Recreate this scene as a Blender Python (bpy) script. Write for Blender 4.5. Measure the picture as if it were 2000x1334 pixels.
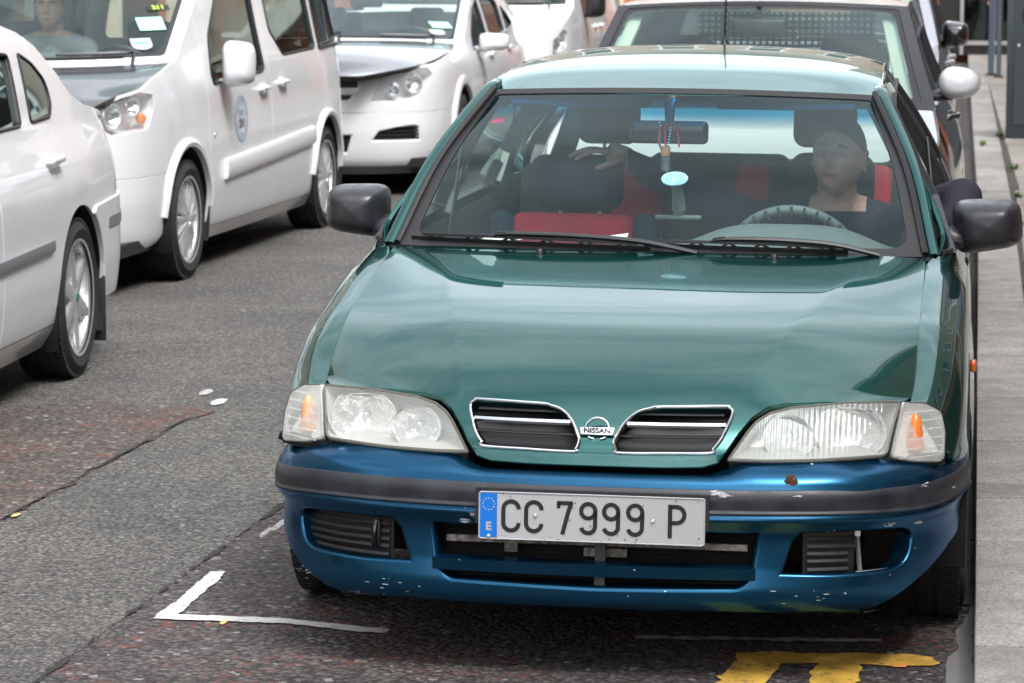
# ---------------------------------------------------------------- imports, camera, world, sun
import bpy, bmesh, math, random
import numpy as np
from mathutils import Vector, Matrix
from mathutils.geometry import delaunay_2d_cdt
for o in list(bpy.data.objects): bpy.data.objects.remove(o)
sc = bpy.context.scene
COL = sc.collection
R = math.radians

cam_d = bpy.data.cameras.new('camera'); cam = bpy.data.objects.new('camera', cam_d); COL.objects.link(cam)
cam.location = (0.852, -7.042, 1.70)
cam.rotation_euler = (R(90 - 7.281), 0, R(8.382))
cam_d.sensor_width = 36; cam_d.lens = 6160 / 2000 * 36
cam_d.clip_start = 0.1; cam_d.clip_end = 2000
cam_d.dof.use_dof = True; cam_d.dof.focus_distance = 8.0; cam_d.dof.aperture_fstop = 11
sc.camera = cam

world = bpy.data.worlds.new('World'); sc.world = world; world.use_nodes = True
wn = world.node_tree; wn.nodes.clear()
SUN_EL, SUN_AZ = 56, 138          # degrees; azimuth counted from +Y clockwise
sky = wn.nodes.new('ShaderNodeTexSky'); sky.sky_type = 'NISHITA'; sky.sun_disc = False
sky.sun_elevation = R(SUN_EL); sky.sun_rotation = R(SUN_AZ); sky.dust_density = 3.0; sky.air_density = 1.0; sky.ozone_density = 1.0
hs = wn.nodes.new('ShaderNodeHueSaturation'); hs.inputs['Saturation'].default_value = 0.22; hs.inputs['Value'].default_value = 1.0
tcw = wn.nodes.new('ShaderNodeTexCoord'); mpw = wn.nodes.new('ShaderNodeMapping'); mpw.inputs['Scale'].default_value = (1.0, 1.0, 2.6)
nzw = wn.nodes.new('ShaderNodeTexNoise'); nzw.inputs['Scale'].default_value = 2.2; nzw.inputs['Detail'].default_value = 7; nzw.inputs['Roughness'].default_value = .55
rpw = wn.nodes.new('ShaderNodeValToRGB')
rpw.color_ramp.elements[0].position = .40; rpw.color_ramp.elements[0].color = (1.0, 1.04, 1.10, 1)
rpw.color_ramp.elements[1].position = .62; rpw.color_ramp.elements[1].color = (2.35, 2.35, 2.33, 1)
mxw = wn.nodes.new('ShaderNodeMixRGB'); mxw.blend_type = 'MULTIPLY'; mxw.inputs[0].default_value = 1
bgw = wn.nodes.new('ShaderNodeBackground'); bgw.inputs['Strength'].default_value = 0.10
ow = wn.nodes.new('ShaderNodeOutputWorld')
L = wn.links.new
L(sky.outputs[0], hs.inputs['Color']); L(tcw.outputs['Generated'], mpw.inputs[0]); L(mpw.outputs[0], nzw.inputs['Vector'])
L(nzw.outputs[0], rpw.inputs[0]); L(hs.outputs[0], mxw.inputs[1]); L(rpw.outputs[0], mxw.inputs[2])
L(mxw.outputs[0], bgw.inputs[0]); L(bgw.outputs[0], ow.inputs[0])

sun_d = bpy.data.lights.new('sun', 'SUN'); sun = bpy.data.objects.new('sun', sun_d); COL.objects.link(sun)
sun_d.energy = 0.85; sun_d.angle = R(14); sun_d.color = (1, .98, .95)
_e, _a = R(SUN_EL), R(SUN_AZ)
sun.rotation_euler = Vector((math.sin(_a) * math.cos(_e), math.cos(_a) * math.cos(_e), math.sin(_e))).to_track_quat('Z', 'Y').to_euler()
sc.view_settings.view_transform = 'Standard'; sc.view_settings.look = 'None'
sc.view_settings.exposure = 1.65; sc.view_settings.gamma = 1.0; sc.view_settings.use_curve_mapping = False
sc.cycles.max_bounces = 10; sc.cycles.transparent_max_bounces = 16; sc.cycles.glossy_bounces = 5; sc.cycles.transmission_bounces = 6
sc.cycles.caustics_reflective = False; sc.cycles.caustics_refractive = False

#<SURF>
# ---------------------------------------------------------------- smooth curves and body surfaces (plain numpy)
def pchip(xs, ys, x):
    """monotone cubic through (xs, ys), vectorised; ys may be (n,) """
    xs = np.asarray(xs, float); ys = np.asarray(ys, float); x = np.asarray(x, float)
    h = np.diff(xs); d = np.diff(ys) / h
    m = np.zeros_like(ys)
    m[0], m[-1] = d[0], d[-1]
    for i in range(1, len(xs) - 1):
        if d[i-1] * d[i] > 0:
            w1 = 2*h[i] + h[i-1]; w2 = h[i] + 2*h[i-1]
            m[i] = (w1 + w2) / (w1 / d[i-1] + w2 / d[i])
    xc = np.clip(x, xs[0], xs[-1])
    i = np.clip(np.searchsorted(xs, xc, side='right') - 1, 0, len(xs) - 2)
    t = (xc - xs[i]) / h[i]
    r = (2*t**3 - 3*t**2 + 1)*ys[i] + (t**3 - 2*t**2 + t)*h[i]*m[i] + (-2*t**3 + 3*t**2)*ys[i+1] + (t**3 - t**2)*h[i]*m[i+1]
    return r + (x - xc) * np.where(x < xs[0], m[0], m[-1])

def cat(pts, n=12, closed=False):
    """Catmull-Rom through points of any dimension"""
    P = [np.asarray(p, float) for p in pts]
    if closed: Q = [P[-1]] + P + [P[0], P[1]]
    else: Q = [2*P[0]-P[1]] + P + [2*P[-1]-P[-2]]
    out = []
    for i in range(1, len(Q) - 2):
        a, b, c, d = Q[i-1], Q[i], Q[i+1], Q[i+2]
        for k in range(n):
            t = k / n
            out.append(.5*((2*b) + (c-a)*t + (2*a-5*b+4*c-d)*t*t + (3*b-a-3*c+d)*t**3))
    if not closed: out.append(P[-1])
    return np.array(out)

def sstep(a, b, x):
    t = np.clip((x - a) / (b - a), 0, 1); return t*t*(3 - 2*t)

def normals(S, u, v, e=1e-3):
    a = S(u+e, v) - S(u-e, v); b = S(u, v+e) - S(u, v-e)
    n = np.cross(a, b); return n / np.maximum(np.linalg.norm(n, axis=-1, keepdims=True), 1e-12)

class Skirt:
    """body side swept round a plan line. plan: half outline (x, y) from the middle of the front round to the back;
    prof: {s: [(w, inset, z), ...]} with the same w list at each s"""
    def __init__(self, plan, prof):
        P = [(-plan[1][0], plan[1][1])] + list(plan)
        c = cat(P, 24)[24:]
        L_ = np.concatenate([[0], np.cumsum(np.linalg.norm(np.diff(c, axis=0), axis=1))])
        self.s = L_; self.c = c; self.len = L_[-1]
        k = sorted(prof); self.ks = np.array(k)
        self.w = np.array([q[0] for q in prof[k[0]]])
        self.ins = np.array([[q[1] for q in prof[a]] for a in k]); self.z = np.array([[q[2] for q in prof[a]] for a in k])
    def s_of_y(self, y):
        i = np.argmax(self.c[:, 0]); return float(np.interp(y, self.c[:, 1], self.s))
    def __call__(self, s, w):
        s = np.asarray(s, float); w = np.asarray(w, float)
        s, w = np.broadcast_arrays(s, w); sh = s.shape; s = s.ravel(); w = w.ravel()
        a = np.abs(s); sg = np.where(s < 0, -1., 1.)
        def c_at(q):
            return np.stack([np.interp(q, self.s, self.c[:, 0]), np.interp(q, self.s, self.c[:, 1])], -1)
        e = .012
        p = c_at(a); t = c_at(np.minimum(a + e, self.len)) - c_at(np.maximum(a - e, 0))
        t[:, 1] = np.where(a < e, t[:, 1] * a / e, t[:, 1])
        n = np.stack([t[:, 1], -t[:, 0]], -1); n /= np.maximum(np.linalg.norm(n, axis=1, keepdims=True), 1e-9)
        # interpolate the profile tables
        ins = np.zeros_like(a); z = np.zeros_like(a)
        I = np.stack([pchip(self.w, r, w) for r in self.ins]); Z = np.stack([pchip(self.w, r, w) for r in self.z])
        j = np.clip(np.searchsorted(self.ks, a, side='right') - 1, 0, len(self.ks) - 2)
        f = np.clip((a - self.ks[j]) / (self.ks[j+1] - self.ks[j]), 0, 1); f = f*f*(3-2*f)*.5 + f*.5
        r = np.arange(len(a))
        ins = I[j, r]*(1-f) + I[j+1, r]*f; z = Z[j, r]*(1-f) + Z[j+1, r]*f
        q = p - n * ins[:, None]
        return np.stack([q[:, 0]*sg, q[:, 1], z], -1).reshape(sh + (3,))

class Loft:
    """surface between rails: rails = list of (t, curve(u)->(...,3)); second coordinate t"""
    def __init__(self, rails): self.r = rails
    def __call__(self, u, t):
        u = np.asarray(u, float); t = np.asarray(t, float); u, t = np.broadcast_arrays(u, t)
        T = [r[0] for r in self.r]; C = np.stack([r[1](u) for r in self.r])
        sh = u.shape; out = np.zeros(sh + (3,))
        # catmull in t
        T = np.array(T); n = len(T)
        if n == 2:
            f = ((t - T[0]) / (T[1] - T[0]))[..., None]; return C[0]*(1-f) + C[1]*f
        M = np.zeros_like(C)
        for i in range(n):
            a, b = max(i-1, 0), min(i+1, n-1); M[i] = (C[b] - C[a]) / (T[b] - T[a])
        j = np.clip(np.searchsorted(T, t, side='right') - 1, 0, n-2)
        h = T[j+1] - T[j]; f = ((t - T[j]) / h)[..., None]; h = h[..., None]
        def take(A, k): return np.take_along_axis(A.reshape(n, -1, 3), k.reshape(1, -1, 1).repeat(3, 2), 0).reshape(sh + (3,))
        p0, p1, m0, m1 = take(C, j), take(C, j+1), take(M, j), take(M, j+1)
        return (2*f**3-3*f**2+1)*p0 + (f**3-2*f**2+f)*h*m0 + (-2*f**3+3*f**2)*p1 + (f**3-f**2)*h*m1

def V3(x, y, z):
    x, y, z = np.broadcast_arrays(np.asarray(x, float), np.asarray(y, float), np.asarray(z, float)); return np.stack([x, y, z], -1)

def place(S, x0, y0, yaw, z0=0.):
    """surface of a car put down at (x0, y0) and turned by yaw degrees"""
    c, s = math.cos(math.radians(yaw)), math.sin(math.radians(yaw))
    def T(u, v):
        p = S(u, v); return np.stack([x0 + c*p[..., 0] - s*p[..., 1], y0 + s*p[..., 0] + c*p[..., 1], z0 + p[..., 2]], -1)
    return T

# ---- green saloon (local = world; front of the bumper at y = 0)
G_PLAN = [(0, 0), (.20, .006), (.40, .028), (.56, .066), (.668, .122), (.752, .208), (.803, .318), (.835, .46), (.854, .66), (.862, .95), (.860, 3.0), (.85, 3.6), (.80, 4.1), (.70, 4.30), (.4, 4.38), (0, 4.40)]
def _gb(d=0, h=0):   # bumper profile
    return [(.150, .11, .160), (.168, .035+d, .165), (.185, .008+d, .185), (.22, .004+d, .22), (.28, .016, .28), (.34, .020, .34), (.385, .006, .386), (.400, -.008, .400),
            (.405, .000, .407), (.43, -.001, .43), (.452, .000, .452), (.457, .004, .457), (.470, .010, .471), (.484, .022, .483+.006*h), (.494, .045, .486+.017*h), (.502, .080, .482+.033*h)]
BUMP = Skirt(G_PLAN, {0: _gb(), .26: _gb(), .36: _gb(0, 1), .5: _gb(0, 1), .8: _gb(.01, 1), 1.1: _gb(.02, 1), 4.9: _gb(.02, 1)})
_BUMP0 = BUMP
def BUMP(s, w):    # the offside corner of the bumper hangs a little
    p = _BUMP0(s, w); s_ = np.broadcast_to(np.asarray(s, float), p.shape[:-1]); w_ = np.broadcast_to(np.asarray(w, float), p.shape[:-1])
    p[..., 2] -= .032*sstep(.60, 1.12, -s_)*sstep(.33, .40, w_); return p
def hood_w(x):    # how far back the nose lies at x
    return .30 * (np.abs(x) / .7) ** 3.0
G_HV = [0, .03, .075, .13, .20, .32, .55, .86, 1.18, 1.37]
G_HY = [.052, .058, .082, .122, .182, .296, .52, .82, 1.13, 1.315]
G_HZ = [.500, .530, .568, .608, .650, .706, .774, .817, .852, .873]
def HOOD(x, v):
    x = np.asarray(x, float); v = np.asarray(v, float); x, v = np.broadcast_arrays(x, v)
    y = pchip(G_HV, G_HY, v); z = pchip(G_HV, G_HZ, v)
    ax = np.abs(x); k = 1 - sstep(.1, 1.3, v)
    y = y + hood_w(x) * k * .75 + .10*(ax/.7)**2 * sstep(.7, 1.37, v)
    z = z - .008*(ax/.7)**2.2 * sstep(.05, .5, v) + .01*(ax/.7)**2*(1-sstep(.0, .3, v))
    xc = pchip([0, .15, .25, .6, 1.0, 1.37], [.325, .335, .352, .43, .51, .60], v)      # crease either side of the centre bulge
    d = ax - xc
    z = z - .12 * .005 * np.logaddexp(0, d / .005) * (1 - sstep(.8, 1.37, v)*.8) * sstep(.08, .26, v)
    return V3(x, y, z)
_gy = np.array([.20, .30, .4, .5, .65, .8, .95, 1.1, 1.25, 1.40])
_gx = pchip([.20, .30, .5, .8, 1.1, 1.40, 1.6], [.688, .698, .716, .721, .722, .724, .80], _gy)
def _hz(x, y):
    v = np.linspace(.02, 1.5, 900); P = HOOD(np.full(900, x), v); return float(np.interp(y, P[:, 1], P[:, 2]))
_gz = np.array([_hz(a, max(b, .34)) for a, b in zip(_gx, _gy)]); _gz[0] = .618; _gz[1] = min(_gz[1], .648)
def ws_bottom(u): return V3(.712*u, 1.325 + .115*u*u, .868 - .004*u*u)
def ws_top(u): return V3(.558*u, 2.045 + .055*u*u, 1.264 - .014*u*u)
def ws_mid(u): return V3(.643*u, 1.665 + .085*u*u, 1.083 - .006*u*u)
WS = Loft([(0, ws_bottom), (.5, ws_mid), (1, ws_top)])
def g_rail(y):     # roof rail: half width and height at y
    return pchip([1.95, 2.1, 2.5, 3.0, 3.4, 3.7], [.562, .568, .560, .552, .538, .51], y), pchip([1.95, 2.1, 2.5, 3.0, 3.4, 3.7], [1.228, 1.254, 1.302, 1.314, 1.288, 1.21], y)
def ROOF(u, y):
    u, y = np.broadcast_arrays(np.asarray(u, float), np.asarray(y, float))
    w, ze = g_rail(y); zc = pchip([1.98, 2.08, 2.3, 2.6, 3.0, 3.4, 3.65, 3.8], [1.245, 1.268, 1.318, 1.350, 1.364, 1.350, 1.315, 1.27], y)
    a = np.abs(u)
    return V3(w*u, y + .055*u*u*np.clip(1-(y-2.0)/.5, 0, 1), zc - (zc-ze)*(.55*a**2 + .45*a**6))
def g_edge(y):     # hood edge / belt line
    return pchip([.20, .30, .5, .8, 1.1, 1.40, 1.6], [.688, .698, .716, .721, .722, .724, .80], y), pchip(_gy, _gz, y)
def SIDE(y, w):    # w .20 sill ... .80 shoulder
    y, w = np.broadcast_arrays(np.asarray(y, float), np.asarray(w, float)); sh = y.shape; yy = y.ravel(); ww = w.ravel()
    W = pchip([.2, .3, .42, .6, .8, 1.1, 2.2, 3.2, 3.9, 4.3], [.755, .797, .827, .844, .850, .852, .855, .848, .815, .755], yy)
    xe, ze = g_edge(yy); d = sstep(1.30, 1.62, yy)               # fender -> door
    ins = [.045+0*yy, 0*yy, 0*yy, .004+.004*d, .016+0*d, .06*(1-d)+.035*d, (W-xe)*(1-d) + .062*d]
    zz = [.20+0*yy, .32+0*yy, .46+0*yy, .50*(1-d)+.54*d, (ze-.085)*(1-d)+.69*d, (ze-.020)*(1-d)+.80*d, ze*(1-d)+.868*d]
    kw = np.array([.20, .32, .46, .52, .64, .72, .80])
    I = np.stack(ins); Z = np.stack(zz)
    # piecewise Catmull-Rom in w
    M = np.zeros_like(I); MZ = np.zeros_like(Z); n = len(kw)
    for i in range(n):
        a, b = max(i-1, 0), min(i+1, n-1); M[i] = (I[b]-I[a])/(kw[b]-kw[a]); MZ[i] = (Z[b]-Z[a])/(kw[b]-kw[a])
    M[-1] = (I[-1]-I[-2])/(kw[-1]-kw[-2])*1.6; MZ[-1] = MZ[-1]*(.3*(1-d)+d)
    j = np.clip(np.searchsorted(kw, ww, side='right')-1, 0, n-2); h = kw[j+1]-kw[j]; f = (ww-kw[j])/h; r = np.arange(len(yy))
    H = lambda P, Q: (2*f**3-3*f**2+1)*P[j, r] + (f**3-2*f**2+f)*h*Q[j, r] + (-2*f**3+3*f**2)*P[j+1, r] + (f**3-f**2)*h*Q[j+1, r]
    return V3(W - H(I, M), yy, H(Z, MZ)).reshape(sh + (3,))
def mirror(S):
    def T(u, v):
        p = S(u, v).copy(); p[..., 0] *= -1; return p
    return T
def GH(y, t):      # greenhouse side, t 0 belt .. 1 roof rail
    y, t = np.broadcast_arrays(np.asarray(y, float), np.asarray(t, float))
    y2 = 1.42 + (y-1.42)       # along the belt
    b = SIDE(np.maximum(y, 1.40), .80*np.ones_like(y)); b[..., 1] = y
    yr = np.clip(y, 1.95, 3.7); w, z = g_rail(yr); zt = z - .012; wt = w + .006
    x = b[..., 0]*(1-t) + wt*t + .028*4*t*(1-t)*.9; z = .866*(1-t) + zt*t
    return V3(x, y, z)
def LAMP(x, z):    # headlight and indicator lens
    x, z = np.broadcast_arrays(np.asarray(x, float), np.asarray(z, float)); a = np.abs(x)
    y = .048 + .16*(a/.7)**2.6 + .03*np.clip((a-.66)/.12, 0, 1.2)**2 + (z-.50)*.50 + 1.2*np.clip(z-.50, 0, 1)**2
    return V3(x, y, z)

# ---- the other cars: side swept round the plan, with the insets of the greenhouse on top
def car_skirt(W, L, zs, ins, front=0., nose=((0, 0), (.30, .02), (.55, .09), (.72, .22), (.82, .42), (.87, .70))):
    k = W/.905
    plan = [(a*k, b) for a, b in nose]+[(.892*k, 1.2), (W, 2.0), (W, L*.7), (W*.99, L-.5), (W*.96, L-.2), (W*.86, L-.05), (W*.45, L-.005), (0, L)]
    pf = lambda d: [(z, i+d*max(0, 1-abs(z-.5)/.5)*0, z) for z, i in zip(zs, ins)]
    return Skirt(plan, {0: pf(0), 1.: pf(0), 2.: pf(0), 6.: pf(0)})
SPEC = {}
SPEC['mpv'] = dict(W=.905, L=4.72, at=(-3.98, 7.25, -1.94), zs=[.16, .24, .34, .46, .60, .75, .90, 1.02, 1.10, 1.20, 1.45, 1.62, 1.74], ins=[.07, .030, .012, .0, .0, .004, .012, .028, .045, .066, .115, .150, .205])
SPEC['liftback'] = dict(W=.885, L=4.44, at=(-3.33, 1.27, 2.2), zs=[.16, .24, .34, .46, .60, .72, .82, .90, .97, 1.05, 1.20, 1.36, 1.43], ins=[.08, .03, .010, .0, .0, .004, .018, .045, .072, .096, .142, .205, .26])
SPEC['estate'] = dict(W=.90, L=4.6, at=(-3.56, 13.4, 0.), zs=[.16, .24, .34, .46, .60, .72, .82, .90, .97, 1.05, 1.20, 1.36, 1.43], ins=[.08, .03, .010, .0, .0, .004, .018, .045, .072, .096, .142, .205, .26])
SPEC['minivan'] = dict(W=.95, L=4.8, at=(-3.45, 18.6, 0.), zs=[.2, .3, .5, .8, 1.0, 1.1, 1.3, 1.6, 1.9], ins=[.08, .02, .0, .0, .01, .03, .07, .14, .24])
SPEC['small'] = dict(W=.88, L=3.95, at=(-.08, 4.95, 0.), zs=[.16, .24, .34, .46, .60, .72, .82, .90, .99, 1.05, 1.20, 1.40, 1.50], ins=[.08, .03, .010, .0, .0, .008, .03, .06, .10, .12, .18, .25, .30])
SPEC['suv'] = dict(W=.86, L=4.3, at=(-.14, 9.35, 0.), zs=[.2, .3, .45, .7, .85, .95, 1.04, 1.12, 1.2, 1.4, 1.6, 1.68], ins=[.08, .02, 0, 0, .01, .03, .05, .08, .10, .16, .24, .30])
for _k, _s in SPEC.items():
    _s['S'] = car_skirt(_s['W'], _s['L'], _s['zs'], _s['ins']); _s['c0'] = _s['S'].s_of_y(1.6)-1.6
#</SURF>
# ---------------------------------------------------------------- mesh helpers
class MB:
    """collects vertices, faces, material slots and (for body panels) vertex normals, then links ONE object"""
    def __init__(self): self.v = []; self.f = []; self.m = []; self.n = None
    def add(self, vs, fs, m=0):
        o = len(self.v); self.v += [tuple(map(float, p)) for p in vs]; self.f += [tuple(i + o for i in q) for q in fs]; self.m += [m] * len(fs); return o
    def box(self, c, s, rot=None, m=0):
        M = rot.to_matrix() if rot is not None and hasattr(rot, 'to_matrix') else None
        P = []
        for z in (-.5, .5):
            for y in (-.5, .5):
                for x in (-.5, .5):
                    p = Vector((x*s[0], y*s[1], z*s[2]))
                    if M is not None: p = M @ p
                    P.append(tuple(Vector(c) + p))
        self.add(P, [(0,2,3,1), (4,5,7,6), (0,1,5,4), (2,6,7,3), (0,4,6,2), (1,3,7,5)], m)
    def rbox(self, c, s, r=.01, seg=3, rot=None, m=0, taper=None):
        bm = bmesh.new(); bmesh.ops.create_cube(bm, size=1)
        for v in bm.verts: v.co = Vector((v.co.x*s[0], v.co.y*s[1], v.co.z*s[2]))
        if taper: 
            for v in bm.verts:
                k = taper(v.co); v.co = Vector(k)
        bmesh.ops.bevel(bm, geom=bm.edges[:], offset=r, segments=seg, affect='EDGES', profile=.5)
        M = rot.to_matrix() if rot is not None else Matrix.Identity(3)
        bm.verts.ensure_lookup_table()
        vs = [tuple(Vector(c) + M @ v.co) for v in bm.verts]; fs = [tuple(v.index for v in f.verts) for f in bm.faces]
        bm.free(); self.add(vs, fs, m)
    def tube(self, path, r, n=8, m=0, caps=True, flat=1.0, up=(0, 0, 1), closed=False):
        P = [Vector(p) for p in path]; k = len(P); rr = r if hasattr(r, '__len__') else [r]*k
        vs = []; fs = []
        prev = None
        for i, p in enumerate(P):
            if closed: t = P[(i+1) % k] - P[i-1]
            else: t = P[min(i+1, k-1)] - P[max(i-1, 0)]
            t.normalize()
            if prev is None:
                a = Vector(up).cross(t)
                if a.length < 1e-4: a = Vector((1, 0, 0)).cross(t)
            else: a = prev - t * prev.dot(t)
            a.normalize(); prev = a; b = t.cross(a)
            for j in range(n):
                q = 2*math.pi*j/n; vs.append(p + a*math.cos(q)*rr[i] + b*math.sin(q)*rr[i]*flat)
        for i in range(k if closed else k-1):
            for j in range(n):
                x = i*n; y = ((i+1) % k)*n
                fs.append((x+j, x+(j+1) % n, y+(j+1) % n, y+j))
        if caps and not closed: fs += [tuple(range(n-1, -1, -1)), tuple((k-1)*n+j for j in range(n))]
        self.add(vs, fs, m)
    def lathe(self, prof, c=(0, 0, 0), axis='x', n=32, m=0, a0=0, a1=2*math.pi, closed_prof=False):
        """prof: (radius, along axis)"""
        full = abs(a1-a0-2*math.pi) < 1e-6; vs = []; fs = []; k = len(prof); N = n if full else n+1
        for i in range(N):
            q = a0 + (a1-a0)*i/n; cs, sn = math.cos(q), math.sin(q)
            for r_, h in prof:
                p = {'x': (h, r_*cs, r_*sn), 'y': (r_*cs, h, r_*sn), 'z': (r_*cs, r_*sn, h)}[axis]
                vs.append((c[0]+p[0], c[1]+p[1], c[2]+p[2]))
        for i in range(n):
            j = (i+1) % N
            for a in range(k if closed_prof else k-1):
                b = (a+1) % k; fs.append((i*k+a, j*k+a, j*k+b, i*k+b))
        self.add(vs, fs, m)
    def grid(self, S, u, v, m=0, flip=False):
        U, V = np.meshgrid(u, v); P = S(U, V).reshape(-1, 3); a = len(u); fs = []
        for j in range(len(v)-1):
            for i in range(a-1):
                q = (j*a+i, j*a+i+1, (j+1)*a+i+1, (j+1)*a+i); fs.append(q[::-1] if flip else q)
        self.add(P, fs, m)
    def sweep(self, path, sec, up=(0, 0, 1), m=0, closed=False, caps=True):
        """section of (a, b) points carried along a path; a sideways, b towards up"""
        P = [Vector(p) for p in path]; k = len(P); n = len(sec); vs = []; fs = []
        for i, p in enumerate(P):
            t = (P[(i+1) % k] - P[i-1]) if closed else (P[min(i+1, k-1)] - P[max(i-1, 0)]); t.normalize()
            a = t.cross(Vector(up)); a.normalize(); b = a.cross(t)
            for (x, y) in sec: vs.append(p + a*x + b*y)
        for i in range(k if closed else k-1):
            x = i*n; y = ((i+1) % k)*n
            for j in range(n): fs.append((x+j, x+(j+1) % n, y+(j+1) % n, y+j))
        if caps and not closed: fs += [tuple(range(n-1, -1, -1)), tuple((k-1)*n+j for j in range(n))]
        self.add(vs, fs, m)
    def prism(self, poly, h0, h1, axis='z', m=0):
        k = len(poly)
        def q(p, h): return {'z': (p[0], p[1], h), 'y': (p[0], h, p[1]), 'x': (h, p[0], p[1])}[axis]
        vs = [q(p, h0) for p in poly] + [q(p, h1) for p in poly]
        fs = [tuple(range(k-1, -1, -1)), tuple(range(k, 2*k))] + [(i, (i+1) % k, (i+1) % k+k, i+k) for i in range(k)]
        self.add(vs, fs, m)
    def build(self, name, mats, parent=None, smooth=38, label=None):
        me = bpy.data.meshes.new(name); me.from_pydata(self.v, [], self.f)
        mats = mats if isinstance(mats, (list, tuple)) else [mats]
        for q in mats: me.materials.append(q)
        me.polygons.foreach_set('material_index', self.m)
        me.polygons.foreach_set('use_smooth', [smooth is not None] * len(self.f))
        if self.n is not None:
            me.validate(); me.update(); me.normals_split_custom_set_from_vertices(self.n)
        else:
            bm = bmesh.new(); bm.from_mesh(me); bmesh.ops.recalc_face_normals(bm, faces=bm.faces)
            if smooth is not None:
                c = R(smooth)
                for e in bm.edges:
                    if len(e.link_faces) == 2 and e.calc_face_angle(0) > c: e.smooth = False
            bm.to_mesh(me); bm.free()
        o = bpy.data.objects.new(name, me); COL.objects.link(o)
        if parent is not None: o.parent = parent
        if label: o['label'] = label
        return o

def thing(name, label, cat_, loc=(0, 0, 0), group=None, rz=0):
    o = bpy.data.objects.new(name, None); COL.objects.link(o); o.location = loc; o.rotation_euler = (0, 0, rz); o.empty_display_size = .2
    o['label'] = label; o['category'] = cat_
    if group: o['group'] = group
    return o
def tag(o, label, cat_, group=None):
    o['label'] = label; o['category'] = cat_
    if group: o['group'] = group
    return o
def struct(o): o['kind'] = 'structure'; return o
def stuff(o): o['kind'] = 'stuff'; return o

def inside(poly, P):
    x, y = P[:, 0], P[:, 1]; c = np.zeros(len(P), bool); n = len(poly)
    for i in range(n):
        (x1, y1), (x2, y2) = poly[i], poly[(i+1) % n]
        if y1 == y2: continue
        t = ((y1 > y) != (y2 > y)) & (x < (x2-x1)*(y-y1)/(y2-y1)+x1); c ^= t
    return c
def resample(poly, d):
    out = []; n = len(poly)
    for i in range(n):
        a, b = np.array(poly[i], float), np.array(poly[(i+1) % n], float); k = max(1, int(math.ceil(np.linalg.norm(b-a)/d)))
        for j in range(k): out.append(a+(b-a)*j/k)
    return np.array(out)
def rnd(poly, r, n=5, closed=True):
    """round the corners of a polygon; r one number or one per corner"""
    out = []; k = len(poly); P = [np.array(p, float) for p in poly]
    for i in range(k):
        rr = r[i] if hasattr(r, '__len__') else r
        if (not closed and i in (0, k-1)) or rr <= 0: out.append(tuple(P[i])); continue
        a, b, c = P[i-1], P[i], P[(i+1) % k]; da, dc = np.linalg.norm(a-b), np.linalg.norm(c-b)
        q = min(rr, da*.48, dc*.48); s = b+(a-b)/da*q; e = b+(c-b)/dc*q
        for j in range(n+1):
            t = j/n; out.append(tuple((1-t)**2*s+2*t*(1-t)*b+t*t*e))
    return out

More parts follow.
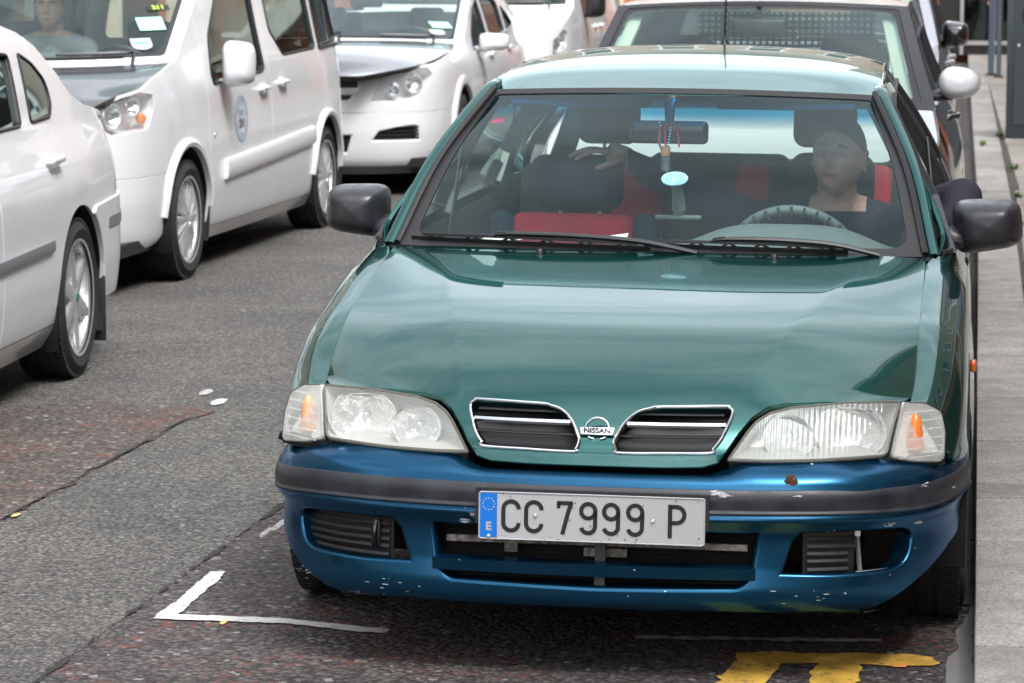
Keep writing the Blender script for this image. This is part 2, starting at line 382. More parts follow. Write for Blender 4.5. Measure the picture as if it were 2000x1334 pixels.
def panel(name, S, poly, mats, parent=None, holes=(), step=.03, edge=.015, t=.012, r=.0025, rim=None, centre=(0, 2.2, .5), off=0., holemat=0, label=None, disp=None, mfun=None):
    """trimmed piece of a body surface: outline and holes are cut in the surface's own coordinates, edges rolled over and turned in"""
    loops = [resample(poly, edge)] + [resample(h, edge) for h in holes]
    allp = loops[0]; lo, hi = allp.min(0), allp.max(0)
    gx = np.arange(lo[0]+step*.5, hi[0], step); gy = np.arange(lo[1]+step*.5, hi[1], step)
    G = np.array(np.meshgrid(gx, gy)).reshape(2, -1).T
    if len(G):
        k = inside(loops[0], G)
        for h in loops[1:]: k &= ~inside(h, G)
        B = np.concatenate(loops)
        G = G[k]
        if len(G):
            keep = np.ones(len(G), bool)
            for i in range(0, len(G), 2000):
                d = ((G[i:i+2000, None]-B[None])**2).sum(-1).min(1); keep[i:i+2000] = d > (min(step, edge*1.2)*.55)**2
            G = G[keep]
    ed = []; off_ = 0
    for l in loops:
        k = len(l); ed += [(off_+i, off_+(i+1) % k) for i in range(k)]; off_ += k
    pts = np.concatenate(loops+[G]) if len(G) else np.concatenate(loops)
    res = delaunay_2d_cdt([Vector(p) for p in pts], ed, [], 0, 1e-6)
    V = np.array([tuple(p) for p in res[0]]); T = np.array([f for f in res[2] if len(f) == 3])
    c = V[T].mean(1); k = inside(loops[0], c)
    for h in loops[1:]: k &= ~inside(h, c)
    T = T[k]
    P = S(V[:, 0], V[:, 1]); N = normals(S, V[:, 0], V[:, 1])
    sg = 1. if ((P-np.array(centre))*N).sum(-1).mean() > 0 else -1.
    N = N*sg
    if off: P = P+N*off
    if disp is not None:
        P = P+N*disp(V[:, 0], V[:, 1], P)[:, None]
    mb = MB(); verts = [P]; nor = [N]
    tri = P[T]; fn = np.cross(tri[:, 1]-tri[:, 0], tri[:, 2]-tri[:, 0]); fl = (fn*N[T].mean(1)).sum(-1) < 0
    T[fl] = T[fl][:, ::-1]
    faces = [tuple(map(int, q)) for q in T]; fm = [0]*len(faces)
    if mfun is not None: fm = [int(q) for q in mfun(V[T].mean(1)[:, 0], V[T].mean(1)[:, 1], P[T].mean(1))]
    base = len(P)
    for li, l in enumerate(loops):
        tt, rr = (t, r) if li == 0 or rim is None else rim
        if tt <= 0: continue
        nxt = np.roll(l, -1, 0); prv = np.roll(l, 1, 0); tg = nxt-prv; tg /= np.maximum(np.linalg.norm(tg, axis=1, keepdims=True), 1e-9)
        area = .5*np.sum(l[:, 0]*np.roll(l[:, 1], -1)-np.roll(l[:, 0], -1)*l[:, 1]); s_ = 1 if area > 0 else -1
        if li > 0: s_ = -s_
        nu = np.stack([tg[:, 1], -tg[:, 0]], -1)*s_
        p0 = S(l[:, 0], l[:, 1]); n0 = normals(S, l[:, 0], l[:, 1])*sg
        if off: p0 = p0+n0*off
        if disp is not None: p0 = p0+n0*disp(l[:, 0], l[:, 1], p0)[:, None]
        o3 = S(l[:, 0]+nu[:, 0]*1e-3, l[:, 1]+nu[:, 1]*1e-3)-S(l[:, 0], l[:, 1]); o3 -= n0*(o3*n0).sum(-1, keepdims=True); o3 /= np.maximum(np.linalg.norm(o3, axis=1, keepdims=True), 1e-9)
        rings = [(p0, n0)]
        for q in ((.5, 1.) if rr < .006 else (.2, .4, .6, .8, 1.)):
            an = q*math.pi/2; rings.append((p0+o3*rr*math.sin(an)-n0*rr*(1-math.cos(an)), n0*math.cos(an)+o3*math.sin(an)))
        rings.append((rings[-1][0]-n0*max(tt-rr, 1e-4), o3))
        k = len(l); st = base
        for (a, b) in rings: verts.append(a); nor.append(b); base += k
        for j in range(len(rings)-1):
            for i in range(k):
                i2 = (i+1) % k; q = (st+j*k+i, st+j*k+i2, st+(j+1)*k+i2, st+(j+1)*k+i)
                faces.append(q); fm.append(holemat if li > 0 else 0)
    A = np.concatenate(verts); Nn = np.concatenate(nor)
    mb.v = [tuple(p) for p in A]; mb.m = fm
    # orient the rim faces by their normals
    ff = []
    for q in faces:
        if len(q) == 4:
            a, b, c_ = A[q[0]], A[q[1]], A[q[3]]; g = np.cross(b-a, c_-a)
            if g.dot(Nn[q[0]]+Nn[q[2]]) < 0: q = q[::-1]
        ff.append(q)
    mb.f = ff; mb.n = Nn.tolist()
    return mb.build(name, mats, parent, label=label)

def outline(S, poly, off=0., centre=(0, 2.2, .5), d=.012, closed=True):
    """3-D points along an outline lying on a surface"""
    l = resample(poly, d) if closed else np.concatenate([resample(poly, d)[:-1]])
    if not closed:
        l = []
        for a, b in zip(poly[:-1], poly[1:]):
            a, b = np.array(a, float), np.array(b, float); k = max(1, int(math.ceil(np.linalg.norm(b-a)/d))); l += [a+(b-a)*j/k for j in range(k)]
        l.append(np.array(poly[-1], float)); l = np.array(l)
    P = S(l[:, 0], l[:, 1]); N = normals(S, l[:, 0], l[:, 1]); sg = 1 if ((P-np.array(centre))*N).sum(-1).mean() > 0 else -1
    return [Vector(p) for p in P+N*sg*off], [Vector(n) for n in N*sg]

# ---------------------------------------------------------------- materials
def node(nt, t, **kw):
    n = nt.nodes.new(t)
    for k, v in kw.items():
        if k in n.inputs: n.inputs[k].default_value = v
        else: setattr(n, k, v)
    return n
def base_mat(name, col, rough=.5, metal=0., coat=0., coat_rough=.03, spec=.5, bump=None, var=0., scale=20., emis=None):
    m = bpy.data.materials.new(name); m.use_nodes = True; nt = m.node_tree; b = nt.nodes['Principled BSDF']
    b.inputs['Base Color'].default_value = (*col, 1); b.inputs['Roughness'].default_value = rough; b.inputs['Metallic'].default_value = metal
    b.inputs['Coat Weight'].default_value = coat; b.inputs['Coat IOR'].default_value = 1.5; b.inputs['Coat Roughness'].default_value = coat_rough; b.inputs['Specular IOR Level'].default_value = spec
    tc = node(nt, 'ShaderNodeTexCoord')
    if var:
        n = node(nt, 'ShaderNodeTexNoise'); n.inputs['Scale'].default_value = scale; n.inputs['Detail'].default_value = 6; nt.links.new(tc.outputs['Object'], n.inputs['Vector'])
        mr = node(nt, 'ShaderNodeMapRange'); mr.inputs['From Min'].default_value = .3; mr.inputs['From Max'].default_value = .7; mr.inputs['To Min'].default_value = 1-var; mr.inputs['To Max'].default_value = 1+var
        nt.links.new(n.outputs[0], mr.inputs[0])
        mx = node(nt, 'ShaderNodeMixRGB', blend_type='MULTIPLY'); mx.inputs[0].default_value = 1; mx.inputs[1].default_value = (*col, 1)
        nt.links.new(mr.outputs[0], mx.inputs[2]); nt.links.new(mx.outputs[0], b.inputs['Base Color'])
        mr2 = node(nt, 'ShaderNodeMapRange'); mr2.inputs['To Min'].default_value = max(0, rough-.12); mr2.inputs['To Max'].default_value = min(1, rough+.12); mr2.inputs['From Min'].default_value = .3; mr2.inputs['From Max'].default_value = .7
        nt.links.new(n.outputs[0], mr2.inputs[0]); nt.links.new(mr2.outputs[0], b.inputs['Roughness'])
    if bump:
        n2 = node(nt, 'ShaderNodeTexNoise'); n2.inputs['Scale'].default_value = bump[0]; n2.inputs['Detail'].default_value = 4; nt.links.new(tc.outputs['Object'], n2.inputs['Vector'])
        bp = node(nt, 'ShaderNodeBump'); bp.inputs['Strength'].default_value = bump[1]; bp.inputs['Distance'].default_value = bump[2]
        nt.links.new(n2.outputs[0], bp.inputs['Height']); nt.links.new(bp.outputs[0], b.inputs['Normal'])
    if emis:
        b.inputs['Emission Color'].default_value = (*emis[0], 1); b.inputs['Emission Strength'].default_value = emis[1]
    return m
def paint(name, col, metal=.7, rough=.35, coat=1., coat_rough=.03, dust=.10, dustcol=(.35, .34, .31), chips=0., chipz=None, spec=.5, wav=.0):
    """metallic car paint under clear coat, with a thin uneven film of dust and, if asked, stone chips"""
    m = base_mat(name, col, rough, metal, coat, coat_rough, spec); nt = m.node_tree; b = nt.nodes['Principled BSDF']; tc = [n for n in nt.nodes if n.type == 'TEX_COORD'][0]
    n = node(nt, 'ShaderNodeTexNoise'); n.inputs['Scale'].default_value = 3.5; n.inputs['Detail'].default_value = 9; n.inputs['Roughness'].default_value = .65; nt.links.new(tc.outputs['Object'], n.inputs['Vector'])
    mr = node(nt, 'ShaderNodeMapRange'); mr.inputs['From Min'].default_value = .4; mr.inputs['From Max'].default_value = .75; mr.inputs['To Min'].default_value = dust*.25; mr.inputs['To Max'].default_value = dust
    nt.links.new(n.outputs[0], mr.inputs[0])
    mx = node(nt, 'ShaderNodeMixRGB'); mx.inputs[1].default_value = (*col, 1); mx.inputs[2].default_value = (*dustcol, 1); nt.links.new(mr.outputs[0], mx.inputs[0])
    last = mx
    mr3 = node(nt, 'ShaderNodeMapRange'); mr3.inputs['From Min'].default_value = .4; mr3.inputs['From Max'].default_value = .8; mr3.inputs['To Min'].default_value = coat_rough; mr3.inputs['To Max'].default_value = coat_rough+.06
    nt.links.new(n.outputs[0], mr3.inputs[0]); nt.links.new(mr3.outputs[0], b.inputs['Coat Roughness'])
    if chips:
        v = node(nt, 'ShaderNodeTexVoronoi'); v.inputs['Scale'].default_value = 95; v.inputs['Randomness'].default_value = 1
        mp = node(nt, 'ShaderNodeMapping'); mp.inputs['Scale'].default_value = (.75, .9, 1.3); nt.links.new(tc.outputs['Object'], mp.inputs[0]); nt.links.new(mp.outputs[0], v.inputs['Vector'])
        sp = node(nt, 'ShaderNodeSeparateColor'); nt.links.new(v.outputs['Color'], sp.inputs[0])
        a = node(nt, 'ShaderNodeMath', operation='LESS_THAN'); a.inputs[1].default_value = chips; nt.links.new(sp.outputs[0], a.inputs[0])
        sz = node(nt, 'ShaderNodeMath', operation='MULTIPLY'); sz.inputs[1].default_value = .28; nt.links.new(sp.outputs[1], sz.inputs[0])
        c_ = node(nt, 'ShaderNodeMath', operation='LESS_THAN'); nt.links.new(v.outputs['Distance'], c_.inputs[0]); nt.links.new(sz.outputs[0], c_.inputs[1])
        d = node(nt, 'ShaderNodeMath', operation='MULTIPLY'); nt.links.new(a.outputs[0], d.inputs[0]); nt.links.new(c_.outputs[0], d.inputs[1])
        n4 = node(nt, 'ShaderNodeTexNoise'); n4.inputs['Scale'].default_value = 6; nt.links.new(tc.outputs['Object'], n4.inputs['Vector'])
        g = node(nt, 'ShaderNodeMath', operation='GREATER_THAN'); g.inputs[1].default_value = .5; nt.links.new(n4.outputs[0], g.inputs[0])
        d2 = node(nt, 'ShaderNodeMath', operation='MULTIPLY'); nt.links.new(d.outputs[0], d2.inputs[0]); nt.links.new(g.outputs[0], d2.inputs[1])
        mx2 = node(nt, 'ShaderNodeMixRGB'); nt.links.new(mx.outputs[0], mx2.inputs[1]); mx2.inputs[2].default_value = (.62, .62, .6, 1); nt.links.new(d2.outputs[0], mx2.inputs[0]); last = mx2
        inv = node(nt, 'ShaderNodeMath', operation='SUBTRACT'); inv.inputs[0].default_value = metal; mm = node(nt, 'ShaderNodeMath', operation='MULTIPLY'); mm.inputs[1].default_value = metal
        nt.links.new(d2.outputs[0], mm.inputs[0]); nt.links.new(mm.outputs[0], inv.inputs[1]); nt.links.new(inv.outputs[0], b.inputs['Metallic'])
    nt.links.new(last.outputs[0], b.inputs['Base Color'])
    if wav:
        n5 = node(nt, 'ShaderNodeTexNoise'); n5.inputs['Scale'].default_value = 5.; n5.inputs['Detail'].default_value = 2; nt.links.new(tc.outputs['Object'], n5.inputs['Vector'])
        bp = node(nt, 'ShaderNodeBump'); bp.inputs['Strength'].default_value = 1.; bp.inputs['Distance'].default_value = wav
        nt.links.new(n5.outputs[0], bp.inputs['Height']); nt.links.new(bp.outputs[0], b.inputs['Normal']); nt.links.new(bp.outputs[0], b.inputs['Coat Normal'])
    return m
def glass(name, tint=(.8, .88, .85), ior=1.5, band=None, haze=.0, hazecol=(.5, .55, .53), refl=1.0):
    """thin car glass: see-through, tinted, mirror reflection by Fresnel, light film of dust; band = (axis, start, end, colour) of a shade strip"""
    m = bpy.data.materials.new(name); m.use_nodes = True; nt = m.node_tree; nt.nodes.clear(); lk = nt.links.new
    out = node(nt, 'ShaderNodeOutputMaterial'); tr = node(nt, 'ShaderNodeBsdfTransparent'); gl = node(nt, 'ShaderNodeBsdfGlossy'); gl.inputs['Roughness'].default_value = .01
    fr = node(nt, 'ShaderNodeFresnel'); mix = node(nt, 'ShaderNodeMixShader')
    geo = node(nt, 'ShaderNodeNewGeometry'); im = node(nt, 'ShaderNodeMapRange'); im.inputs['To Min'].default_value = ior; im.inputs['To Max'].default_value = 1/ior; lk(geo.outputs['Backfacing'], im.inputs[0]); lk(im.outputs[0], fr.inputs['IOR'])
    tr.inputs['Color'].default_value = (*tint, 1); gl.inputs['Color'].default_value = (.80, .97, .96, 1)
    ms = node(nt, 'ShaderNodeMath', operation='MULTIPLY'); ms.inputs[1].default_value = 1.0*refl; ms.use_clamp = True; lk(fr.outputs[0], ms.inputs[0])
    lk(ms.outputs[0], mix.inputs[0]); src = tr
    tc = node(nt, 'ShaderNodeTexCoord')
    if band:
        sx = node(nt, 'ShaderNodeSeparateXYZ'); lk(tc.outputs['Object'], sx.inputs[0])
        mr = node(nt, 'ShaderNodeMapRange'); mr.inputs['From Min'].default_value = band[1]; mr.inputs['From Max'].default_value = band[2]; lk(sx.outputs[band[0]], mr.inputs[0])
        cm = node(nt, 'ShaderNodeMixRGB'); cm.inputs[1].default_value = (*tint, 1); cm.inputs[2].default_value = (*band[3], 1); lk(mr.outputs[0], cm.inputs[0]); lk(cm.outputs[0], tr.inputs['Color'])
    if haze:
        df = node(nt, 'ShaderNodeBsdfDiffuse'); df.inputs['Color'].default_value = (*hazecol, 1); hx = node(nt, 'ShaderNodeMixShader')
        nz = node(nt, 'ShaderNodeTexNoise'); nz.inputs['Scale'].default_value = 4; nz.inputs['Detail'].default_value = 8; lk(tc.outputs['Object'], nz.inputs['Vector'])
        mr = node(nt, 'ShaderNodeMapRange'); mr.inputs['From Min'].default_value = .35; mr.inputs['From Max'].default_value = .7; mr.inputs['To Min'].default_value = haze*.5; mr.inputs['To Max'].default_value = haze*1.3; lk(nz.outputs[0], mr.inputs[0])
        lk(mr.outputs[0], hx.inputs[0]); lk(tr.outputs[0], hx.inputs[1]); lk(df.outputs[0], hx.inputs[2]); src = hx
    lk(src.outputs[0], mix.inputs[1]); lk(gl.outputs[0], mix.inputs[2]); lk(mix.outputs[0], out.inputs[0])
    return m

M = {}
M['green'] = paint('green metallic paint', (.0003, .072, .061), .86, .25, 1., .008, .02, wav=.00012)
M['green'].node_tree.nodes['Principled BSDF'].inputs['Specular Tint'].default_value = (.12, .62, .58, 1)
M['green'].node_tree.nodes['Principled BSDF'].inputs['Coat IOR'].default_value = 1.52
M['blue'] = paint('blue metallic bumper paint', (.001, .064, .138), .84, .24, .4, .16, .03, chips=.03)
M['blue'].node_tree.nodes['Principled BSDF'].inputs['Specular Tint'].default_value = (.10, .50, .85, 1)
M['strip'] = base_mat('scuffed grey bumper plastic', (.019, .021, .028), .45, var=.4, scale=14, bump=(180, .2, .001))
M['black'] = base_mat('black plastic', (.012, .012, .013), .42)
M['pillarblack'] = base_mat('gloss black pillar', (.005, .005, .006), .28)
M['blackgloss'] = base_mat('glossy black', (.008, .008, .009), .12)
M['rubber'] = base_mat('black rubber seal', (.014, .014, .015), .55)
M['mirrorblack'] = base_mat('textured black mirror plastic', (.022, .023, .026), .36, bump=(700, .35, .0006), var=.15, scale=30)
M['dark'] = base_mat('dark void', (.004, .004, .004), .9)
M['under'] = base_mat('black underbody', (.008, .008, .008), .85)
M['chrome'] = base_mat('chrome', (.70, .71, .73), .10, 1., var=.04)
M['silver'] = base_mat('silver alloy', (.78, .79, .81), .3, .75, coat=.4)
M['reflector'] = base_mat('lamp reflector', (.93, .93, .92), .22, .7, bump=(38, .9, .012))
M['tyre'] = base_mat('tyre rubber', (.016, .016, .017), .72, var=.3, scale=25)
M['white'] = paint('white paint', (.72, .73, .75), 0., .35, 1., .02, .08)
M['whiteplate'] = base_mat('white plate', (.43, .43, .44), .4, coat=.2)
M['ink'] = base_mat('black ink', (.012, .012, .014), .35)
M['euroblue'] = base_mat('euro blue', (.0, .16, .62), .35)
M['yellow'] = base_mat('yellow print', (.75, .6, .05), .5)
M['redcloth'] = base_mat('red seat cloth', (.50, .010, .020), .8, var=.15, scale=9)
M['darkcloth'] = base_mat('dark grey seat cloth', (.018, .024, .028), .85)
M['greycloth'] = base_mat('grey trim', (.16, .18, .175), .8)
M['dash'] = base_mat('grey-green dashboard', (.10, .135, .13), .55, bump=(350, .25, .001))
M['cream'] = base_mat('cream inner trim', (.50, .56, .48), .6)
M['glass'] = glass('clear windscreen glass', (.90, .97, .95), haze=.015, hazecol=(.35, .5, .48), refl=.75, band=(2, 1.172, 1.205, (.04, .46, .80)))
M['glass2'] = glass('plain car glass', (.75, .84, .80), haze=.03)
M['glassdark'] = glass('tinted car glass', (.22, .27, .26), haze=.01, refl=1.8)
M['lens'] = glass('lamp lens', (.95, .96, .95), 1.45, haze=.10, hazecol=(.9, .9, .9))
M['paleorange'] = base_mat('faded amber bulb cover', (.80, .38, .20), .4)
M['orange'] = base_mat('amber bulb cover', (.9, .22, .03), .35, coat=.5)
M['orangelens'] = base_mat('amber lens', (.85, .13, .01), .2, coat=1)
M['red'] = base_mat('red lens', (.6, .01, .01), .2, coat=1)
M['rust'] = base_mat('rust', (.12, .045, .02), .9, bump=(90, 1, .004))
M['scrape'] = base_mat('pale scrape', (.60, .60, .60), .6)
M['cork'] = base_mat('cork', (.55, .22, .10), .8)
M['redcord'] = base_mat('red cord', (.65, .02, .03), .6)
M['paper'] = base_mat('paper', (.72, .74, .70), .8)
M['mint'] = base_mat('pale mint sticker', (.34, .78, .66), .6)
M['lime'] = base_mat('lime print', (.45, .75, .05), .6)
M['clearplastic'] = glass('clear plastic', (.6, .85, .95), 1.45, haze=.35, hazecol=(.55, .85, .95))

# ---------------------------------------------------------------- wheels
def make_wheel(parent, x, y, z, Rr, w, side, style='steel', rimr=.2):
    """tyre with rim; side = +1 when the outer face looks to +x"""
    def A(h): return x + side*h
    o = w/2; mb = MB()
    prof = [(rimr, o-.012), (rimr+.012, o-.002), (rimr+.03, o), (rimr+(Rr-rimr)*.5, o+.006), (Rr-.035, o-.001), (Rr-.014, o-.012), (Rr-.004, o-.024)]
    for g in (.06, .025, -.025, -.06):
        q = g*w/.2; prof += [(Rr-.001, q+.006), (Rr-.009, q+.005), (Rr-.009, q-.005), (Rr-.001, q-.006)]
    prof += [(Rr-.004, -o+.024), (Rr-.035, -o), (rimr, -o+.01)]
    mb.lathe([(a, side*b) for a, b in prof], (x, y, z), 'x', 64, closed_prof=True)
    for k in range(72):      # shoulder blocks
        for s_ in (1, -1):
            a = 2*math.pi*(k+(.5 if s_ < 0 else 0))/72; c = (x+side*s_*(o-.026), y+(Rr-.007)*math.cos(a), z+(Rr-.007)*math.sin(a))
            mb.box(c, (.034, .018, .014), Matrix.Rotation(a-math.pi/2, 3, 'X').to_quaternion())
    wh = mb.build('wheel', M['tyre'], parent)
    if style is None: return wh
    r = MB()
    r.lathe([(rimr*.985, side*(o-.004)), (rimr+.008, side*(o-.001)), (rimr+.006, side*(o-.012)), (rimr-.012, side*(o-.02)), (rimr-.02, side*(o-.06)), (rimr-.03, -side*(o-.03)), (rimr-.0, -side*(o-.01))], (x, y, z), 'x', 48)
    face = o-.018
    def spoke(a0, a1, r0, r1, w0, w1, h0, h1, th=.02, m=0):
        c0, s0, c1, s1 = math.cos(a0), math.sin(a0), math.cos(a1), math.sin(a1)
        P = []
        for (rr, ww, hh, c, s) in ((r0, w0, h0, c0, s0), (r1, w1, h1, c1, s1)):
            for (q, d) in ((-1, 0), (-.55, .006), (.55, .006), (1, 0), (1, -th), (-1, -th)):
                P.append((A(hh+d), y+rr*c-ww*q*s, z+rr*s+ww*q*c))
        r.add(P, [(i, (i+1) % 6, (i+1) % 6+6, i+6) for i in range(6)]+[(0, 1, 2, 3, 4, 5), (6, 7, 8, 9, 10, 11)], m)
    if style == 'six':
        for k in range(6):
            a = R(30+60*k+8); spoke(a, a, .03, rimr*.96, .034, .022, face-.004, face-.006)
            spoke(a, a, rimr*.5, rimr*.99, .022, .044, face-.012, face-.012)
        r.lathe([(0, side*(face+.006)), (.030, side*(face+.006)), (.036, side*(face+.002)), (.066, side*(face-.004)), (.07, side*(face-.02))], (x, y, z), 'x', 32)
        for k in range(5):
            a = R(72*k); r.lathe([(0, side*(face+.0)), (.009, side*(face+.0)), (.009, side*(face-.012))], (x, y+.05*math.cos(a), z+.05*math.sin(a)), 'x', 8)
    elif style == 'multi':
        for k in range(7):
            a = 2*math.pi*k/7+.2
            for d in (-.13, .13): spoke(a+d*.6, a+d*1.3, .035, rimr*.98, .012, .017, face+.008, face-.012)
            spoke(a+.45, a+.45, .05, rimr*.97, .006, .026, face-.008, face-.02)
        r.lathe([(0, side*(face+.012)), (.022, side*(face+.012)), (.03, side*(face+.006)), (.055, side*(face+.0)), (.058, side*(face-.02))], (x, y, z), 'x', 24)
    else:
        r.lathe([(0, side*(face-.03)), (.05, side*(face-.03)), (.06, side*(face-.045)), (rimr*.6, side*(face-.05)), (rimr*.75, side*(face-.02)), (rimr*.95, side*(face-.03))], (x, y, z), 'x', 32)
    rim = r.build('rim', M['silver'], wh)
    b = MB(); b.lathe([(0, side*(face-.05)), (rimr*.8, side*(face-.05)), (rimr*.8, side*(face-.07))], (x, y, z), 'x', 24); b.build('brake_disc', M['under'], wh)
    if style == 'six':
        c = MB(); c.lathe([(0, side*(face+.009)), (.018, side*(face+.009)), (.02, side*(face+.006))], (x, y, z), 'x', 20); c.build('centre_cap', base_mat('green centre cap', (.01, .18, .09), .3), wh)
    return wh

# ================================================================ GREEN SALOON
car = thing('parked_car', 'green metallic saloon with mismatched blue bumper parked at the kerb with driver inside', 'car')
CG = (0, 2.2, .45)
def arc(cx, cy, r, a0, a1, n=14): return [(cx+r*math.cos(R(a0+(a1-a0)*i/n)), cy+r*math.sin(R(a0+(a1-a0)*i/n))) for i in range(n+1)]
# --- bonnet
hr = [(.0, .001), (.16, .001), (.245, .003), (.278, .012), (.297, .04), (.318, .080), (.350, .132), (.385, .168), (.43, .184), (.52, .197), (.62, .204), (.672, .190)]
seam = []
for y in np.linspace(.36, 1.40, 14):
    xe = float(g_edge(y)[0])-.004
    vv = np.linspace(0, 1.42, 800); Y_ = HOOD(np.full(800, xe), vv)[:, 1]; seam.append((xe, float(vv[np.argmin(abs(Y_-y))])))
seam[0] = (.694, .212)
back = [(.6, 1.362), (.3, 1.356), (0, 1.354)]
right = hr+seam+back
hood_poly = right+[(-a, b) for a, b in right[::-1] if a > 0.0001]
gr = [(.0365, .054), (.041, .069), (.058, .108), (.084, .139), (.111, .152), (.145, .160), (.284, .162), (.301, .156), (.309, .136), (.292, .074), (.272, .041), (.255, .030), (.06, .0275), (.043, .034)]
def cr(p): 
    q = cat(p, 6, closed=True); return [tuple(a) for a in q]
grR = cr(gr); grL = [(-a, b) for a, b in grR]
def dent(u, v, P):
    on = 0
    return 0*on+.0010*np.exp(-((u+.12)/.20)**2-((v-.75)/.12)**2)-.0012*np.exp(-((u+.5)/.12)**2-((v-.62)/.16)**2)
hood = panel('bonnet', HOOD, hood_poly, M['green'], car, holes=[grR, grL], step=.014, edge=.010, t=.012, r=.004, centre=CG, disp=dent, rim=(.02, .004))
for G_ in (grR, grL):
    sx = 1 if G_ is grR else -1
    P, N = outline(HOOD, G_, off=.004, centre=CG, d=.006)
    g = MB(); sec = [(math.cos(q)*.0036, math.sin(q)*.0036) for q in np.linspace(0, 2*math.pi, 9)[:-1]]
    c0 = sum(P, Vector())/len(P); P2 = [p+(c0-p).normalized()*.004 for p in P]
    g.sweep(P2, sec, up=(0, -1, .5), closed=True); gs = g.build('grille_surround', M['chrome'], car)
    # recessed basin and slats
    b = MB(); k = len(P); back_ = [p+Vector((0, .055, -.004)) for p in P2]
    back2 = [c0+Vector((0, .06, -.004))+(p-c0)*.86 for p in P2]
    b.add(P2+back_, [(i, (i+1) % k, (i+1) % k+k, i+k) for i in range(k)]); b.add(back_, [tuple(range(k))]); b.build('grille_basin', M['black'], gs)
    x0, x1 = sx*.066, sx*.292
    def zv(x, v): return HOOD(np.array([x]), np.array([v]))[0]
    for v_, nm, ma, th in ((.104, 'grille_bar', M['chrome'], .0075), (.070, 'grille_slat', M['black'], .003), (.132, 'grille_slat', M['black'], .003)):
        q = MB(); xs = np.linspace(x0*(1.0 if v_ > .08 else .85), x1, 12) if nm == 'grille_bar' else np.linspace(sx*(.045 if v_ < .08 else .09), sx*.286, 12)
        path = [Vector(zv(x, v_))+Vector((0, .004 if nm == 'grille_bar' else .012, 0)) for x in xs]
        q.sweep(path, [(-.014 if 0 else -.010, -th), (.002, -th*.8), (.005, 0), (.002, th*.8), (-.010, th)] if sx > 0 else [(.010, -th), (-.002, -th*.8), (-.005, 0), (-.002, th*.8), (.010, th)], up=(0, 0, 1))
        q.build(nm, ma, gs)
# --- badge
bd = MB(); c = HOOD(np.array([.0]), np.array([.087]))[0]; tilt = Matrix.Rotation(R(-24), 4, 'X'); 
def bl(x, z, d=0): return Vector(c)+Vector((0, -.010, 0))+(tilt @ Vector((x, -d, z)))
sec = MB(); 
bd.rbox(tuple(bl(0, -.002, .001)), (.080, .008, .019), .003, 2, rot=tilt.to_3x3().to_quaternion())
bd.tube([bl(.027*math.cos(q), .004+.026*math.sin(q)) for q in np.linspace(R(8), R(172), 16)], .0032, 8)
bd.tube([bl(.023*math.cos(q), -.010+.010*math.sin(q)) for q in np.linspace(R(-150), R(-110), 5)], .0022, 6)
bd.tube([bl(.023*math.cos(q), -.010+.010*math.sin(q)) for q in np.linspace(R(-70), R(-30), 5)], .0022, 6)
badge = bd.build('badge', M['chrome'], car)
def text(s, loc, rot, size, mat_, parent, name='lettering', ex=.0006, sx=1., bold=0., align='CENTER'):
    cu = bpy.data.curves.new(name, 'FONT'); cu.body = s; cu.size = size; cu.extrude = ex; cu.align_x = align; cu.align_y = 'CENTER'; cu.offset = bold
    o = bpy.data.objects.new(name, cu); COL.objects.link(o)
    dg = bpy.context.evaluated_depsgraph_get(); me = bpy.data.meshes.new_from_object(o.evaluated_get(dg)); bpy.data.objects.remove(o)
    me.materials.clear(); me.materials.append(mat_)
    ob = bpy.data.objects.new(name, me); COL.objects.link(ob); ob.matrix_world = Matrix.Translation(Vector(loc)) @ rot @ Matrix.Diagonal((sx, 1, 1, 1)); ob.parent = parent
    return ob
FRONT = Matrix.Rotation(R(90), 4, 'X')
text('NISSAN', bl(0, -.002, .0062), tilt @ FRONT, .0165, M['ink'], badge, sx=1.12, bold=.0006)

# --- front wings, with arches
WC = .93; WR = .325; WZ = .285
def sidepoly_front():
    p = [(.30, .80)]
    p = [(.335, .80)]+[(y, .80) for y in np.linspace(.38, 1.40, 8)]+[(1.40, .70), (1.395, .5), (1.385, .235)]
    p += [(WC+WR, .235)]+arc(WC, WZ+.01, WR, 0, 180)[1:-1]
    p += [(.615, .40), (.60, .475), (.40, .490), (.365, .502), (.345, .56), (.338, .64), (.338, .75)]
    return p
fp = sidepoly_front()
for S_, nm in ((SIDE, 1), (mirror(SIDE), -1)):
    lb = None
    wing = panel('front_wing', S_, fp, M['green'], car, step=.025, edge=.014, centre=CG, t=.02, r=.004)
    # arch liner
    a = MB(); a.lathe([(.001, nm*.60), (WR+.006, nm*.60), (WR+.006, nm*.845)], (0, WC, WZ+.01), 'x', 24, a0=R(-20), a1=R(200)); a.build('wheel_arch_liner', M['under'], wing)
# side repeater
rp = MB(); rp.rbox((.853, 1.22, .60), (.016, .055, .03), .007, 3); rp.build('side_repeater', M['orangelens'], car)
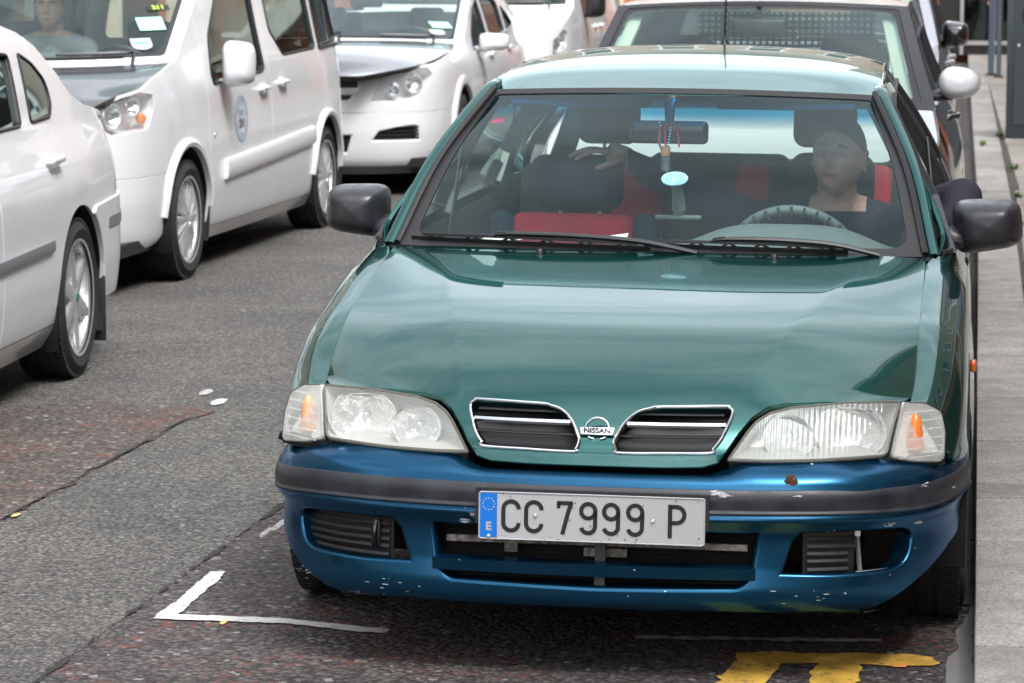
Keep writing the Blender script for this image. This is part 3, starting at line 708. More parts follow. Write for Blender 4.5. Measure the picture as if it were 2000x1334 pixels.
# --- doors
def door(S_, sgn, y0, y1, yb, name, window_open=False, rear=False):
    low = [(y0, .235), (y0-.004, .5), (y0, .795), (y1-.004, .795)]
    if rear: low += [(3.62, .62)]+[(p[0], p[1]) for p in arc(3.53, WZ+.01, .335, 78, 160, 8)]+[(3.20, .235)]
    else: low += [(y1, .5), (y1, .235)]
    d = panel(name, S_, rnd(low, .012), M['green'], car, step=.04, edge=.02, centre=CG)
    return d
for S_, G_, sg in ((SIDE, GH, 1), (mirror(SIDE), mirror(GH), -1)):
    d1 = door(S_, sg, 1.405, 2.44, 0, 'front_door'); d2 = door(S_, sg, 2.448, 3.45, 0, 'rear_door', rear=True)
    for dd, yh_ in ((d1, 2.33), (d2, 3.25)):
        h = MB(); h.rbox((sg*.818, yh_, .765), (.03, .15, .032), .012, 3); h.build('door_handle', M['green'], dd)
    # rear quarter
    q = panel('rear_wing', S_, [(3.46, .80), (3.46, .66), (3.63, .62)]+arc(3.53, WZ+.01, .335, 78, 0, 8)+[(3.87, .25), (4.28, .30), (4.28, .80)], M['green'], car, step=.05, edge=.02, centre=CG)
    # greenhouse side: frame with window openings
    fr = [(1.44, .0), (4.05, .0), (3.85, .45), (3.62, .985), (2.6, .985), (2.14, .985), (2.05, .93)]
    w1 = rnd([(1.66, .045), (2.46, .045), (2.46, .90), (2.20, .90), (2.10, .82)], .03); w2 = rnd([(2.53, .045), (3.36, .045), (3.42, .3), (3.36, .90), (2.53, .90)], .03)
    gh = panel('door_frame', G_, fr, [M['green'], M['black']], car, holes=[w1, w2], step=.04, edge=.014, centre=CG, rim=(.03, .006), holemat=1,
               mfun=lambda u, v, P: (v > 5))
    for wi, wl in enumerate((w1, w2)):
        P, N = outline(G_, wl, off=.002, centre=CG, d=.02); s_ = MB(); s_.tube(P, .008, 6, closed=True); s_.build('window_seal', M['rubber'], gh)
        if wi == 0 and sg == 1: continue            # the driver's window is wound down
        panel('side_window', G_, wl, M['glass2'], gh, step=.08, edge=.04, off=-.012, t=0, centre=CG)
    wsx = MB(); P, N = outline(G_, [(1.46, .012), (2.4, .012), (3.4, .012), (3.98, .012)], off=.004, centre=CG, closed=False, d=.05); wsx.tube(P, .008, 6); wsx.build('waist_seal', M['rubber'], gh)
    sl = MB(); sl.sweep([Vector((sg*.80, y, .215)) for y in (1.27, 3.2)], [(-.045, -.04), (.045, -.04), (.05, .03), (-.05, .03)]); sl.build('sill', M['green'], car)
    wt = MB(); wt.tube([Vector((sg*.835, 1.64, .93)), Vector((sg*.765, 1.80, 1.03)), Vector((sg*.60, 2.12, 1.235))], .006, 6)
    # A pillar
    Ab = V3(sg*np.array([.742, .678, .582, .560]), np.array([1.44, 1.74, 2.075, 2.20]), np.array([.866, 1.076, 1.252, 1.282]))
    path = cat(Ab, 10); ap = MB(); ap.sweep([Vector(p) for p in path], [(-.014, -.024), (.016, -.034), (.020, -.016), (.015, -.002), (.004, .004), (-.008, .004), (-.014, 0)] if sg > 0 else [(.014, -.024), (-.016, -.034), (-.020, -.016), (-.015, -.002), (-.004, .004), (.008, .004), (.014, 0)] , up=(0, -.6, .8)); ap.build('windscreen_pillar', M['green'], car)
    ag = MB(); ag.sweep([Vector(p)+Vector((sg*-.024, -.006, .002)) for p in path[:-9]], [(-.008, -.012), (.008, -.012), (.008, .006), (0, .010), (-.008, .006)], up=(0, -.6, .8)); ag.build('pillar_trim', M['rubber'], car)
    rs = MB(); rs.sweep([Vector(q) for q in cat([V3(sg*g_rail(y)[0], y, g_rail(y)[1]-.004) for y in (2.10, 2.3, 2.7, 3.1, 3.5, 3.68)], 8)], [(-.010, -.02), (.010, -.02), (.010, .0), (.004, .005), (-.010, .003)]); rs.build('roof_gutter', M['green'], car)
# --- roof, rear end
roof = panel('roof', ROOF, rnd([(-1, 2.062), (-.5, 2.032), (0, 2.022), (.5, 2.032), (1, 2.062), (1, 3.68), (-1, 3.68)], .01), M['green'], car, step=.035, edge=.02, centre=(0, 2.5, .5), t=.02)
RW = Loft([(0, lambda u: V3(.51*u, 3.68+.05*(1-u*u), 1.245-.02*u*u)), (1, lambda u: V3(.66*u, 4.05+.06*(1-u*u), .91-.01*u*u))])
CR_ = (0, 2.5, .4)
rwf = [(-1, 0), (1, 0), (1, 1), (-1, 1)]; rwh = rnd([(-.86, .06), (.86, .06), (.88, .93), (-.88, .93)], .12)
rf = panel('rear_window_frame', RW, rwf, [M['green'], M['black']], car, holes=[rwh], step=.1, edge=.05, centre=CR_, holemat=1)
panel('rear_window', RW, rwh, M['glass2'], rf, step=.1, edge=.08, off=-.006, t=0, centre=CR_)
BT = Loft([(0, lambda u: V3(.72*u, 4.07+.03*(1-u*u), .885-.03*u**4)), (.6, lambda u: V3(.74*u, 4.30+.04*(1-u*u), .87-.04*u**4)), (1, lambda u: V3(.74*u, 4.36+.05*(1-u*u), .80-.03*u**4)), (1.8, lambda u: V3(.75*u, 4.39+.05*(1-u*u), .40+0*u)), (2.0, lambda u: V3(.74*u, 4.34+.05*(1-u*u), .24+0*u))])
panel('boot_lid', BT, [(-1, 0), (1, 0), (1, 2), (-1, 2)], M['green'], car, step=.12, edge=.08, centre=CR_)
# --- seals and scuttle round the windscreen
wsg = rnd([(-.975, .008), (.975, .008), (.985, .985), (-.985, .985)], [.05, .05, .02, .02])
panel('windscreen', WS, wsg, M['glass'], car, step=.06, edge=.03, centre=(0, 2.2, .4), t=.004, r=.001)
inner = rnd([(-.955, .030), (.955, .030), (.972, .978), (-.972, .978)], [.09, .09, .03, .03])
panel('windscreen_seal', WS, rnd([(-1.005, -.01), (1.005, -.01), (1.01, 1.012), (-1.01, 1.012)], .02), M['rubber'], car, holes=[inner], step=.06, edge=.02, centre=(0, 2.2, .4), off=.0035, t=.008, r=.002)
sct = Loft([(0, lambda u: V3(.714*u, 1.300+.115*u*u, .850+0*u)), (.5, lambda u: V3(.74*u, 1.322+.115*u*u, .856+0*u)), (1, lambda u: V3(.74*u, 1.36+.115*u*u, .880+0*u))])
sg_ = MB(); sg_.grid(sct, np.linspace(-1, 1, 30), np.linspace(0, 1, 5)); sg_.build('scuttle_panel', M['black'], car)
# --- wipers
def wiper(x0, x1, xa, xp):
    """blade on the bottom of the glass from x0 to x1; thick arm from xa on the blade to the pivot xp"""
    w = MB(); n = 20
    def g(x, t, o=.012):
        u = x/.72; p = WS(np.array([u]), np.array([t]))[0]; return Vector(p)+Vector((0, -.45*o, .9*o))
    f = lambda x: .030+.018*(x1-x)/(x1-x0)-.022
    xs = np.linspace(x0, x1, n); w.sweep([g(x, f(x), .008) for x in xs], [(-.002, -.008), (.002, -.008), (.004, .004), (-.004, .004)])
    w.sweep([g(x, f(x), .018+.006*math.sin(math.pi*i/(n-1))) for i, x in enumerate(xs)][1:-1], [(-.006, -.004), (.006, -.004), (.005, .004), (-.005, .004)])
    for i in range(2, 18, 3): x = xs[i]; w.sweep([g(x-.02, f(x), .010), g(x, f(x), .022), g(x+.02, f(x), .010)], [(-.004, -.003), (.004, -.003), (.004, .003), (-.004, .003)])
    P = [g(xa-.05, f(xa), .026), g(xa, f(xa), .034), g(xa+(xp-xa)*.35, f(xa)-.004, .036), g(xa+(xp-xa)*.7, .0, .032), g(xp, -.035, .020)]
    C_ = cat(P, 6); k = len(C_); 
    w.tube([Vector(p) for p in C_], [.006+.007*min(1, i/(k*.35)) for i in range(k)], 8, flat=.55)
    for i in (0, 1, 2, 3): w.rbox(tuple(Vector(C_[2+i*1])+Vector((0, 0, .003))), (.010, .012, .010), .002, 1)
    w.lathe([(0, .02), (.016, .02), (.020, .0)], tuple(g(xp, -.055, -.01)), 'z', 12)
    return w.build('wiper', M['black'], car)
wiper(-.69, -.01, -.40, .12); wiper(-.03, .52, .20, .60)
for px_ in (-.30, .325):
    nz = MB(); p = HOOD(np.array([px_]), np.array([1.30]))[0]; nz.lathe([(0, .012), (.007, .011), (.011, .005), (.012, -.004)], tuple(p), 'z', 14); nz.build('washer_nozzle', M['black'], car)
# --- bumper
def bl_(S_, pts): return pts
sb = lambda pts: [(-a, b) for a, b in pts[::-1]]
top_w = .500
band_hi = [(s, top_w) for s in np.linspace(0, .95, 20)]+[(1.02, .488), (1.025, .459), (.5, .459), (0, .459)]
mk = lambda half: half+[(-a, b) for a, b in half[::-1] if abs(a) > 1e-6]
fixh = lambda v: [(a, b) for a, b in v]
def scr(u, v, P):   # the knock on the near corner
    return -.010*np.exp(-((u-.62)/.055)**2-((v-.47)/.03)**2)-.006*np.exp(-((u-.80)/.12)**2-((v-.43)/.06)**2)
bt_hi = panel('bumper', BUMP, mk([(0, .459), (.5, .459), (1.2, .459), (1.2, .480), (1.05, .493), (.95, .501), (.5, .501), (0, .501)]), M['blue'], car, step=.02, edge=.012, t=.006, r=.001, centre=CG, disp=scr)
strip_ = panel('bumper_strip', BUMP, mk([(0, .4035), (.6, .4035), (1.195, .4035), (1.205, .43), (1.198, .4565), (.6, .4565), (0, .4565)]), M['strip'], bt_hi, step=.02, edge=.012, off=.004, t=.008, r=.0035, centre=CG, disp=scr)
lo_half = [(0, .401), (.5, .401), (1.215, .401), (1.19, .330), (1.12, .296), (1.0, .288), (.90, .264), (.80, .234), (.72, .200), (.62, .170), (.5, .152), (.25, .150), (0, .150)]
fogR = rnd([(.452, .340), (.480, .366), (.60, .366), (.76, .362), (.802, .342), (.790, .300), (.762, .268), (.72, .256), (.56, .254), (.425, .258)], [.01, .01, 0, .02, .02, .02, .02, .01, 0, .004])
fogL = [(-a, b) for a, b in fogR]
cen = rnd([(.392, .362), (-.392, .362), (-.374, .262), (-.345, .222), (0, .215), (.345, .222), (.374, .262)], [.014, .014, .02, .06, 0, .06, .02])
bump_lo = panel('bumper_apron', BUMP, mk(lo_half), M['blue'], bt_hi, holes=[fogR, fogL, cen], step=.02, edge=.010, t=.02, r=.003, rim=(.05, .011), centre=CG)
# splitter bar across the lower opening, and bits behind
sp = MB(); xs = np.linspace(-.372, .372, 24); sp.sweep([Vector(BUMP(np.array([x]), np.array([.270]))[0])+Vector((0, .014, 0)) for x in xs], [(-.006, .012), (-.012, .004), (-.010, -.008), (.03, -.018), (.035, .010)]); sp.build('lower_bar', M['blue'], bump_lo)
sp = MB(); sp.sweep([Vector(BUMP(np.array([0.]), np.array([w_]))[0])+Vector((.015, .03, 0)) for w_ in (.22, .29, .36)], [(-.012, -.01), (.012, -.01), (.012, .01), (-.012, .01)], up=(0, 1, 0)); sp.build('upright_stay', M['strip'], bump_lo)
rm = MB(); rm.box((0, .085, .315), (.70, .012, .014)); rm.box((.02, .10, .29), (.10, .01, .02)); rm.box((-.2, .095, .30), (.03, .01, .03))
for k in range(30): rm.box((-.33+k*.0225+random.uniform(-.004, .004), .078, .316+random.uniform(-.003, .003)), (.012, .004, random.uniform(.006, .012)))
rm.build('cross_member', base_mat('rusty pale metal', (.30, .27, .24), .7, var=.7, scale=60), car)
rd = MB(); rd.box((0, .16, .30), (.72, .02, .18))
for k in range(16): rd.box((0, .148, .215+k*.0105), (.70, .006, .003))
rd.build('radiator', M['under'], car)
for sg in (1, -1):
    fi = MB()
    def F_(s, w, o): 
        p = BUMP(np.array([s*sg]), np.array([w]))[0]; n = normals(BUMP, np.array([s*sg]), np.array([w]))[0]
        if (p-np.array(CG)).dot(n) < 0: n = -n
        return Vector(p+n*o)
    s0, s1 = (.50, .80) if sg < 0 else (.50, .625)
    for k in range(6):
        w_ = .272+k*.0165; xs = np.linspace(s0, s1-(.02 if k < 3 else 0), 8); fi.sweep([F_(x, w_, -.030) for x in xs], [(-.007, -.0075), (.004, -.0065), (.007, 0), (.004, .0065), (-.007, .0075)] if sg > 0 else [(.007, -.0075), (-.004, -.0065), (-.007, 0), (-.004, .0065), (.007, .0075)])
    bk = [F_(x, w_, -.040) for w_ in (.25, .375) for x in np.linspace(s0-.01, s1, 8)]; fi.add(bk, [(i, i+1, i+9, i+8) for i in range(7)])
    if sg < 0:
        fi.build('fog_lamp_blank', M['black'], bump_lo)
        t_ = MB(); t_.tube([F_(.535, .290, -.02), F_(.535, .300, -.012), F_(.535, .330, -.012), F_(.535, .345, -.02)], .007, 8); t_.build('towing_eye', M['blackgloss'], bump_lo)
        t_ = MB(); t_.rbox(tuple(F_(.535, .318, -.02)), (.022, .01, .062), .004, 2); t_.build('towing_eye_surround', M['black'], bump_lo)
    else:
        fi.build('fog_lamp_blank', M['black'], bump_lo, label='broken half of the fog lamp blank beside an open hole')
        bk_ = MB(); bk_.box(tuple(F_(.630, .350, -.03)), (.018, .003, .026)); bk_.tube([F_(.66, .262, -.06), F_(.66, .37, -.10)], .006, 6)
        bk_.tube([F_(x, .2635, -.016) for x in np.linspace(.62, .765, 8)]+[F_(.788, .30, -.02), F_(.795, .34, -.02)], .004, 6); bk_.build('bare_bracket', M['silver'], bump_lo)
# rust hole and scrapes
rh = MB(); p = BUMP(np.array([.452]), np.array([.478]))[0]
for k in range(26): 
    a = random.uniform(0, 6.28); q = random.uniform(0, 1)**.6; rh.box((p[0]+.014*q*math.cos(a), p[1]-.002+random.uniform(-.003, .003), p[2]+.011*q*math.sin(a)), (random.uniform(.004, .010), .005, random.uniform(.004, .010)), Matrix.Rotation(a, 3, 'Y').to_quaternion())
rh.build('rust_spot', M['rust'], bt_hi)
scp = MB(); rs_ = random.Random(4)
def scrape(s, w, ln, wd, dens=1):
    for k in range(int(16*dens)):
        a, b = s+rs_.gauss(0, ln*.35), w+rs_.gauss(0, wd*.35)
        p = BUMP(np.array([a]), np.array([b]))[0]; n = normals(BUMP, np.array([a]), np.array([b]))[0]
        if (p-np.array(CG)).dot(n) < 0: n = -n
        l = rs_.uniform(.001, .009)*(1 if abs(s) < .7 else 1); h = rs_.uniform(.0004, .0010); t_ = Vector(BUMP(np.array([a+.003]), np.array([b]))[0]-p).normalized(); u_ = Vector(n).cross(t_)
        c_ = Vector(p+n*(.0055 if .402 < b < .458 else .0012)); cs = [(-l, -h*.3), (-l*.3, -h), (l*.7, -h*.6), (l, h*.2), (l*.2, h), (-l*.6, h*.8)]
        o_ = [c_+t_*x*1+u_*y for x, y in cs]; scp.add(o_, [tuple(range(6))])
for a in [(-1.0, .40, .02, .006, 1.4), (-.93, .385, .02, .008, 1.2), (-.30, .365, .012, .01, 1.6), (-.28, .385, .01, .01, 1), (.285, .452, .02, .004, 2), (.30, .447, .02, .004, 2), (.47, .448, .01, .003, .5), (.80, .365, .02, .004, 2.5), (.70, .37, .02, .006, .8), (-.2, .158, .2, .006, 2), (.1, .16, .12, .006, 2), (-.55, .175, .14, .01, .8), (.55, .170, .12, .006, .8), (.66, .172, .03, .004, 1.6), (-.75, .2, .06, .02, .8), (-.5, .21, .16, .03, .6), (.5, .22, .16, .03, .5), (.8, .455, .02, .006, .8), (.95, .43, .015, .003, .6)]: scrape(*a)
stuff(scp.build('paint_scrapes', M['scrape'], bt_hi))
# --- plate
pl = MB(); pr_ = rnd([(-.26, -.055), (.26, -.055), (.26, .055), (-.26, .055)], .008)
PT = Matrix.Translation((0, -.016, .3895)) @ Matrix.Rotation(R(-2), 4, 'X')
pl.prism([(a, b) for a, b in pr_], -.0015, .0015, 'y'); pl.v = [tuple(PT @ Vector(v)) for v in pl.v]
plate = pl.build('number_plate', M['whiteplate'], car)
rimt = MB(); rimt.tube([PT @ Vector((a*.994, -.002, b*.975)) for a, b in pr_], .0016, 6, closed=True); rimt.build('plate_edge', M['whiteplate'], plate)
bk = MB(); bk.prism([(-.268, -.020), (.268, -.020), (.268, .061), (-.268, .061)], .004, .016, 'y'); bk.v = [tuple(PT @ Vector(v)) for v in bk.v]; bk.build('plate_holder', M['black'], plate)
eb = MB(); eb.prism(rnd([(-.256, -.051), (-.217, -.051), (-.217, .051), (-.256, .051)], .002), -.0024, -.0018, 'y'); eb.v = [tuple(PT @ Vector(v)) for v in eb.v]; eb.build('euro_band', M['euroblue'], plate)
st = MB()
for k in range(12):
    a = 2*math.pi*k/12; cx_, cz_ = -.2365+.0135*math.sin(a), .026+.0135*math.cos(a); st.prism([(cx_+(.0019 if j % 2 == 0 else .0008)*math.sin(math.pi*j/5), cz_+(.0019 if j % 2 == 0 else .0008)*math.cos(math.pi*j/5)) for j in range(10)][::-1], -.0028, -.0024, 'y')
st.v = [tuple(PT @ Vector(v)) for v in st.v]; st.build('euro_stars', M['yellow'], plate)
text('E', PT @ Vector((-.2365, -.0027, -.026)), FRONT, .026, M['whiteplate'], plate, bold=.0012, ex=.0003)
def stroke(mb, pts, w=.0098):
    """one pen stroke of a number-plate character"""
    P = [Vector((a, 0, b)) for a, b in pts]; n = len(P); L1, L2 = [], []
    for i in range(n):
        t = (P[min(i+1, n-1)]-P[max(i-1, 0)]).normalized(); q = Vector((-t.z, 0, t.x))*w/2; L1.append(P[i]+q); L2.append(P[i]-q)
    vs = [PT @ Vector((p.x, -.0026, p.z)) for p in L1+L2]; mb.add(vs, [(i, i+1, n+i+1, n+i) for i in range(n-1)])
    vs = [PT @ Vector((p.x, -.0014, p.z)) for p in L1+L2]; 
def glyph(ch, cx, w=.040, h=.077):
    a, b = w/2-.005, h/2-.005; g = MB(); E = lambda x, z, rx, rz, a0, a1, n=14: [(cx+x+rx*math.cos(R(a0+(a1-a0)*i/n)), z+rz*math.sin(R(a0+(a1-a0)*i/n))) for i in range(n+1)]
    if ch == 'C': stroke(g, E(0, b-a, a, a, 0, 180)[0:]+E(0, -(b-a), a, a, 180, 360))
    if ch == '7': stroke(g, [(cx-a, b), (cx+a+.003, b)]); stroke(g, [(cx+a, b+.002), (cx+a*.5, .01), (cx-a*.25, -b-.005)]); stroke(g, [(cx-a+.003, b+.003), (cx-a+.003, b-.012)], .008)
    if ch == '9': stroke(g, E(0, b-a*1.02, a, a*1.02, 0, 360, 26)); stroke(g, [(cx+a, b-a), (cx+a, 0.0), (cx+a*.98, -b+a*1.0)]+E(0, -b+a, a, a, 0, -165)[1:])
    if ch == 'P': stroke(g, [(cx-a, b+.005), (cx-a, -b-.005)]); stroke(g, [(cx-a, b), (cx+a-.018, b)]+E(a-.018, b-.0185, .018, .0185, 90, -90)+[(cx-a, b-.037)])
    return g.build('character', M['ink'], plate, smooth=None)
for ch, px_ in (('C', 999), ('C', 1044), ('7', 1104), ('9', 1151), ('9', 1196), ('9', 1243), ('P', 1325)):
    glyph(ch, (px_-1157)/856, .0455 if ch == 'C' else .0425)
for x_, z_ in ((-.128, .003), (.141, -.001), (-.236, -.048)):
    sc_ = MB(); sc_.lathe([(0, .004), (.003, .0035), (.0045, .001), (.005, 0)], (0, 0, 0), 'y', 10); sc_.v = [tuple(PT @ Vector((v[0]+x_, -.0025-v[1], v[2]+z_))) for v in sc_.v]; sc_.build('plate_screw', M['silver'], plate)
# grime specks on the plate
gs_ = MB(); r5 = random.Random(8)
for k in range(46):
    x_, z_ = r5.uniform(-.25, .25), r5.choice([r5.uniform(-.052, .052), r5.uniform(.042, .053), r5.uniform(-.053, -.045)]); q = r5.uniform(.0006, .0022)
    gs_.add([PT @ Vector((x_+q*math.cos(t)*r5.uniform(.6, 1.4), -.0029, z_+q*math.sin(t)*r5.uniform(.6, 1.2))) for t in np.linspace(0, 6.28, 7)[:-1]], [tuple(range(6))])
stuff(gs_.build('plate_grime', M['rust'], plate))
# ---------------------------------------------------------------- lamps of the green saloon
def lens_flutes(name, sx, sz, dist):
    m = glass(name, (.95, .96, .95), 1.45, haze=.24, hazecol=(.80, .80, .75)); nt = m.node_tree
    tc = [n for n in nt.nodes if n.type == 'TEX_COORD'][0]; w = node(nt, 'ShaderNodeTexWave'); w.bands_direction = 'X' if sx else 'Z'; w.inputs['Scale'].default_value = sx or sz; w.inputs['Distortion'].default_value = 0
    bp = node(nt, 'ShaderNodeBump'); bp.inputs['Distance'].default_value = dist; nt.links.new(tc.outputs['Object'], w.inputs['Vector']); nt.links.new(w.outputs[0], bp.inputs['Height'])
    for n in nt.nodes:
        if n.type in ('BSDF_GLOSSY', 'FRESNEL'): nt.links.new(bp.outputs[0], n.inputs['Normal'])
    return m
M['lens_v'] = lens_flutes('fluted lens', 26., 0, .0007); M['lens_h'] = lens_flutes('ribbed lens', 0, 20., .0012)
for _n in M['lens_h'].node_tree.nodes:
    if _n.type == 'MAP_RANGE' and abs(_n.inputs['To Max'].default_value-.312) < .001: _n.inputs['To Min'].default_value = .25; _n.inputs['To Max'].default_value = .45
M['lampside'] = base_mat('pale lamp housing', (.62, .62, .58), .3, .3)
hl = [(.303, .520), (.343, .578), (.362, .600), (.392, .617), (.44, .628), (.56, .636), (.684, .634), (.670, .580), (.658, .522), (.50, .517), (.38, .517)]
ind = [(.696, .632), (.742, .626), (.780, .604), (.790, .56), (.790, .498), (.72, .508), (.672, .520), (.684, .58)]
for sg in (1, -1):
    S_ = LAMP if sg > 0 else mirror(LAMP)
    def Lp(x, z, o=0): p = S_(np.array([x]), np.array([z]))[0]; return Vector(p)+Vector((0, o, 0))
    H_ = rnd(hl, [.004, 0, .01, 0, 0, 0, .01, 0, .012, 0, 0])
    lamp = panel('headlight', S_, H_, M['lens_v'], car, step=.03, edge=.012, t=.012, r=.004, centre=CG, label=None if sg < 0 else None)
    rm_ = MB(); P, N = outline(S_, H_, off=.001, centre=CG, d=.01); rm_.tube([p+Vector((0, .004, 0)) for p in P], .0034, 6, closed=True); rm_.build('lamp_frame', base_mat('yellowed lamp gasket', (.10, .10, .075), .5), lamp)
    # housing walls and reflector bowls behind the lens
    hb = MB(); k = len(P); c0 = sum(P, Vector())/k; bk_ = [c0+(p-c0)*.80+Vector((-sg*.0, .085, .004)) for p in P]
    hb.add(list(P)+bk_, [(i, (i+1) % k, (i+1) % k+k, i+k) for i in range(k)]); hb.add(bk_, [tuple(range(k))]); hb.build('lamp_housing', M['lampside'], lamp)
    for (cx, cz, rr) in ((.575, .572, .072), (.435, .562, .056)):
        b = MB(); c = Lp(cx, cz, .085); ca = []
        prof = [(rr*t, .055*(t*t)-.0) for t in np.linspace(.12, 1, 10)]
        n_ = 40; vs = []; 
        for i in range(n_):
            q = 2*math.pi*i/n_
            for r_, h in prof:
                kx = 1.16 if rr > .06 else 1.05; vs.append((c.x+sg*r_*kx*math.cos(q), c.y-h-.006, max(.524, min(.626, c.z+r_*.95*math.sin(q)))))
        kk = len(prof); b.add(vs, [(i*kk+a, ((i+1) % n_)*kk+a, ((i+1) % n_)*kk+a+1, i*kk+a+1) for i in range(n_) for a in range(kk-1)])
        ref = b.build('reflector', M['reflector'], lamp)
        bb = MB(); bb.lathe([(0, -.030), (.006, -.028), (.008, -.022), (.008, -.004), (.004, 0)], tuple(c), 'y', 14); bb.build('bulb', M['silver'], ref)
    # indicator
    I_ = rnd(ind, [.006, 0, .01, 0, .012, 0, .006, 0])
    il = panel('indicator', S_, I_, M['lens_h'], car, step=.03, edge=.010, t=.012, r=.004, centre=CG)
    P, N = outline(S_, I_, off=.0, centre=CG, d=.01); f_ = MB(); f_.tube([p+Vector((0, .004, 0)) for p in P], .0026, 6, closed=True); f_.build('lamp_frame', M['strip'], il)
    hb = MB(); k = len(P); c0 = sum(P, Vector())/k; bk_ = [c0+(p-c0)*.95+Vector((-sg*.010, .034, 0)) for p in P]
    hb.add(list(P)+bk_, [(i, (i+1) % k, (i+1) % k+k, i+k) for i in range(k)]); hb.add(bk_, [tuple(range(k))]); hb.build('lamp_housing', base_mat('white lamp housing', (.8, .8, .78), .5), il)
    ob = MB(); c = Lp(.722, .560, .022)
    ob.lathe([(.0, .050), (.007, .046), (.014, .03), (.018, 0), (.021, -.028), (.021, -.036), (.0, -.036)], tuple(c), 'z', 18); ob.build('amber_bulb_cover', M['orange'] if sg > 0 else M['paleorange'], il)
    for k in range(6):
        z_ = .512+.0195*k; rb = MB(); xs = np.linspace(.688 if k < 3 else .696, .784 if k < 5 else .77, 7); rb.tube([Lp(x, z_, .003) for x in xs], .0014, 4); rb.build('lens_rib', base_mat('pale lens rib', (.75, .75, .75), .3), il)
    # black gap under the lamps
    gp = MB(); gp.sweep([Lp(x, .508, .05) for x in np.linspace(.30, .77, 14)], [(-.03, -.02), (.03, -.02), (.03, .004), (-.03, .004)]); gp.build('lamp_panel', M['under'], car)
    gp = MB(); vs = [Lp(x, z, .10) for z in (.50, .615) for x in np.linspace(.27, .75, 12)]; gp.add(vs, [(i, i+1, i+13, i+12) for i in range(11)]); gp.build('slam_panel', M['under'], car)
# inner wing and slam panel so that no daylight shows through the gaps
eg = MB(); eg.box((0, .95, .38), (1.16, 1.2, .26)); eg.box((0, .60, .53), (1.1, .6, .06)); eg.box((0, 1.05, .63), (1.2, .5, .14))
eg.build('engine_bay', M['under'], car)
for sg in (1, -1):
    g_ = MB(); ys = np.linspace(.33, 1.4, 14); vs = []
    for y in ys:
        xe, ze = g_edge(y); vs += [(sg*(xe+.018), y, ze-.016), (sg*(xe-.03), y, ze-.016), (sg*(xe-.03), y, ze-.08)]
    g_.add(vs, [(i*3+a, i*3+a+1, i*3+a+4, i*3+a+3) for i in range(13) for a in range(2)]); g_.build('gutter', M['rubber'], car)
fl = MB(); fl.box((0, 2.4, .20), (1.56, 3.5, .06)); fl.box((0, 1.36, .55), (1.5, .04, .5)); fl.box((0, 3.3, .45), (1.5, .04, .4)); fl.build('floor_pan', M['under'], car)
# wheels
for wx, wy in ((-.862, .945), (.84, .915), (-.84, 3.53), (.84, 3.53)):
    make_wheel(car, wx-(.09 if wx > 0 else -.09), wy, .289, .291, .185, 1 if wx > 0 else -1, 'steel', .185)
# ---------------------------------------------------------------- door mirrors
def door_mirror(cx, cy, cz, w, h, sg, mat_, parent, foot, tilt=0., lens='glass2', depth=.12, name='door_mirror', ex=.45):
    m_ = MB(); n1, n2 = 28, 12; vs = []
    Q = Matrix.Rotation(tilt, 3, 'Y')
    for j in range(n2+1):                                       # front shell: rounded box that bulges to the front
        b = j/n2*math.pi/2
        for i in range(n1):
            a = 2*math.pi*i/n1; ca, sa = math.cos(a), math.sin(a)
            ux = np.sign(ca)*abs(ca)**ex; uz = np.sign(sa)*abs(sa)**ex; k = math.cos(b)**.5 if j < n2 else 0
            px = ux*w/2*k; pz = uz*h/2*k*(1-.10*(px*sg/(w/2))); vs.append(Vector((cx, cy, cz))+Q @ Vector((px, -depth*math.sin(b)**1.2+.0, pz)))
    m_.add(vs, [(j*n1+i, j*n1+(i+1) % n1, (j+1)*n1+(i+1) % n1, (j+1)*n1+i) for j in range(n2) for i in range(n1)])
    rim_ = vs[:n1]; m_.add(rim_+[v+Vector((0, .02, 0)) for v in rim_]+[Vector((cx, cy+.008, cz))+(v-Vector((cx, cy, cz)))*.93 for v in rim_], [(i, (i+1) % n1, (i+1) % n1+n1, i+n1) for i in range(n1)]+[(n1+i, n1+(i+1) % n1, (i+1) % n1+2*n1, i+2*n1) for i in range(n1)]+[tuple(range(2*n1, 3*n1))])
    o = m_.build(name, mat_, parent, smooth=60)
    return o
for sg in (1, -1):
    tl = R(-6)*sg if sg > 0 else R(3)
    mr = door_mirror(sg*.882, 1.72, .932 if sg < 0 else .925, .178 if sg < 0 else .190, .142, sg, M['mirrorblack'], car, None, tilt=tl)
    ft = MB(); ft.tube([Vector(p) for p in cat([(sg*.775, 1.66, .905), (sg*.795, 1.65, .893), (sg*.822, 1.66, .890), (sg*.85, 1.67, .90)], 5)], [.036-.0005*i for i in range(16)], 12, flat=.75); ft.build('mirror_foot', M['mirrorblack'], mr)
    tr_ = MB(); tr_.add([(sg*.80, 1.50, .868), (sg*.80, 1.76, .868), (sg*.745, 1.80, 1.00), (sg*.785, 1.50, .868), (sg*.785, 1.76, .868), (sg*.73, 1.80, 1.0)], [(0, 1, 2), (3, 5, 4), (0, 3, 4, 1), (1, 4, 5, 2), (2, 5, 3, 0)]); tr_.build('mirror_triangle', M['mirrorblack'], mr)
# aerial
an = MB(); b0 = Vector(ROOF(np.array([.02]), np.array([3.45]))[0]); an.lathe([(.0, .03), (.006, .028), (.010, .016), (.018, .0), (.02, -.004)], tuple(b0), 'z', 14)
an.tube([b0+Vector((0, 0, .02)), b0+Vector((0, .03, .14)), b0+Vector((0, .09, .40))], [.0035, .003, .0022], 8)
for k in range(5): an.tube([b0+Vector((0, .006+.0055*k, .045+.022*k)), b0+Vector((0, .008+.0055*k, .055+.022*k))], .005, 8)
an.build('aerial', M['black'], car)
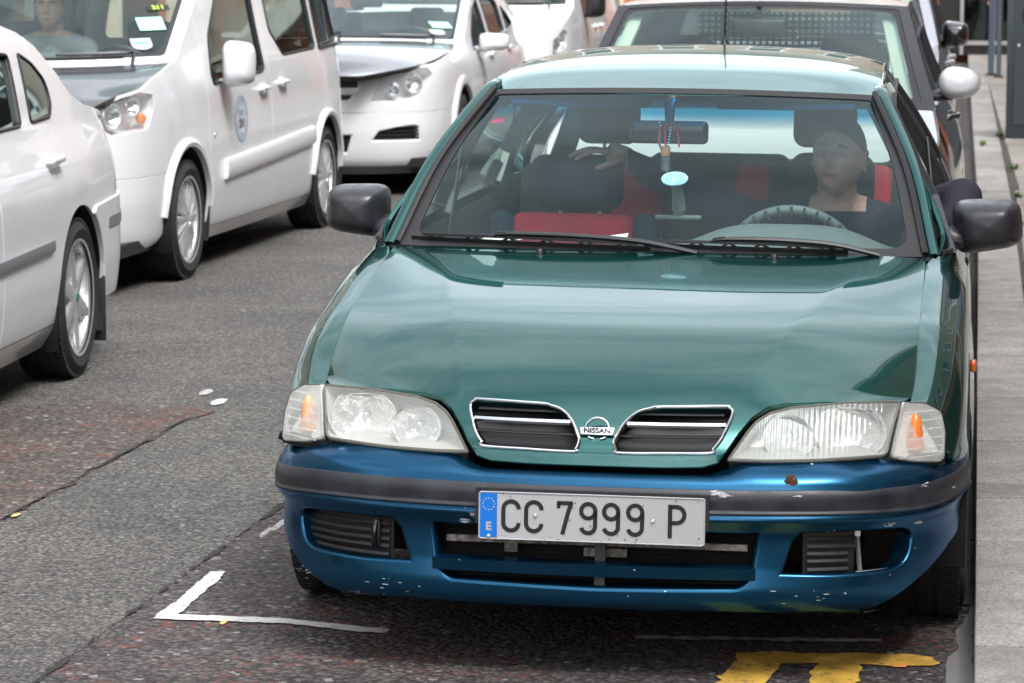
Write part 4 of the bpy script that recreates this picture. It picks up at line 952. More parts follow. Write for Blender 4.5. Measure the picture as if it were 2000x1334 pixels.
# ---------------------------------------------------------------- inside of the green saloon
ds = Loft([(0, lambda u: V3(.72*u, 1.34+.1*u*u, .845+0*u)), (.35, lambda u: V3(.73*u, 1.48+.06*u*u, .853+.022*np.exp(-((.73*u-.33)/.27)**4))), (.7, lambda u: V3(.74*u, 1.66+.03*u*u, .850+.068*np.exp(-((.74*u-.33)/.25)**4))), (.85, lambda u: V3(.74*u, 1.74+.02*u*u, .838+.055*np.exp(-((.74*u-.33)/.24)**4))), (1, lambda u: V3(.74*u, 1.77+0*u, .78+0*u)), (1.3, lambda u: V3(.74*u, 1.78+0*u, .5+0*u))])
g = MB(); g.grid(ds, np.linspace(-1, 1, 60), np.linspace(0, 1.3, 24)); g.build('dashboard', M['dash'], car)
for x_ in (.46, .56, -.56, -.2):
    g = MB(); c = Vector(ds(np.array([x_/.73]), np.array([.3]))[0]); g.box(c+Vector((0, 0, .003)), (.10, .05, .004)); g.build('air_vent', M['black'], car)
sw = MB(); cc = Vector((.335, 1.93, .775)); nrm = Vector((0, -.86, -.5)); a_ = Vector((1, 0, 0)); b_ = Vector((0, -.42, .90)).normalized()
sw.tube([cc+a_*.185*math.cos(q)+b_*.185*math.sin(q) for q in np.linspace(0, 2*math.pi, 41)[:-1]], .0155, 10, closed=True)
for q in (200, 340, 90-180): sw.tube([cc+a_*.04*math.cos(R(q))+b_*.04*math.sin(R(q)), cc+a_*.18*math.cos(R(q))+b_*.18*math.sin(R(q))], .014, 8)
for k in range(11): 
    q = R(35+11*k); sw.tube([cc+a_*.168*math.cos(q)+b_*.168*math.sin(q)+Vector((0, -.014, 0)), cc+a_*.20*math.cos(q)+b_*.20*math.sin(q)+Vector((0, -.014, 0))], .004, 6)
sw.rbox(tuple(cc+Vector((0, -.0, -.0))), (.12, .06, .11), .02, 3); sw.build('steering_wheel', M['dash'], car)
def cushion(name, c, s, r, mat_, parent, rx=0., ry=0.):
    g = MB(); q = (Matrix.Rotation(rx, 3, 'X') @ Matrix.Rotation(ry, 3, 'Y')).to_quaternion(); g.rbox(c, s, r, 6, rot=q); return g.build(name, mat_, parent)
for x_, w_, dy in ((-.335, .48, 0), (.41, .48, .25)):
    st_ = cushion('front_seat', (x_, 2.32+dy, .62), (w_, .15, .50), .06, M['darkcloth'], car, R(-14))
    cushion('seat_panel', (x_, 2.215+dy, .645), (.37, .09, .49), .035, M['redcloth'], st_, R(-14))
    cushion('seat_base', (x_, 2.06+dy, .36), (.48, .5, .16), .06, M['darkcloth'], st_, R(4))
    for d in (-.215, .215): cushion('seat_bolster', (x_+d, 2.225+dy, .66), (.075, .12, .46), .035, M['darkcloth'], st_, R(-14))
    for d in (-.06, .06): g = MB(); g.tube([(x_+d, 2.40+dy, .86), (x_+d, 2.42+dy, .93)], .006, 8); g.build('headrest_post', M['silver'], st_)
    cushion('headrest', (x_-.0, 2.415+dy, .965), (.262, .105, .172), .05, M['darkcloth'], st_, R(-8))
rsb = cushion('rear_seat', (0, 3.16, .66), (1.26, .16, .62), .05, M['darkcloth'], car, R(-16))
for x_, w_ in ((-.235, .17), (.135, .11), (.50, .16)): cushion('seat_panel', (x_, 3.125, .68), (w_, .15, .60), .03, M['redcloth'], rsb, R(-16))
cushion('seat_base', (0, 2.9, .40), (1.26, .5, .18), .05, M['redcloth'], rsb)
cushion('seat_top', (0.02, 3.235, .955), (.46, .12, .10), .04, M['darkcloth'], rsb)
cushion('seat_top', (-.50, 3.235, .93), (.20, .12, .12), .04, M['darkcloth'], rsb)
cushion('headrest', (-.345, 3.23, 1.105), (.205, .09, .15), .04, M['darkcloth'], rsb, R(-6)); cushion('headrest', (.36, 3.23, 1.105), (.205, .09, .15), .04, M['darkcloth'], rsb, R(-6))
for x_ in (-.36, .36): g = MB(); g.tube([(x_, 3.23, .95), (x_, 3.23, 1.06)], .006, 8); g.build('headrest_post', M['silver'], rsb)
ps = MB(); ps.box((0, 3.64, .885), (1.24, .72, .02)); ps.build('parcel_shelf', M['greycloth'], car)
hlr = MB(); hlr.grid(lambda u, y: ROOF(u*.96, y)-np.array([0, 0, .035]), np.linspace(-1, 1, 16), np.linspace(2.10, 3.66, 12)); hlr.build('headlining', base_mat('dark headlining', (.10, .105, .11), .9), car)
for sg in (1, -1):
    dt = MB(); dt.grid(lambda y, t: V3(sg*(.775-.02*t), y, .35+.50*t), np.linspace(1.42, 3.5, 4), np.linspace(0, 1, 3)); dt.build('door_trim', M['greycloth'], car)
    for nm_, pts, wd in (('pillar_trim', [(sg*.735, 1.50, .865), (sg*.675, 1.78, 1.06), (sg*.575, 2.12, 1.235)], .026), ('centre_pillar', [(sg*.755, 2.49, .86), (sg*.69, 2.50, 1.08), (sg*.575, 2.52, 1.27)], .05), ('rear_pillar', [(sg*.74, 3.42, .87), (sg*.68, 3.5, 1.05), (sg*.52, 3.60, 1.24)], .09)):
        g = MB(); g.sweep([Vector(p) for p in cat(pts, 6)], [(-wd*.6, -.012), (wd*.6, -.012), (wd*.6, .012), (-wd*.6, .012)], up=(sg, 0, .2)); g.build(nm_, M['cream'], car)
    bl_ = MB(); bl_.sweep([Vector((sg*.70, 2.46, 1.12)), Vector((sg*.74, 2.44, .8)), Vector((sg*.76, 2.42, .45))], [(-.024, -.002), (.024, -.002), (.024, .002), (-.024, .002)], up=(1, 0, 0)); bl_.build('seat_belt', M['greycloth'], car)
    gh_ = MB(); gh_.tube([Vector(p) for p in cat([(sg*.575, 2.20, 1.235), (sg*.545, 2.22, 1.205), (sg*.545, 2.36, 1.225), (sg*.57, 2.38, 1.255)], 5)], .009, 8); gh_.build('grab_handle', M['cream'], car)
im = MB(); im.rbox((-.028, 1.985, 1.148), (.226, .035, .066), .015, 4); imo = im.build('interior_mirror', M['blackgloss'], car)
im = MB(); im.tube([(-.028, 1.985, 1.17), (-.028, 2.0, 1.225), (-.028, 2.02, 1.245)], [.012, .016, .02], 8, flat=.6); im.build('mirror_stem', M['blackgloss'], imo)
for sg in (-1, 1): g = MB(); g.rbox((sg*.30, 2.14, 1.222), (.40, .15, .02), .008, 2); g.build('sun_visor', base_mat('visor', (.12, .12, .125), .8), car)
# the body leans a little to the driver's side
car.rotation_euler = (0, R(.5), 0); car.location = (-.004, 0, 0)
# windscreen stickers and things hung or stuck inside (own things)
def WP(u, t, o=-.012): 
    p = Vector(WS(np.array([u]), np.array([t]))[0]); return p+Vector((0, -.46*o, .88*o))
sk = MB(); sk.add([WP(a, b) for a, b in ((-.905, .80), (-.845, .80), (-.835, .835), (-.895, .835))], [(0, 1, 2, 3)]); tag(sk.build('windscreen_sticker', base_mat('red sticker', (.7, .02, .05), .6)), 'small red and yellow sticker in the upper corner of the green saloon windscreen', 'sticker')
fr_ = thing('air_freshener', 'cork stoppered glass bottle hanging on red cord from the interior mirror', 'air freshener', (-.03, 1.975, 1.067))
g = MB()
for (xa, xb, zt, zb) in ((-.016, -.006, 1.16, 1.086), (.0, .004, 1.16, 1.086)): g.tube([Vector(p)-Vector((-.03, 1.975, 1.067)) for p in cat([(-.03+xa*.6, 1.955, 1.175), (-.03+xa*1.2, 1.95, 1.13), (-.03+xb, 1.965, zb)], 5)], .0028, 6)
g.tube([Vector(p)-Vector((-.03, 1.975, 1.067)) for p in cat([(-.03, 1.955, 1.165), (-.008, 1.95, 1.178), (.006, 1.95, 1.15), (.010, 1.95, 1.108)], 6)], .0028, 6); g.build('cord', M['redcord'], fr_)
g = MB()
for k in range(9): g.lathe([(0, .0035), (.0035, 0), (0, -.0035)], (-.018+.003*math.sin(k*.8)+k*.0007, -.015, .11-.0085*k), 'z', 6); g.lathe([(0, .0035), (.0035, 0), (0, -.0035)], (.018-.0015*k, -.02, .105-.0085*k), 'z', 6)
g.build('beads', M['silver'], fr_)
g = MB(); g.lathe([(0, .042), (.0125, .042), (.014, .038), (.014, .016), (.012, .014), (0, .014)], (0, -.01, 0), 'z', 16); g.build('cork', M['cork'], fr_)
g = MB(); g.lathe([(.010, .015), (.014, .010), (.014, -.024), (.011, -.028), (0, -.028)], (0, -.01, 0), 'z', 16); g.build('bottle', M['lens'], fr_)
g = MB(); g.tube([(.004, -.01, -.028), (.006, -.01, -.055)], .0022, 6); g.build('tassel', M['cork'], fr_)
mt = thing('phone_mount', 'round clear blue suction phone mount stuck low on the windscreen', 'phone mount', (.004, 1.80, .93))
g = MB(); tl_ = Matrix.Rotation(R(34), 3, 'X')
for r0_, h_ in (((.0, 0), 0),): pass
prof = [(0, 0), (.012, .004), (.016, .0), (.026, .0), (.030, .004), (.036, .002), (.037, -.002), (0, -.003)]
vs = []; n_ = 32; cdisc = WP(.030/.66, .425, -.012)-Vector((.004, 1.80, .93))
for i in range(n_):
    for r_, h in prof: vs.append(cdisc+(Vector((r_*math.cos(2*math.pi*i/n_), 0, 0))+Vector((0, .46, .88)).cross(Vector((1, 0, 0)))*0+Vector((0, .88, .47)).normalized()*r_*.95*math.sin(2*math.pi*i/n_))+Vector((0, -.46, .88))*(-h))
kk = len(prof); g.add(vs, [(i*kk+a, ((i+1) % n_)*kk+a, ((i+1) % n_)*kk+a+1, i*kk+a+1) for i in range(n_) for a in range(kk-1)]); g.build('suction_cup', base_mat('pale blue disc', (.30, .62, .78), .25, coat=1, var=.4, scale=40), mt)
g = MB(); g.tube([cdisc+Vector((0, .02, -.01)), cdisc+Vector((.004, .05, -.045)), cdisc+Vector((.006, .07, -.09))], [.012, .016, .02], 10); g.rbox(tuple(cdisc+Vector((.006, .075, -.085))), (.03, .03, .06), .01, 3); g.rbox(tuple(cdisc+Vector((.004, .07, -.112))), (.13, .02, .012), .005, 2); g.build('mount_arm', M['dash'], mt)
pp = MB(); r6 = random.Random(3)
for k in range(9):
    x_ = -.46+.04*k+r6.uniform(-.01, .01); y_ = 1.52+r6.uniform(-.03, .05); zz = .872+r6.uniform(0, .008); a = r6.uniform(-.5, .5); l = r6.uniform(.02, .045)
    pp.add([(x_-l*math.cos(a), y_-.02, zz), (x_+l*math.cos(a), y_-.015, zz+r6.uniform(0, .012)), (x_+l, y_+.03, zz+r6.uniform(0, .016)), (x_-l*.7, y_+.03, zz+.004)], [(0, 1, 2, 3)])
tag(pp.build('paper_scraps', M['paper']), 'crumpled pale papers and wrappers lying on the dashboard', 'litter')

# ---------------------------------------------------------------- people
def head_mesh(mb, c, s=1., yaw=0., pitch=0., roll=0., mats=(0, 1, 2), beard=False):
    """head facing -y: forehead, eye sockets, nose, lips, chin, ears; s scales (1 = 0.235 m high)"""
    Rm = Matrix.Rotation(yaw, 3, 'Z') @ Matrix.Rotation(pitch, 3, 'X') @ Matrix.Rotation(roll, 3, 'Y'); n1, n2 = 48, 40; vs = []; fm = []
    def G(x, z, cx, cz, sx, sz): return math.exp(-((x-cx)/sx)**2-((z-cz)/sz)**2)
    for j in range(n2+1):
        th = math.pi*j/n2; zz = math.cos(th); rr = math.sin(th)
        for i in range(n1):
            ph = 2*math.pi*i/n1; x = rr*math.sin(ph); y = -rr*math.cos(ph)
            wx = .077*(1-.22*max(0, -zz)**1.5); px = x*wx; pz = zz*.118; py = y*(.098 if y > 0 else .088)
            if zz < 0: py += -.012*(-zz)*(1 if y < 0 else -.6)+(.02 if y > 0 else 0)*zz
            if y < -.05*0 and rr > .05:
                f = max(0, -y)
                py -= f*(.030*G(px, pz, 0, -.022, .011, .016)+.016*G(px, pz, 0, .004, .008, .022)+.010*G(px, pz, 0, -.058, .020, .009)+.014*G(px, pz, 0, -.098, .026, .022)+.007*G(px, pz, 0, .030, .05, .010)+.006*(G(px, pz, .045, -.02, .02, .02)+G(px, pz, -.045, -.02, .02, .02)))
                py += f*(.014*(G(px, pz, .030, .010, .015, .010)+G(px, pz, -.030, .010, .015, .010))+.004*G(px, pz, 0, -.060, .024, .003))
            vs.append(Vector(c)+s*(Rm @ Vector((px, py, pz))))
    fs = [(j*n1+i, j*n1+(i+1) % n1, (j+1)*n1+(i+1) % n1, (j+1)*n1+i) for j in range(n2) for i in range(n1)]; mb.add(vs, fs, mats[0])
    for sg in (1, -1):       # ears
        e = [Vector(c)+s*(Rm @ Vector((sg*(.074+.012*abs(math.sin(q))*.7), .012+.014*math.cos(q), -.008+.030*math.sin(q)))) for q in np.linspace(0, 2*math.pi, 13)[:-1]]
        mb.tube(e, .0055*s, 6, closed=True, m=mats[0]); mb.add(e, [tuple(range(12))], mats[0])
    def at_(x, y, z): return Vector(c)+s*(Rm @ Vector((x, y, z)))
    return at_
def tube_body(segs):
    """limbs as tapered tubes, overlapped at the joints, to be fused by a voxel remesh"""
    mb = MB()
    for pts, rad, flat, up in segs:
        P = cat(pts, 8); t = np.linspace(0, 1, len(P)); rr = np.interp(t, np.linspace(0, 1, len(rad)), rad); mb.tube([Vector(p) for p in P], list(rr), 16, flat=flat, up=up)
        for e, r_ in ((P[0], rr[0]), (P[-1], rr[-1])): mb.lathe([(r_*math.sin(q)*(1 if flat == 1 else flat), r_*math.cos(q)*(1 if flat == 1 else flat)) for q in np.linspace(.001, math.pi-.001, 9)], tuple(e), 'z', 14)
    return mb
def fuse(mb, name, mats, pick, voxel=.005, parent=None, smooth_it=4):
    me = bpy.data.meshes.new('t'); me.from_pydata(mb.v, [], mb.f); o = bpy.data.objects.new('t', me); COL.objects.link(o)
    bm = bmesh.new(); bm.from_mesh(me); bmesh.ops.recalc_face_normals(bm, faces=bm.faces); bm.to_mesh(me); bm.free()
    r = o.modifiers.new('r', 'REMESH'); r.mode = 'VOXEL'; r.voxel_size = voxel; s_ = o.modifiers.new('s', 'SMOOTH'); s_.iterations = smooth_it; s_.factor = .5
    dg = bpy.context.evaluated_depsgraph_get(); m2 = bpy.data.meshes.new_from_object(o.evaluated_get(dg)); bpy.data.objects.remove(o)
    m2.materials.clear()
    for q in mats: m2.materials.append(q)
    m2.polygons.foreach_set('use_smooth', [True]*len(m2.polygons))
    m2.polygons.foreach_set('material_index', [pick(p.center) for p in m2.polygons])
    ob = bpy.data.objects.new(name, m2); COL.objects.link(ob); ob.parent = parent; return ob
M['skin'] = base_mat('skin', (.52, .30, .22), .5, var=.12, scale=40); M['skin'].node_tree.nodes['Principled BSDF'].inputs['Subsurface Weight'].default_value = .08
M['navy'] = base_mat('dark navy jumper', (.020, .018, .032), .9, var=.25, scale=12)
M['hair'] = base_mat('short dark hair', (.018, .013, .010), .6, bump=(300, .8, .003)); M['stubble'] = base_mat('stubbled skin', (.20, .11, .08), .6, var=.3, scale=90); M['lip'] = base_mat('lips', (.36, .13, .11), .45)
M['eyewhite'] = base_mat('eye', (.6, .6, .6), .2); M['eyedark'] = base_mat('iris', (.02, .015, .01), .15)
HC = Vector((.448, 2.37, 1.058))
hb = MB(); at_ = head_mesh(hb, HC, 1., yaw=R(-14), pitch=R(-6), roll=R(4))
segs = [([(.44, 2.44, .98), (.44, 2.47, .86)], [.058, .066], 1, (1, 0, 0)),
        ([(.42, 2.46, .80), (.42, 2.42, .62), (.42, 2.34, .42)], [.15, .165, .16], .62, (1, 0, 0)),
        ([(.28, 2.45, .835), (.44, 2.465, .862), (.60, 2.44, .835)], [.075, .085, .075], 1, (0, 0, 1)),
        ([(.26, 2.45, .825), (.12, 2.53, .87), (-.02, 2.57, .925)], [.078, .062, .056], 1, (0, 0, 1)),
        ([(-.02, 2.57, .925), (-.11, 2.50, .985), (-.175, 2.43, 1.035)], [.056, .045, .030], 1, (0, 0, 1)),
        ([(.60, 2.44, .82), (.71, 2.26, .90), (.815, 2.04, .965)], [.08, .068, .058], 1, (0, 0, 1)),
        ([(.815, 2.04, .965), (.79, 1.96, .90), (.68, 1.94, .85)], [.058, .05, .04], 1, (0, 0, 1)),
        ([(-.165, 2.43, 1.033), (-.20, 2.40, 1.052), (-.245, 2.385, 1.062)], [.024, .031, .034], .5, (0, 1, 0))]
for f_, r_ in (([(-.245, 2.36, 1.066), (-.285, 2.345, 1.068), (-.315, 2.335, 1.056), (-.335, 2.33, 1.044)], .0085), ([(-.25, 2.378, 1.067), (-.295, 2.365, 1.072), (-.33, 2.357, 1.064), (-.355, 2.352, 1.052)], .009), ([(-.25, 2.395, 1.066), (-.298, 2.388, 1.070), (-.332, 2.382, 1.062), (-.352, 2.378, 1.050)], .0088), ([(-.245, 2.41, 1.062), (-.285, 2.408, 1.064), (-.312, 2.405, 1.057), (-.33, 2.403, 1.048)], .0078), ([(-.20, 2.365, 1.045), (-.225, 2.335, 1.036), (-.25, 2.322, 1.026), (-.27, 2.318, 1.02)], .010)):
    segs.append((f_, [r_*1.1, r_, r_*.8], 1, (0, 0, 1)))
bb_ = tube_body(segs); bb_.add(hb.v, hb.f)
def pick(p):
    d = (p-HC)
    if p.z > .893 and .36 < p.x < .53 and p.y < 2.55: return 0
    if p.x < -.185: return 0
    return 1
driver = fuse(bb_, 'person', [M['skin'], M['navy']], pick, .0045)
tag(driver, 'driver of the green saloon, one arm on the passenger seat, elbow out of the window', 'person')
def head_extras(at_, s, parent, beard=True, cap=False):
    h = MB(); n1, n2 = 36, 14; vs = []
    for j in range(n2+1):
        th = (.48*math.pi)*j/n2
        for i in range(n1):
            ph = 2*math.pi*i/n1; fr = max(0, math.cos(ph)); tt = th*(1-.36*fr**1.2) if True else th
            zz = math.cos(tt); rr = math.sin(tt); w_ = 1.055 if j < n2 else .98; vs.append(at_(rr*math.sin(ph)*.077*w_, -rr*math.cos(ph)*(.098 if math.cos(ph) < 0 else .088)*w_, zz*.118*1.045))
    h.add(vs, [(j*n1+i, j*n1+(i+1) % n1, (j+1)*n1+(i+1) % n1, (j+1)*n1+i) for j in range(n2) for i in range(n1)]); h.build('hair', M['hair'], parent)
    for sg in (1, -1):
        e = MB(); e.lathe([(.0105*s*math.sin(q), .0105*s*math.cos(q)) for q in np.linspace(.001, math.pi-.001, 10)], tuple(at_(sg*.030, -.0615, .008)), 'z', 14); eo = e.build('eye', M['eyewhite'], parent)
        e = MB(); e.lathe([(.0055*s*math.sin(q), .0055*s*math.cos(q)) for q in np.linspace(.001, math.pi-.001, 8)], tuple(at_(sg*.030, -.0685, .008)), 'z', 10); e.build('iris', M['eyedark'], eo)
        e = MB(); e.tube([at_(sg*x, -.084+.10*(x-.012)**1.6*2.2, z) for x, z in ((.012, .027), (.022, .031), (.034, .031), (.045, .026))], .0032*s, 6); e.build('eyebrow', M['hair'], parent)
    e = MB(); e.tube([at_(x, -.0965+3.5*x*x, -.056) for x in np.linspace(-.022, .022, 9)], [.0015*s, .0035*s, .0042*s, .004*s, .0042*s, .004*s, .0042*s, .0035*s, .0015*s], 8, flat=.9); e.build('mouth', M['lip'], parent)
head_extras(at_, 1., driver)
# ================================================================ the other cars
def cross(sections, S, c0, k=2.6):
    """surface over the car: each section (t, edge y, edge z, middle y, middle z); edges lie on the side surface"""
    R_ = []
    for t, ye, ze, yc, zc in sections:
        xe = float(S(np.array([ye+c0]), np.array([ze]))[0, 0])
        R_.append((t, (lambda xe, ye, ze, yc, zc: lambda u: V3(u*xe, yc+(ye-yc)*u*u, zc+(ze-zc)*np.abs(u)**k))(xe, ye, ze, yc, zc)))
    return Loft(R_)
def build_car(sp, name, label, cat_, group=None):
    S, c0, L_ = sp['S'], sp['c0'], sp['L']; x0, y0, yaw = sp['at']
    root = thing(name, label, cat_, (x0, y0, 0), group, rz=R(yaw)); P_ = sp.get('paint', M['white']); C_ = (0, L_*.5, .5); SC = lambda p: [(a+c0, b) for a, b in p]
    q = dict(step=sp.get('step', .05), edge=sp.get('edge', .02), centre=C_)
    wy1, wy2, wr, wz = sp['wheels']; sill = sp.get('sill', .21); d1, d2, d3 = sp['doors']; zb1 = sp['zbump']; belt = sp['belt']
    he = sp['hood_edge']; zt = lambda y: float(np.interp(y, [a for a, b in sp['top']], [b for a, b in sp['top']]))
    sides = sp.get('sides', (1, -1))
    for sg in (1, -1):
        S_ = S if sg > 0 else mirror(S); vis = sg > 0; holes = [SC(sp['lamp'])] if sp.get('lamp') else []
        # wing
        w = [(sp['nose'], zb1)]+[(wy1-wr, zb1)]+([(wy1-wr, zb1-.002)]) + [a for a in arc(wy1, wz, wr, 180-math.degrees(math.asin(min(.98, (zb1-wz)/wr))), 0, 16)]+[(wy1+wr, sill), (d1, sill)]
        w = [(sp['nose'], zb1)]+arc(wy1, wz, wr, 180-math.degrees(math.asin(min(.98, (zb1-wz)/wr))), 0, 16)+[(wy1+wr, sill), (d1-.003, sill), (d1-.003, belt(d1)+.0)]
        tops = [(y, z) for y, z in sp['top'] if y < d1-.03]
        w += [(d1-.003, zt(d1))]+tops[::-1]
        wing = panel('front_wing', S_, SC(w), P_, root, holes=holes, **q)
        if sp.get('lamp'):
            Pp = SC(sp['lamp']); lamp = panel('headlight', S_, Pp, M['lens'], root, step=.04, edge=.015, off=-.001, t=.01, centre=C_)
            O_, N_ = outline(S_, Pp, centre=C_, d=.02); kk = len(O_); cc = sum(O_, Vector())/kk; nn = sum(N_, Vector()).normalized(); hb = MB(); bk = [cc+(p-cc)*.85-nn*.09 for p in O_]
            hb.add(list(O_)+bk, [(i, (i+1) % kk, (i+1) % kk+kk, i+kk) for i in range(kk)]); hb.add(bk, [tuple(range(kk))]); hb.build('lamp_housing', M['lamphouse'], lamp)
            for (fx, fz, rr) in sp.get('bowls', ((.35, .5, .075), (.68, .6, .055))):
                ys = [a for a, b in sp['lamp']]; zs_ = [b for a, b in sp['lamp']]; a_ = min(ys)+(max(ys)-min(ys))*fx; b_ = min(zs_)+(max(zs_)-min(zs_))*fz
                c = Vector(S_(np.array([a_+c0]), np.array([b_]))[0])-nn*.05; rb = MB(); e1 = nn.cross(Vector((0, 0, 1))).normalized(); e2 = nn.cross(e1)
                vs = []; 
                for i in range(24):
                    for t in np.linspace(.15, 1, 7): vs.append(c+nn*(.045*t*t-.02)+(e1*math.cos(i/24*6.2832)+e2*math.sin(i/24*6.2832))*rr*t)
                rb.add(vs, [(i*7+a, ((i+1) % 24)*7+a, ((i+1) % 24)*7+a+1, i*7+a+1) for i in range(24) for a in range(6)]); rb.build('reflector', M['chrome'], lamp)
                ro = MB(); ro.tube([c+nn*.025+(e1*math.cos(t)+e2*math.sin(t))*rr for t in np.linspace(0, 6.2832, 25)[:-1]], .006, 6, closed=True); ro.build('lamp_ring', M['silver'], lamp)
                bb = MB(); bb.tube([c-nn*.02, c+nn*.012], [.016, .012], 10); bb.build('bulb', M['silver'], lamp)
            if sp.get('amber'):
                a_, b_ = sp['amber']; c = Vector(S_(np.array([a_+c0]), np.array([b_]))[0])-nn*.03; ob = MB(); ob.lathe([(0, .028), (.022, .018), (.028, 0), (.022, -.018), (0, -.028)], tuple(c), 'z', 14); ob.build('amber_bulb_cover', M['orange'], lamp)
        # doors with window openings
        win = sp['windows']
        for di, (a, b, wl) in enumerate(((d1, d2, win[0]), (d2, d3, win[1] if len(win) > 1 else None))):
            if b <= a: continue
            mid = [(y, z) for y, z in sp['top'] if a+.02 < y < b-.02]
            last = di == 1 and sp.get('arch_cut', True)
            lowb = [(b-.004, zt(b))]+mid[::-1]+[(a+.004, zt(a)), (a+.004, sill+.03)]
            if last and wy2-wr < b: 
                an = math.degrees(math.acos(max(-1, min(1, (b-wy2)/wr)))); lowb += [(wy2-wr, sill+.03)]+arc(wy2, wz, wr, 180, an, 8)
            else: lowb += [(b-.004, sill+.03)]
            hl_ = [SC(rnd(wl, .03))] if wl else []
            dr = panel('front_door' if di == 0 else 'rear_door', S_, SC(lowb), [P_, M['black']], root, holes=hl_, rim=(.03, .006), holemat=1, **q)
            if wl:
                panel('side_window', S_, SC(rnd(wl, .03)), M['glassdark'], dr, step=.1, edge=.05, off=-.010, t=0, centre=C_)
                O_, N_ = outline(S_, SC(rnd(wl, .03)), off=.001, centre=C_, d=.03); t_ = MB(); t_.tube(O_, .007, 6, closed=True); t_.build('window_seal', M['rubber'], dr)
            if vis and sp.get('handles'):
                hy, hz = sp['handles'][min(di, len(sp['handles'])-1)] if di < len(sp['handles']) else (0, 0)
                if hy: 
                    h = MB(); c = Vector(S_(np.array([hy+c0]), np.array([hz]))[0]); h.tube([c+Vector((-.012, -.085, 0)), c+Vector((.022, -.07, .004)), c+Vector((.026, 0, .006)), c+Vector((.022, .07, .004)), c+Vector((-.012, .085, 0))], [.012, .014, .014, .014, .012], 8); h.build('door_handle', P_, dr)
                    h = MB(); h.rbox(tuple(c+Vector((-.004, 0, -.008))), (.012, .11, .075), .005, 2); h.build('handle_recess', P_, dr)
        # rear quarter
        an = math.degrees(math.acos(max(-1, min(1, (d3-wy2)/wr)))) if abs(d3-wy2) < wr else (180 if d3 < wy2 else 0)
        rq = [(d3+.003, zt(d3))]
        if d3 <= wy2-wr: rq += [(d3+.003, sill), (wy2-wr, sill)]
        rq += arc(wy2, wz, wr, an, 0, 12)+[(wy2+wr, sp.get('rsill', .27)), (L_-.02, sp.get('rsill', .27)+.03)]+[(y, z) for y, z in sp['top'] if y > d3+.02][::-1]
        hl_ = [SC(rnd(sp['quarter'], .03))] if sp.get('quarter') else []
        rqo = panel('rear_wing', S_, SC(rq), [P_, M['black']], root, holes=hl_, rim=(.03, .006), holemat=1, **q)
        if hl_:
            panel('side_window', S_, hl_[0], M['glassdark'], rqo, step=.1, edge=.05, off=-.010, t=0, centre=C_); O_, N_ = outline(S_, hl_[0], off=.001, centre=C_, d=.03); t_ = MB(); t_.tube(O_, .007, 6, closed=True); t_.build('window_seal', M['rubber'], rqo)
        # sill, arch liners
        sl = MB(); sl.grid(lambda a, b: S_(a+c0, b), np.linspace(wy1+wr-.02, wy2-wr+.02, 16), np.linspace(.16, sill+.026, 4)); sl.build('sill', P_, root)
        for wy in (wy1, wy2): al = MB(); al.lathe([(.02, sg*(sp['W']-.30)), (wr+.004, sg*(sp['W']-.30)), (wr+.004, sg*(sp['W']-.012))], (0, wy, wz), 'x', 24, a0=R(-25), a1=R(205)); al.build('wheel_arch_liner', M['under'], root)
        for wy, st in ((wy1, sp['style']), (wy2, sp['style'])):
            if vis or sp.get('both'): make_wheel(root, sg*(sp['W']-.115), wy, sp['tr'], sp['tr'], .20, sg, st, sp['rim'])
        if sp.get('mirror'):
            my, mz, mw, mh, off_, mm = sp['mirror']; c = Vector(S_(np.array([my+c0]), np.array([mz-.05]))[0]); m_ = door_mirror(c.x+sg*off_, my, mz, mw, mh, sg, mm, root, None, depth=.11, ex=sp.get('mex', .5))
            f_ = MB(); f_.tube([Vector((c.x-sg*.01, my+.03, mz-mh*.42)), Vector((c.x+sg*(off_-mw*.2), my+.02, mz-mh*.42)), Vector((c.x+sg*(off_), my, mz-mh*.30))], [.04, .03, .028], 10, flat=.6); f_.build('mirror_foot', sp.get('footmat', M['black']), m_)
    # bumpers
    sF = wy1-wr+c0; sF = sp.get('sF', sF); fb = [(0, .19), (sF-.25, .19), (sF-.06, .22), (sF+.0, .26)]+[(a+c0, b) for a, b in arc(wy1, wz, wr, 188, 180-math.degrees(math.asin(min(.98, (zb1-.006-wz)/wr))), 6)]+sp.get('fb_top', [(0, zb1-.006)])
    fb = fb if fb[-1][0] == 0 else fb+[(0, zb1-.006)]
    full = fb+[(-a, b) for a, b in fb[::-1] if a > 1e-6]
    bh = sp.get('bumper_holes', []); bh2 = []
    for h in bh: bh2 += [h] if sp.get('centre_hole') is h else [h, [(-a, b) for a, b in h]]
    fbo = panel('front_bumper', S, full, P_, root, holes=bh2, rim=(.05, .012), step=.04, edge=.018, centre=C_)
    for h in bh2:
        O_, N_ = outline(S, h, off=-.035, centre=C_, d=.03); g = MB(); g.add(O_, [tuple(range(len(O_)))]); go = g.build('grille_backing', M['black'], fbo)
        zs_ = [b for a, b in h]; n_ = max(2, int((max(zs_)-min(zs_))/.022))
        for k in range(1, n_):
            z_ = min(zs_)+(max(zs_)-min(zs_))*k/n_; xs = []
            for (a1, b1), (a2, b2) in zip(h, h[1:]+h[:1]):
                if (b1 > z_) != (b2 > z_): xs.append(a1+(a2-a1)*(z_-b1)/(b2-b1))
            if len(xs) >= 2: 
                g = MB(); g.tube([Vector(p) for p in S(np.linspace(min(xs), max(xs), 8), np.full(8, z_))-np.array([0, -.018, 0])], .005, 5); g.build('grille_slat', M['mirrorblack'], go)
    # panel across the nose above the bumper
    nz = [(0, zb1+.002), (sp['nose']+c0, zb1+.002)]+[(a+c0, b) for a, b in sp.get('nose_top', [(sp['nose'], sp['top'][0][1])])]+[(0, sp['nose_z'])]
    nf = nz+[(-a, b) for a, b in nz[::-1] if a > 1e-6]
